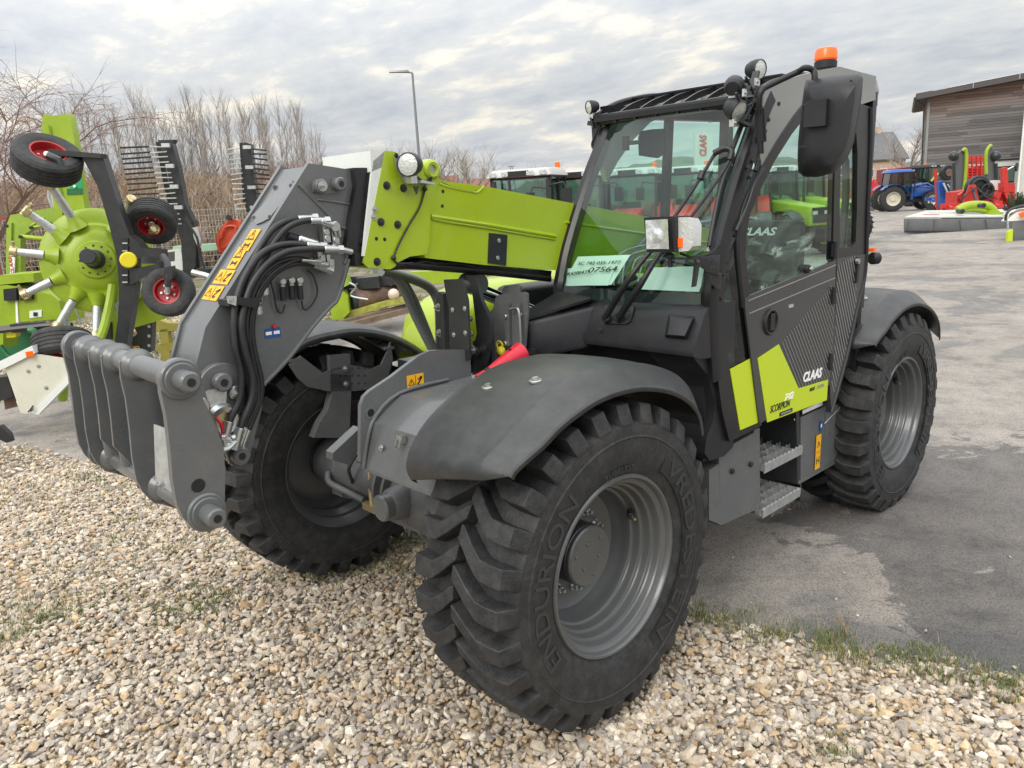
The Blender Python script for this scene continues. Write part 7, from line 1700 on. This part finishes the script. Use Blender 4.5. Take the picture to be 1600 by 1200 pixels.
for (pts,r_) in (([(1496,329),(1510,322),(1528,320),(1545,323),(1556,335),(1566,345),(1580,340)],.16),([(1496,330),(1520,327),(1540,330)],.10),([(1556,334),(1550,345),(1560,350),(1585,346)],.12)): b.tube([vp(x,y,Dn-.1+1.0) for x,y in pts],r_,li,10)
VP_(b,Dn+.5,[(1552,328),(1568,332),(1572,348),(1556,352),(1545,340)],.4,li,.03)
for q in ((1497,330),(1562,340),(1530,321)): p=vp(*q,Dn+.4); b.cyl(p,p-FH*.3,.09,M['blackmetal'],14,.01)
bl(b,'mower_linkage',MW); b=MB(); b.bar(vp(1416,362,Dn),vp(1580,363,Dn),.3,.08,M['blackmetal']); b.bar(vp(1574,345,Dn-.3),vp(1575,366,Dn-.3),.06,.06,M['galv']); bl(b,'cutter_bar',MW)
tag(MW,'white topped disc mower with grey canvas curtain lying on the asphalt','mower')
M2=empty('front_mower',scene_pt(1600,24)); Dn=23.5
b=MB(); f0=V(Dn,(1580,378),(1581,346),(1640,342),(1640,380)); b.loft(f0,[p+FH*.05 for p in f0],bpy.data.materials['grey_canvas'],.01); bl(b,'curtain',M2)
b=MB(); b.tube([vp(1571,345,Dn),vp(1574,332,Dn),vp(1588,324,Dn),vp(1620,318,Dn)],.04,M['blackmetal'],8); rows=[[vp(x,y,Dn+dd) for dd in (0,1.2)] for x,y in ((1572,344),(1576,333),(1590,326),(1640,320))]; b.grid(rows,M['white'],.03); b.loft([vp(1573,346,Dn),vp(1640,342,Dn),vp(1640,322,Dn+.1),vp(1590,328,Dn+.1)],[p+FH*.3 for p in (vp(1573,346,Dn),vp(1640,342,Dn),vp(1640,322,Dn+.1),vp(1590,328,Dn+.1))],M['white'],.02); bl(b,'hood',M2)
b=MB(); VP_(b,Dn-.15,[(1574,378),(1576,362),(1583,358),(1582,379)],.1,M['limedecal'],.01); VP_(b,Dn-.2,[(1594,334),(1612,326),(1612,340),(1598,340)],.1,M['orange'],.01); bl(b,'marker_flap',M2)
tag(M2,'front mower with white hood and grey curtain cut by the right edge','mower')
b=MB(); p0=scene_pt(1585,26)
for k in range(40):
    a=random.uniform(0,6.28); b.tube([vp(1578+k*.7,326+random.uniform(-2,2),26),vp(1578+k*.7+random.uniform(-4,4),305+random.uniform(-6,8),26+random.uniform(-.3,.3))],.02,M['evergreen'],4,False)
tag(b.build('dark_tine_brush'),'dark green brush of tines behind the front mower at the right edge','brush attachment')
# folded green butterfly mower wings + red implement in front of barn
RM=empty('red_seed_drill',scene_pt(1530,36)); Dd=36; rp_=M['redpaint']
b=MB(); VP_(b,Dd,[(1495,324),(1497,300),(1520,296),(1530,304),(1585,298),(1588,312),(1560,316),(1545,326),(1500,328)],1.0,rp_,.05)
for (p,q) in (((1568,262),(1570,300)),((1570,300),(1582,325)),((1500,302),(1515,325)),((1530,300),(1545,325)),((1560,300),(1550,325))): b.bar(vp(*p,Dd-.2),vp(*q,Dd-.2),.22,.22,rp_,bev=.02)
VP_(b,Dd-.1,[(1566,286),(1586,286),(1586,300),(1566,300)],.5,rp_,.03); VP_(b,Dd-.25,[(1500,326),(1590,324),(1590,328),(1500,330)],.2,M['blackmetal'],.02)
bl(b,'frame',RM)
b=MB(); 
for q in ((1524,294,.55),(1535,298,.4),(1512,310,.3)): p=vp(q[0],q[1],Dd-.4); b.cyl(p,p-FH*.3,q[2],M['black'],24,.05); b.tube([p+RH*(q[2]*.7*math.cos(a*.5))+UP*(q[2]*.7*math.sin(a*.5))-FH*.35 for a in range(13)],.06,M['hose'],6)
p=vp(1518,292,Dd-.8); b.bar(p-RH*.12,p+RH*.12,.24,.02,rp_); bl(b,'hose_reel',RM)
b=MB(); VP_(b,Dd+.2,[(1540,283),(1572,281),(1578,290),(1575,297),(1545,297)],.8,M['white'],.06); bl(b,'white_tank',RM)
b=MB(); b.tube([vp(1568,268,Dd-.2),vp(1584,260,Dd-.3)],.03,M['galv'],6,False); c=vp(1587,261,Dd-.3); b.cyl(c,c-FH*.05+RH*.05,.20,M['black'],20,.02); bl(b,'mirror',RM)
tag(RM,'red implement with black hose reels and white tank in front of the barn','seed drill')
b=MB()
for i in range(9): y=243+i*4; VP_(b,45,[(1510,y),(1540,y-1.2),(1540,y+1.2),(1510,y+1.8)],.2,rp_)
for x in (1512,1519,1526,1533,1539): VP_(b,44.95,[(x,244),(x+1.5,244),(x+1.5,292),(x,292)],.1,rp_)
VP_(b,45.3,[(1508,262),(1541,260),(1541,296),(1508,296)],.3,rp_,.02); tag(b.build('red_hopper_grille'),'red slatted rack standing between the two folded green mower wings','rack')
for (pts,edge,lab) in (([(1490,325),(1488,300),(1492,262),(1498,240),(1504,234),(1508,238),(1508,262),(1506,290),(1500,312)],[(1504,236),(1508,233),(1510,245),(1508,280),(1504,305),(1497,322)],'left one of two upright folded mower wings with lime edge'),([(1542,285),(1541,258),(1544,236),(1549,229),(1554,236),(1555,284)],[(1541,272),(1541,240),(1546,229),(1549,228)],'right one of two upright folded mower wings with lime edge')):
    T=empty('folded_mower_wing',scene_pt(1500,40)); b=MB(); VP_(b,40,pts,.25,mat('wing_canvas',(.10,.105,.11),.7),.02); bl(b,'canvas',T); b=MB(); b.tube([vp(x,y,39.9) for x,y in edge],.085,li,8); bl(b,'lime_edge',T)
    b=MB(); x0=pts[2][0]-2 if pts[0][0]<1500 else 1556; b.tube([vp(x0,255,39.9),vp(x0+1,300 if x0<1500 else 284,39.9)],.08,M['blackmetal'],6,False); p=vp(x0,244,39.9); b.sphere(p,.25,M['blackmetal']); bl(b,'hydraulic_fitting',T); tag(T,lab,'mower wing')
BM=empty('blue_tine_implement',scene_pt(1475,42)); b=MB(); VP_(b,42,[(1467,284),(1474,282),(1480,310),(1494,322),(1470,324)],.3,M['bluepaint'],.02); bl(b,'frame',BM)
for k in range(6): b=MB(); b.tube([vp(1474+3*k,286+k,41.8),vp(1480+4*k,300,41.7),vp(1486+3.2*k,316,41.8)],.05,M['black'] if k%2 else M['galv'],6); bl(b,'tine',BM)
tag(BM,'blue tined implement leaning just right of the blue tractor','implement')
b=MB(); VP_(b,43,[(1461,264),(1464,264),(1468,322),(1464,322)],.15,rp_,.01); VP_(b,43,[(1462,322),(1480,314),(1482,320),(1466,328)],.15,rp_,.01); tag(b.build('red_post'),'upright red post between blue tractor and blue tined implement','post')
b=MB(); c=vp(1478,270,44); b.cyl(c,c-FH*.3,.42,M['black'],24,.05); b.cyl(c-FH*.3,c-FH*.35,.2,M['rust'],14,.01); b.tube([vp(1455,283,44),vp(1470,270,44),vp(1490,278,44)],.06,M['limedull'],6); tag(b.build('black_hose_reel'),'black hose reel above the blue tined implement','reel')

b=MB(); VP_(b,38,[(1086,208),(1114,206),(1115,300),(1087,302)],.3,mat('sign_panel',(.55,.56,.56),.5),.01); tg_=b
p=vp(1104,243,37.95); put_text(b,'CLAAS',p,UP,-RH,.34,M['redpaint'],width=.95,shear=.2,bold=.03)
b.box(scene_pt(1100,38)+FH*.15+UP*.5,(.6,.3,1.2),M['blackmetal'])
tag(b.build('sign_tower'),'pale upright sign with red lettering seen through the windscreen','sign')

def strew(px,D,lab,seed,cols,s=1.0):      # parked implement: frame, discs, uprights, hoses
    r_=random.Random(seed); T=empty('parked_implement',scene_pt(px,D)); T.rotation_euler=(0,0,YAW-PI/2+r_.uniform(-.3,.3)); T.scale=(s,s,s)
    b=MB(); b.box((0,0,.75),(2.4,.18,.20),M[cols[0]],.02); b.box((0,-.6,.65),(2.1,.12,.14),M[cols[0]],.02)
    for k in range(4): b.bar((-.9+.6*k,-.6,.65),(-.9+.6*k,0,.75),.1,.1,M[cols[0]])
    b.prism([Vector((-.35,0,.8)),Vector((.35,0,.8)),Vector((.12,0,1.6)),Vector((-.12,0,1.6))],(0,.08,0),M[cols[0]],.02); b.bar((0,0,1.5),(0,-.8,.7),.08,.08,M[cols[1]]); b.build('frame',T)
    for k in range(6):
        x=-1.05+.42*k; b=MB(); b.bar((x,-.3,.7),(x+.05,-.35,.3),.07,.05,M[cols[0]]); b.cyl((x,-.37,.27),(x+.03,-.35,.27),.26,M[cols[1]],18,.005); b.build('disc',T)
    b=MB(); b.tube([(-.5,-.2,.9),(-.2,-.3,1.3),(.1,-.2,1.45),(.4,-.3,1.1),(.8,-.2,.85)],.03,M['hose'],6); b.tube([(.2,-.3,1.3),(.5,-.35,1.15),(.9,-.3,.95)],.025,M['hose'],6); b.build('hose',T)
    tag(T,lab,'implement'); return T
strew(1515,34,'red disc implement with black hoses just behind the white topped mower',1,('redpaint','blackmetal'))
strew(1553,37,'second red disc implement, further right in front of the barn',2,('redpaint','galv'))
strew(1365,60,'red disc implement at the cab edge left of the blue tractor',3,('redpaint','redpaint'),1.3)
strew(1478,47,'blue and black disc implement between blue tractor and folded mower wings',4,('bluepaint','blackmetal'))
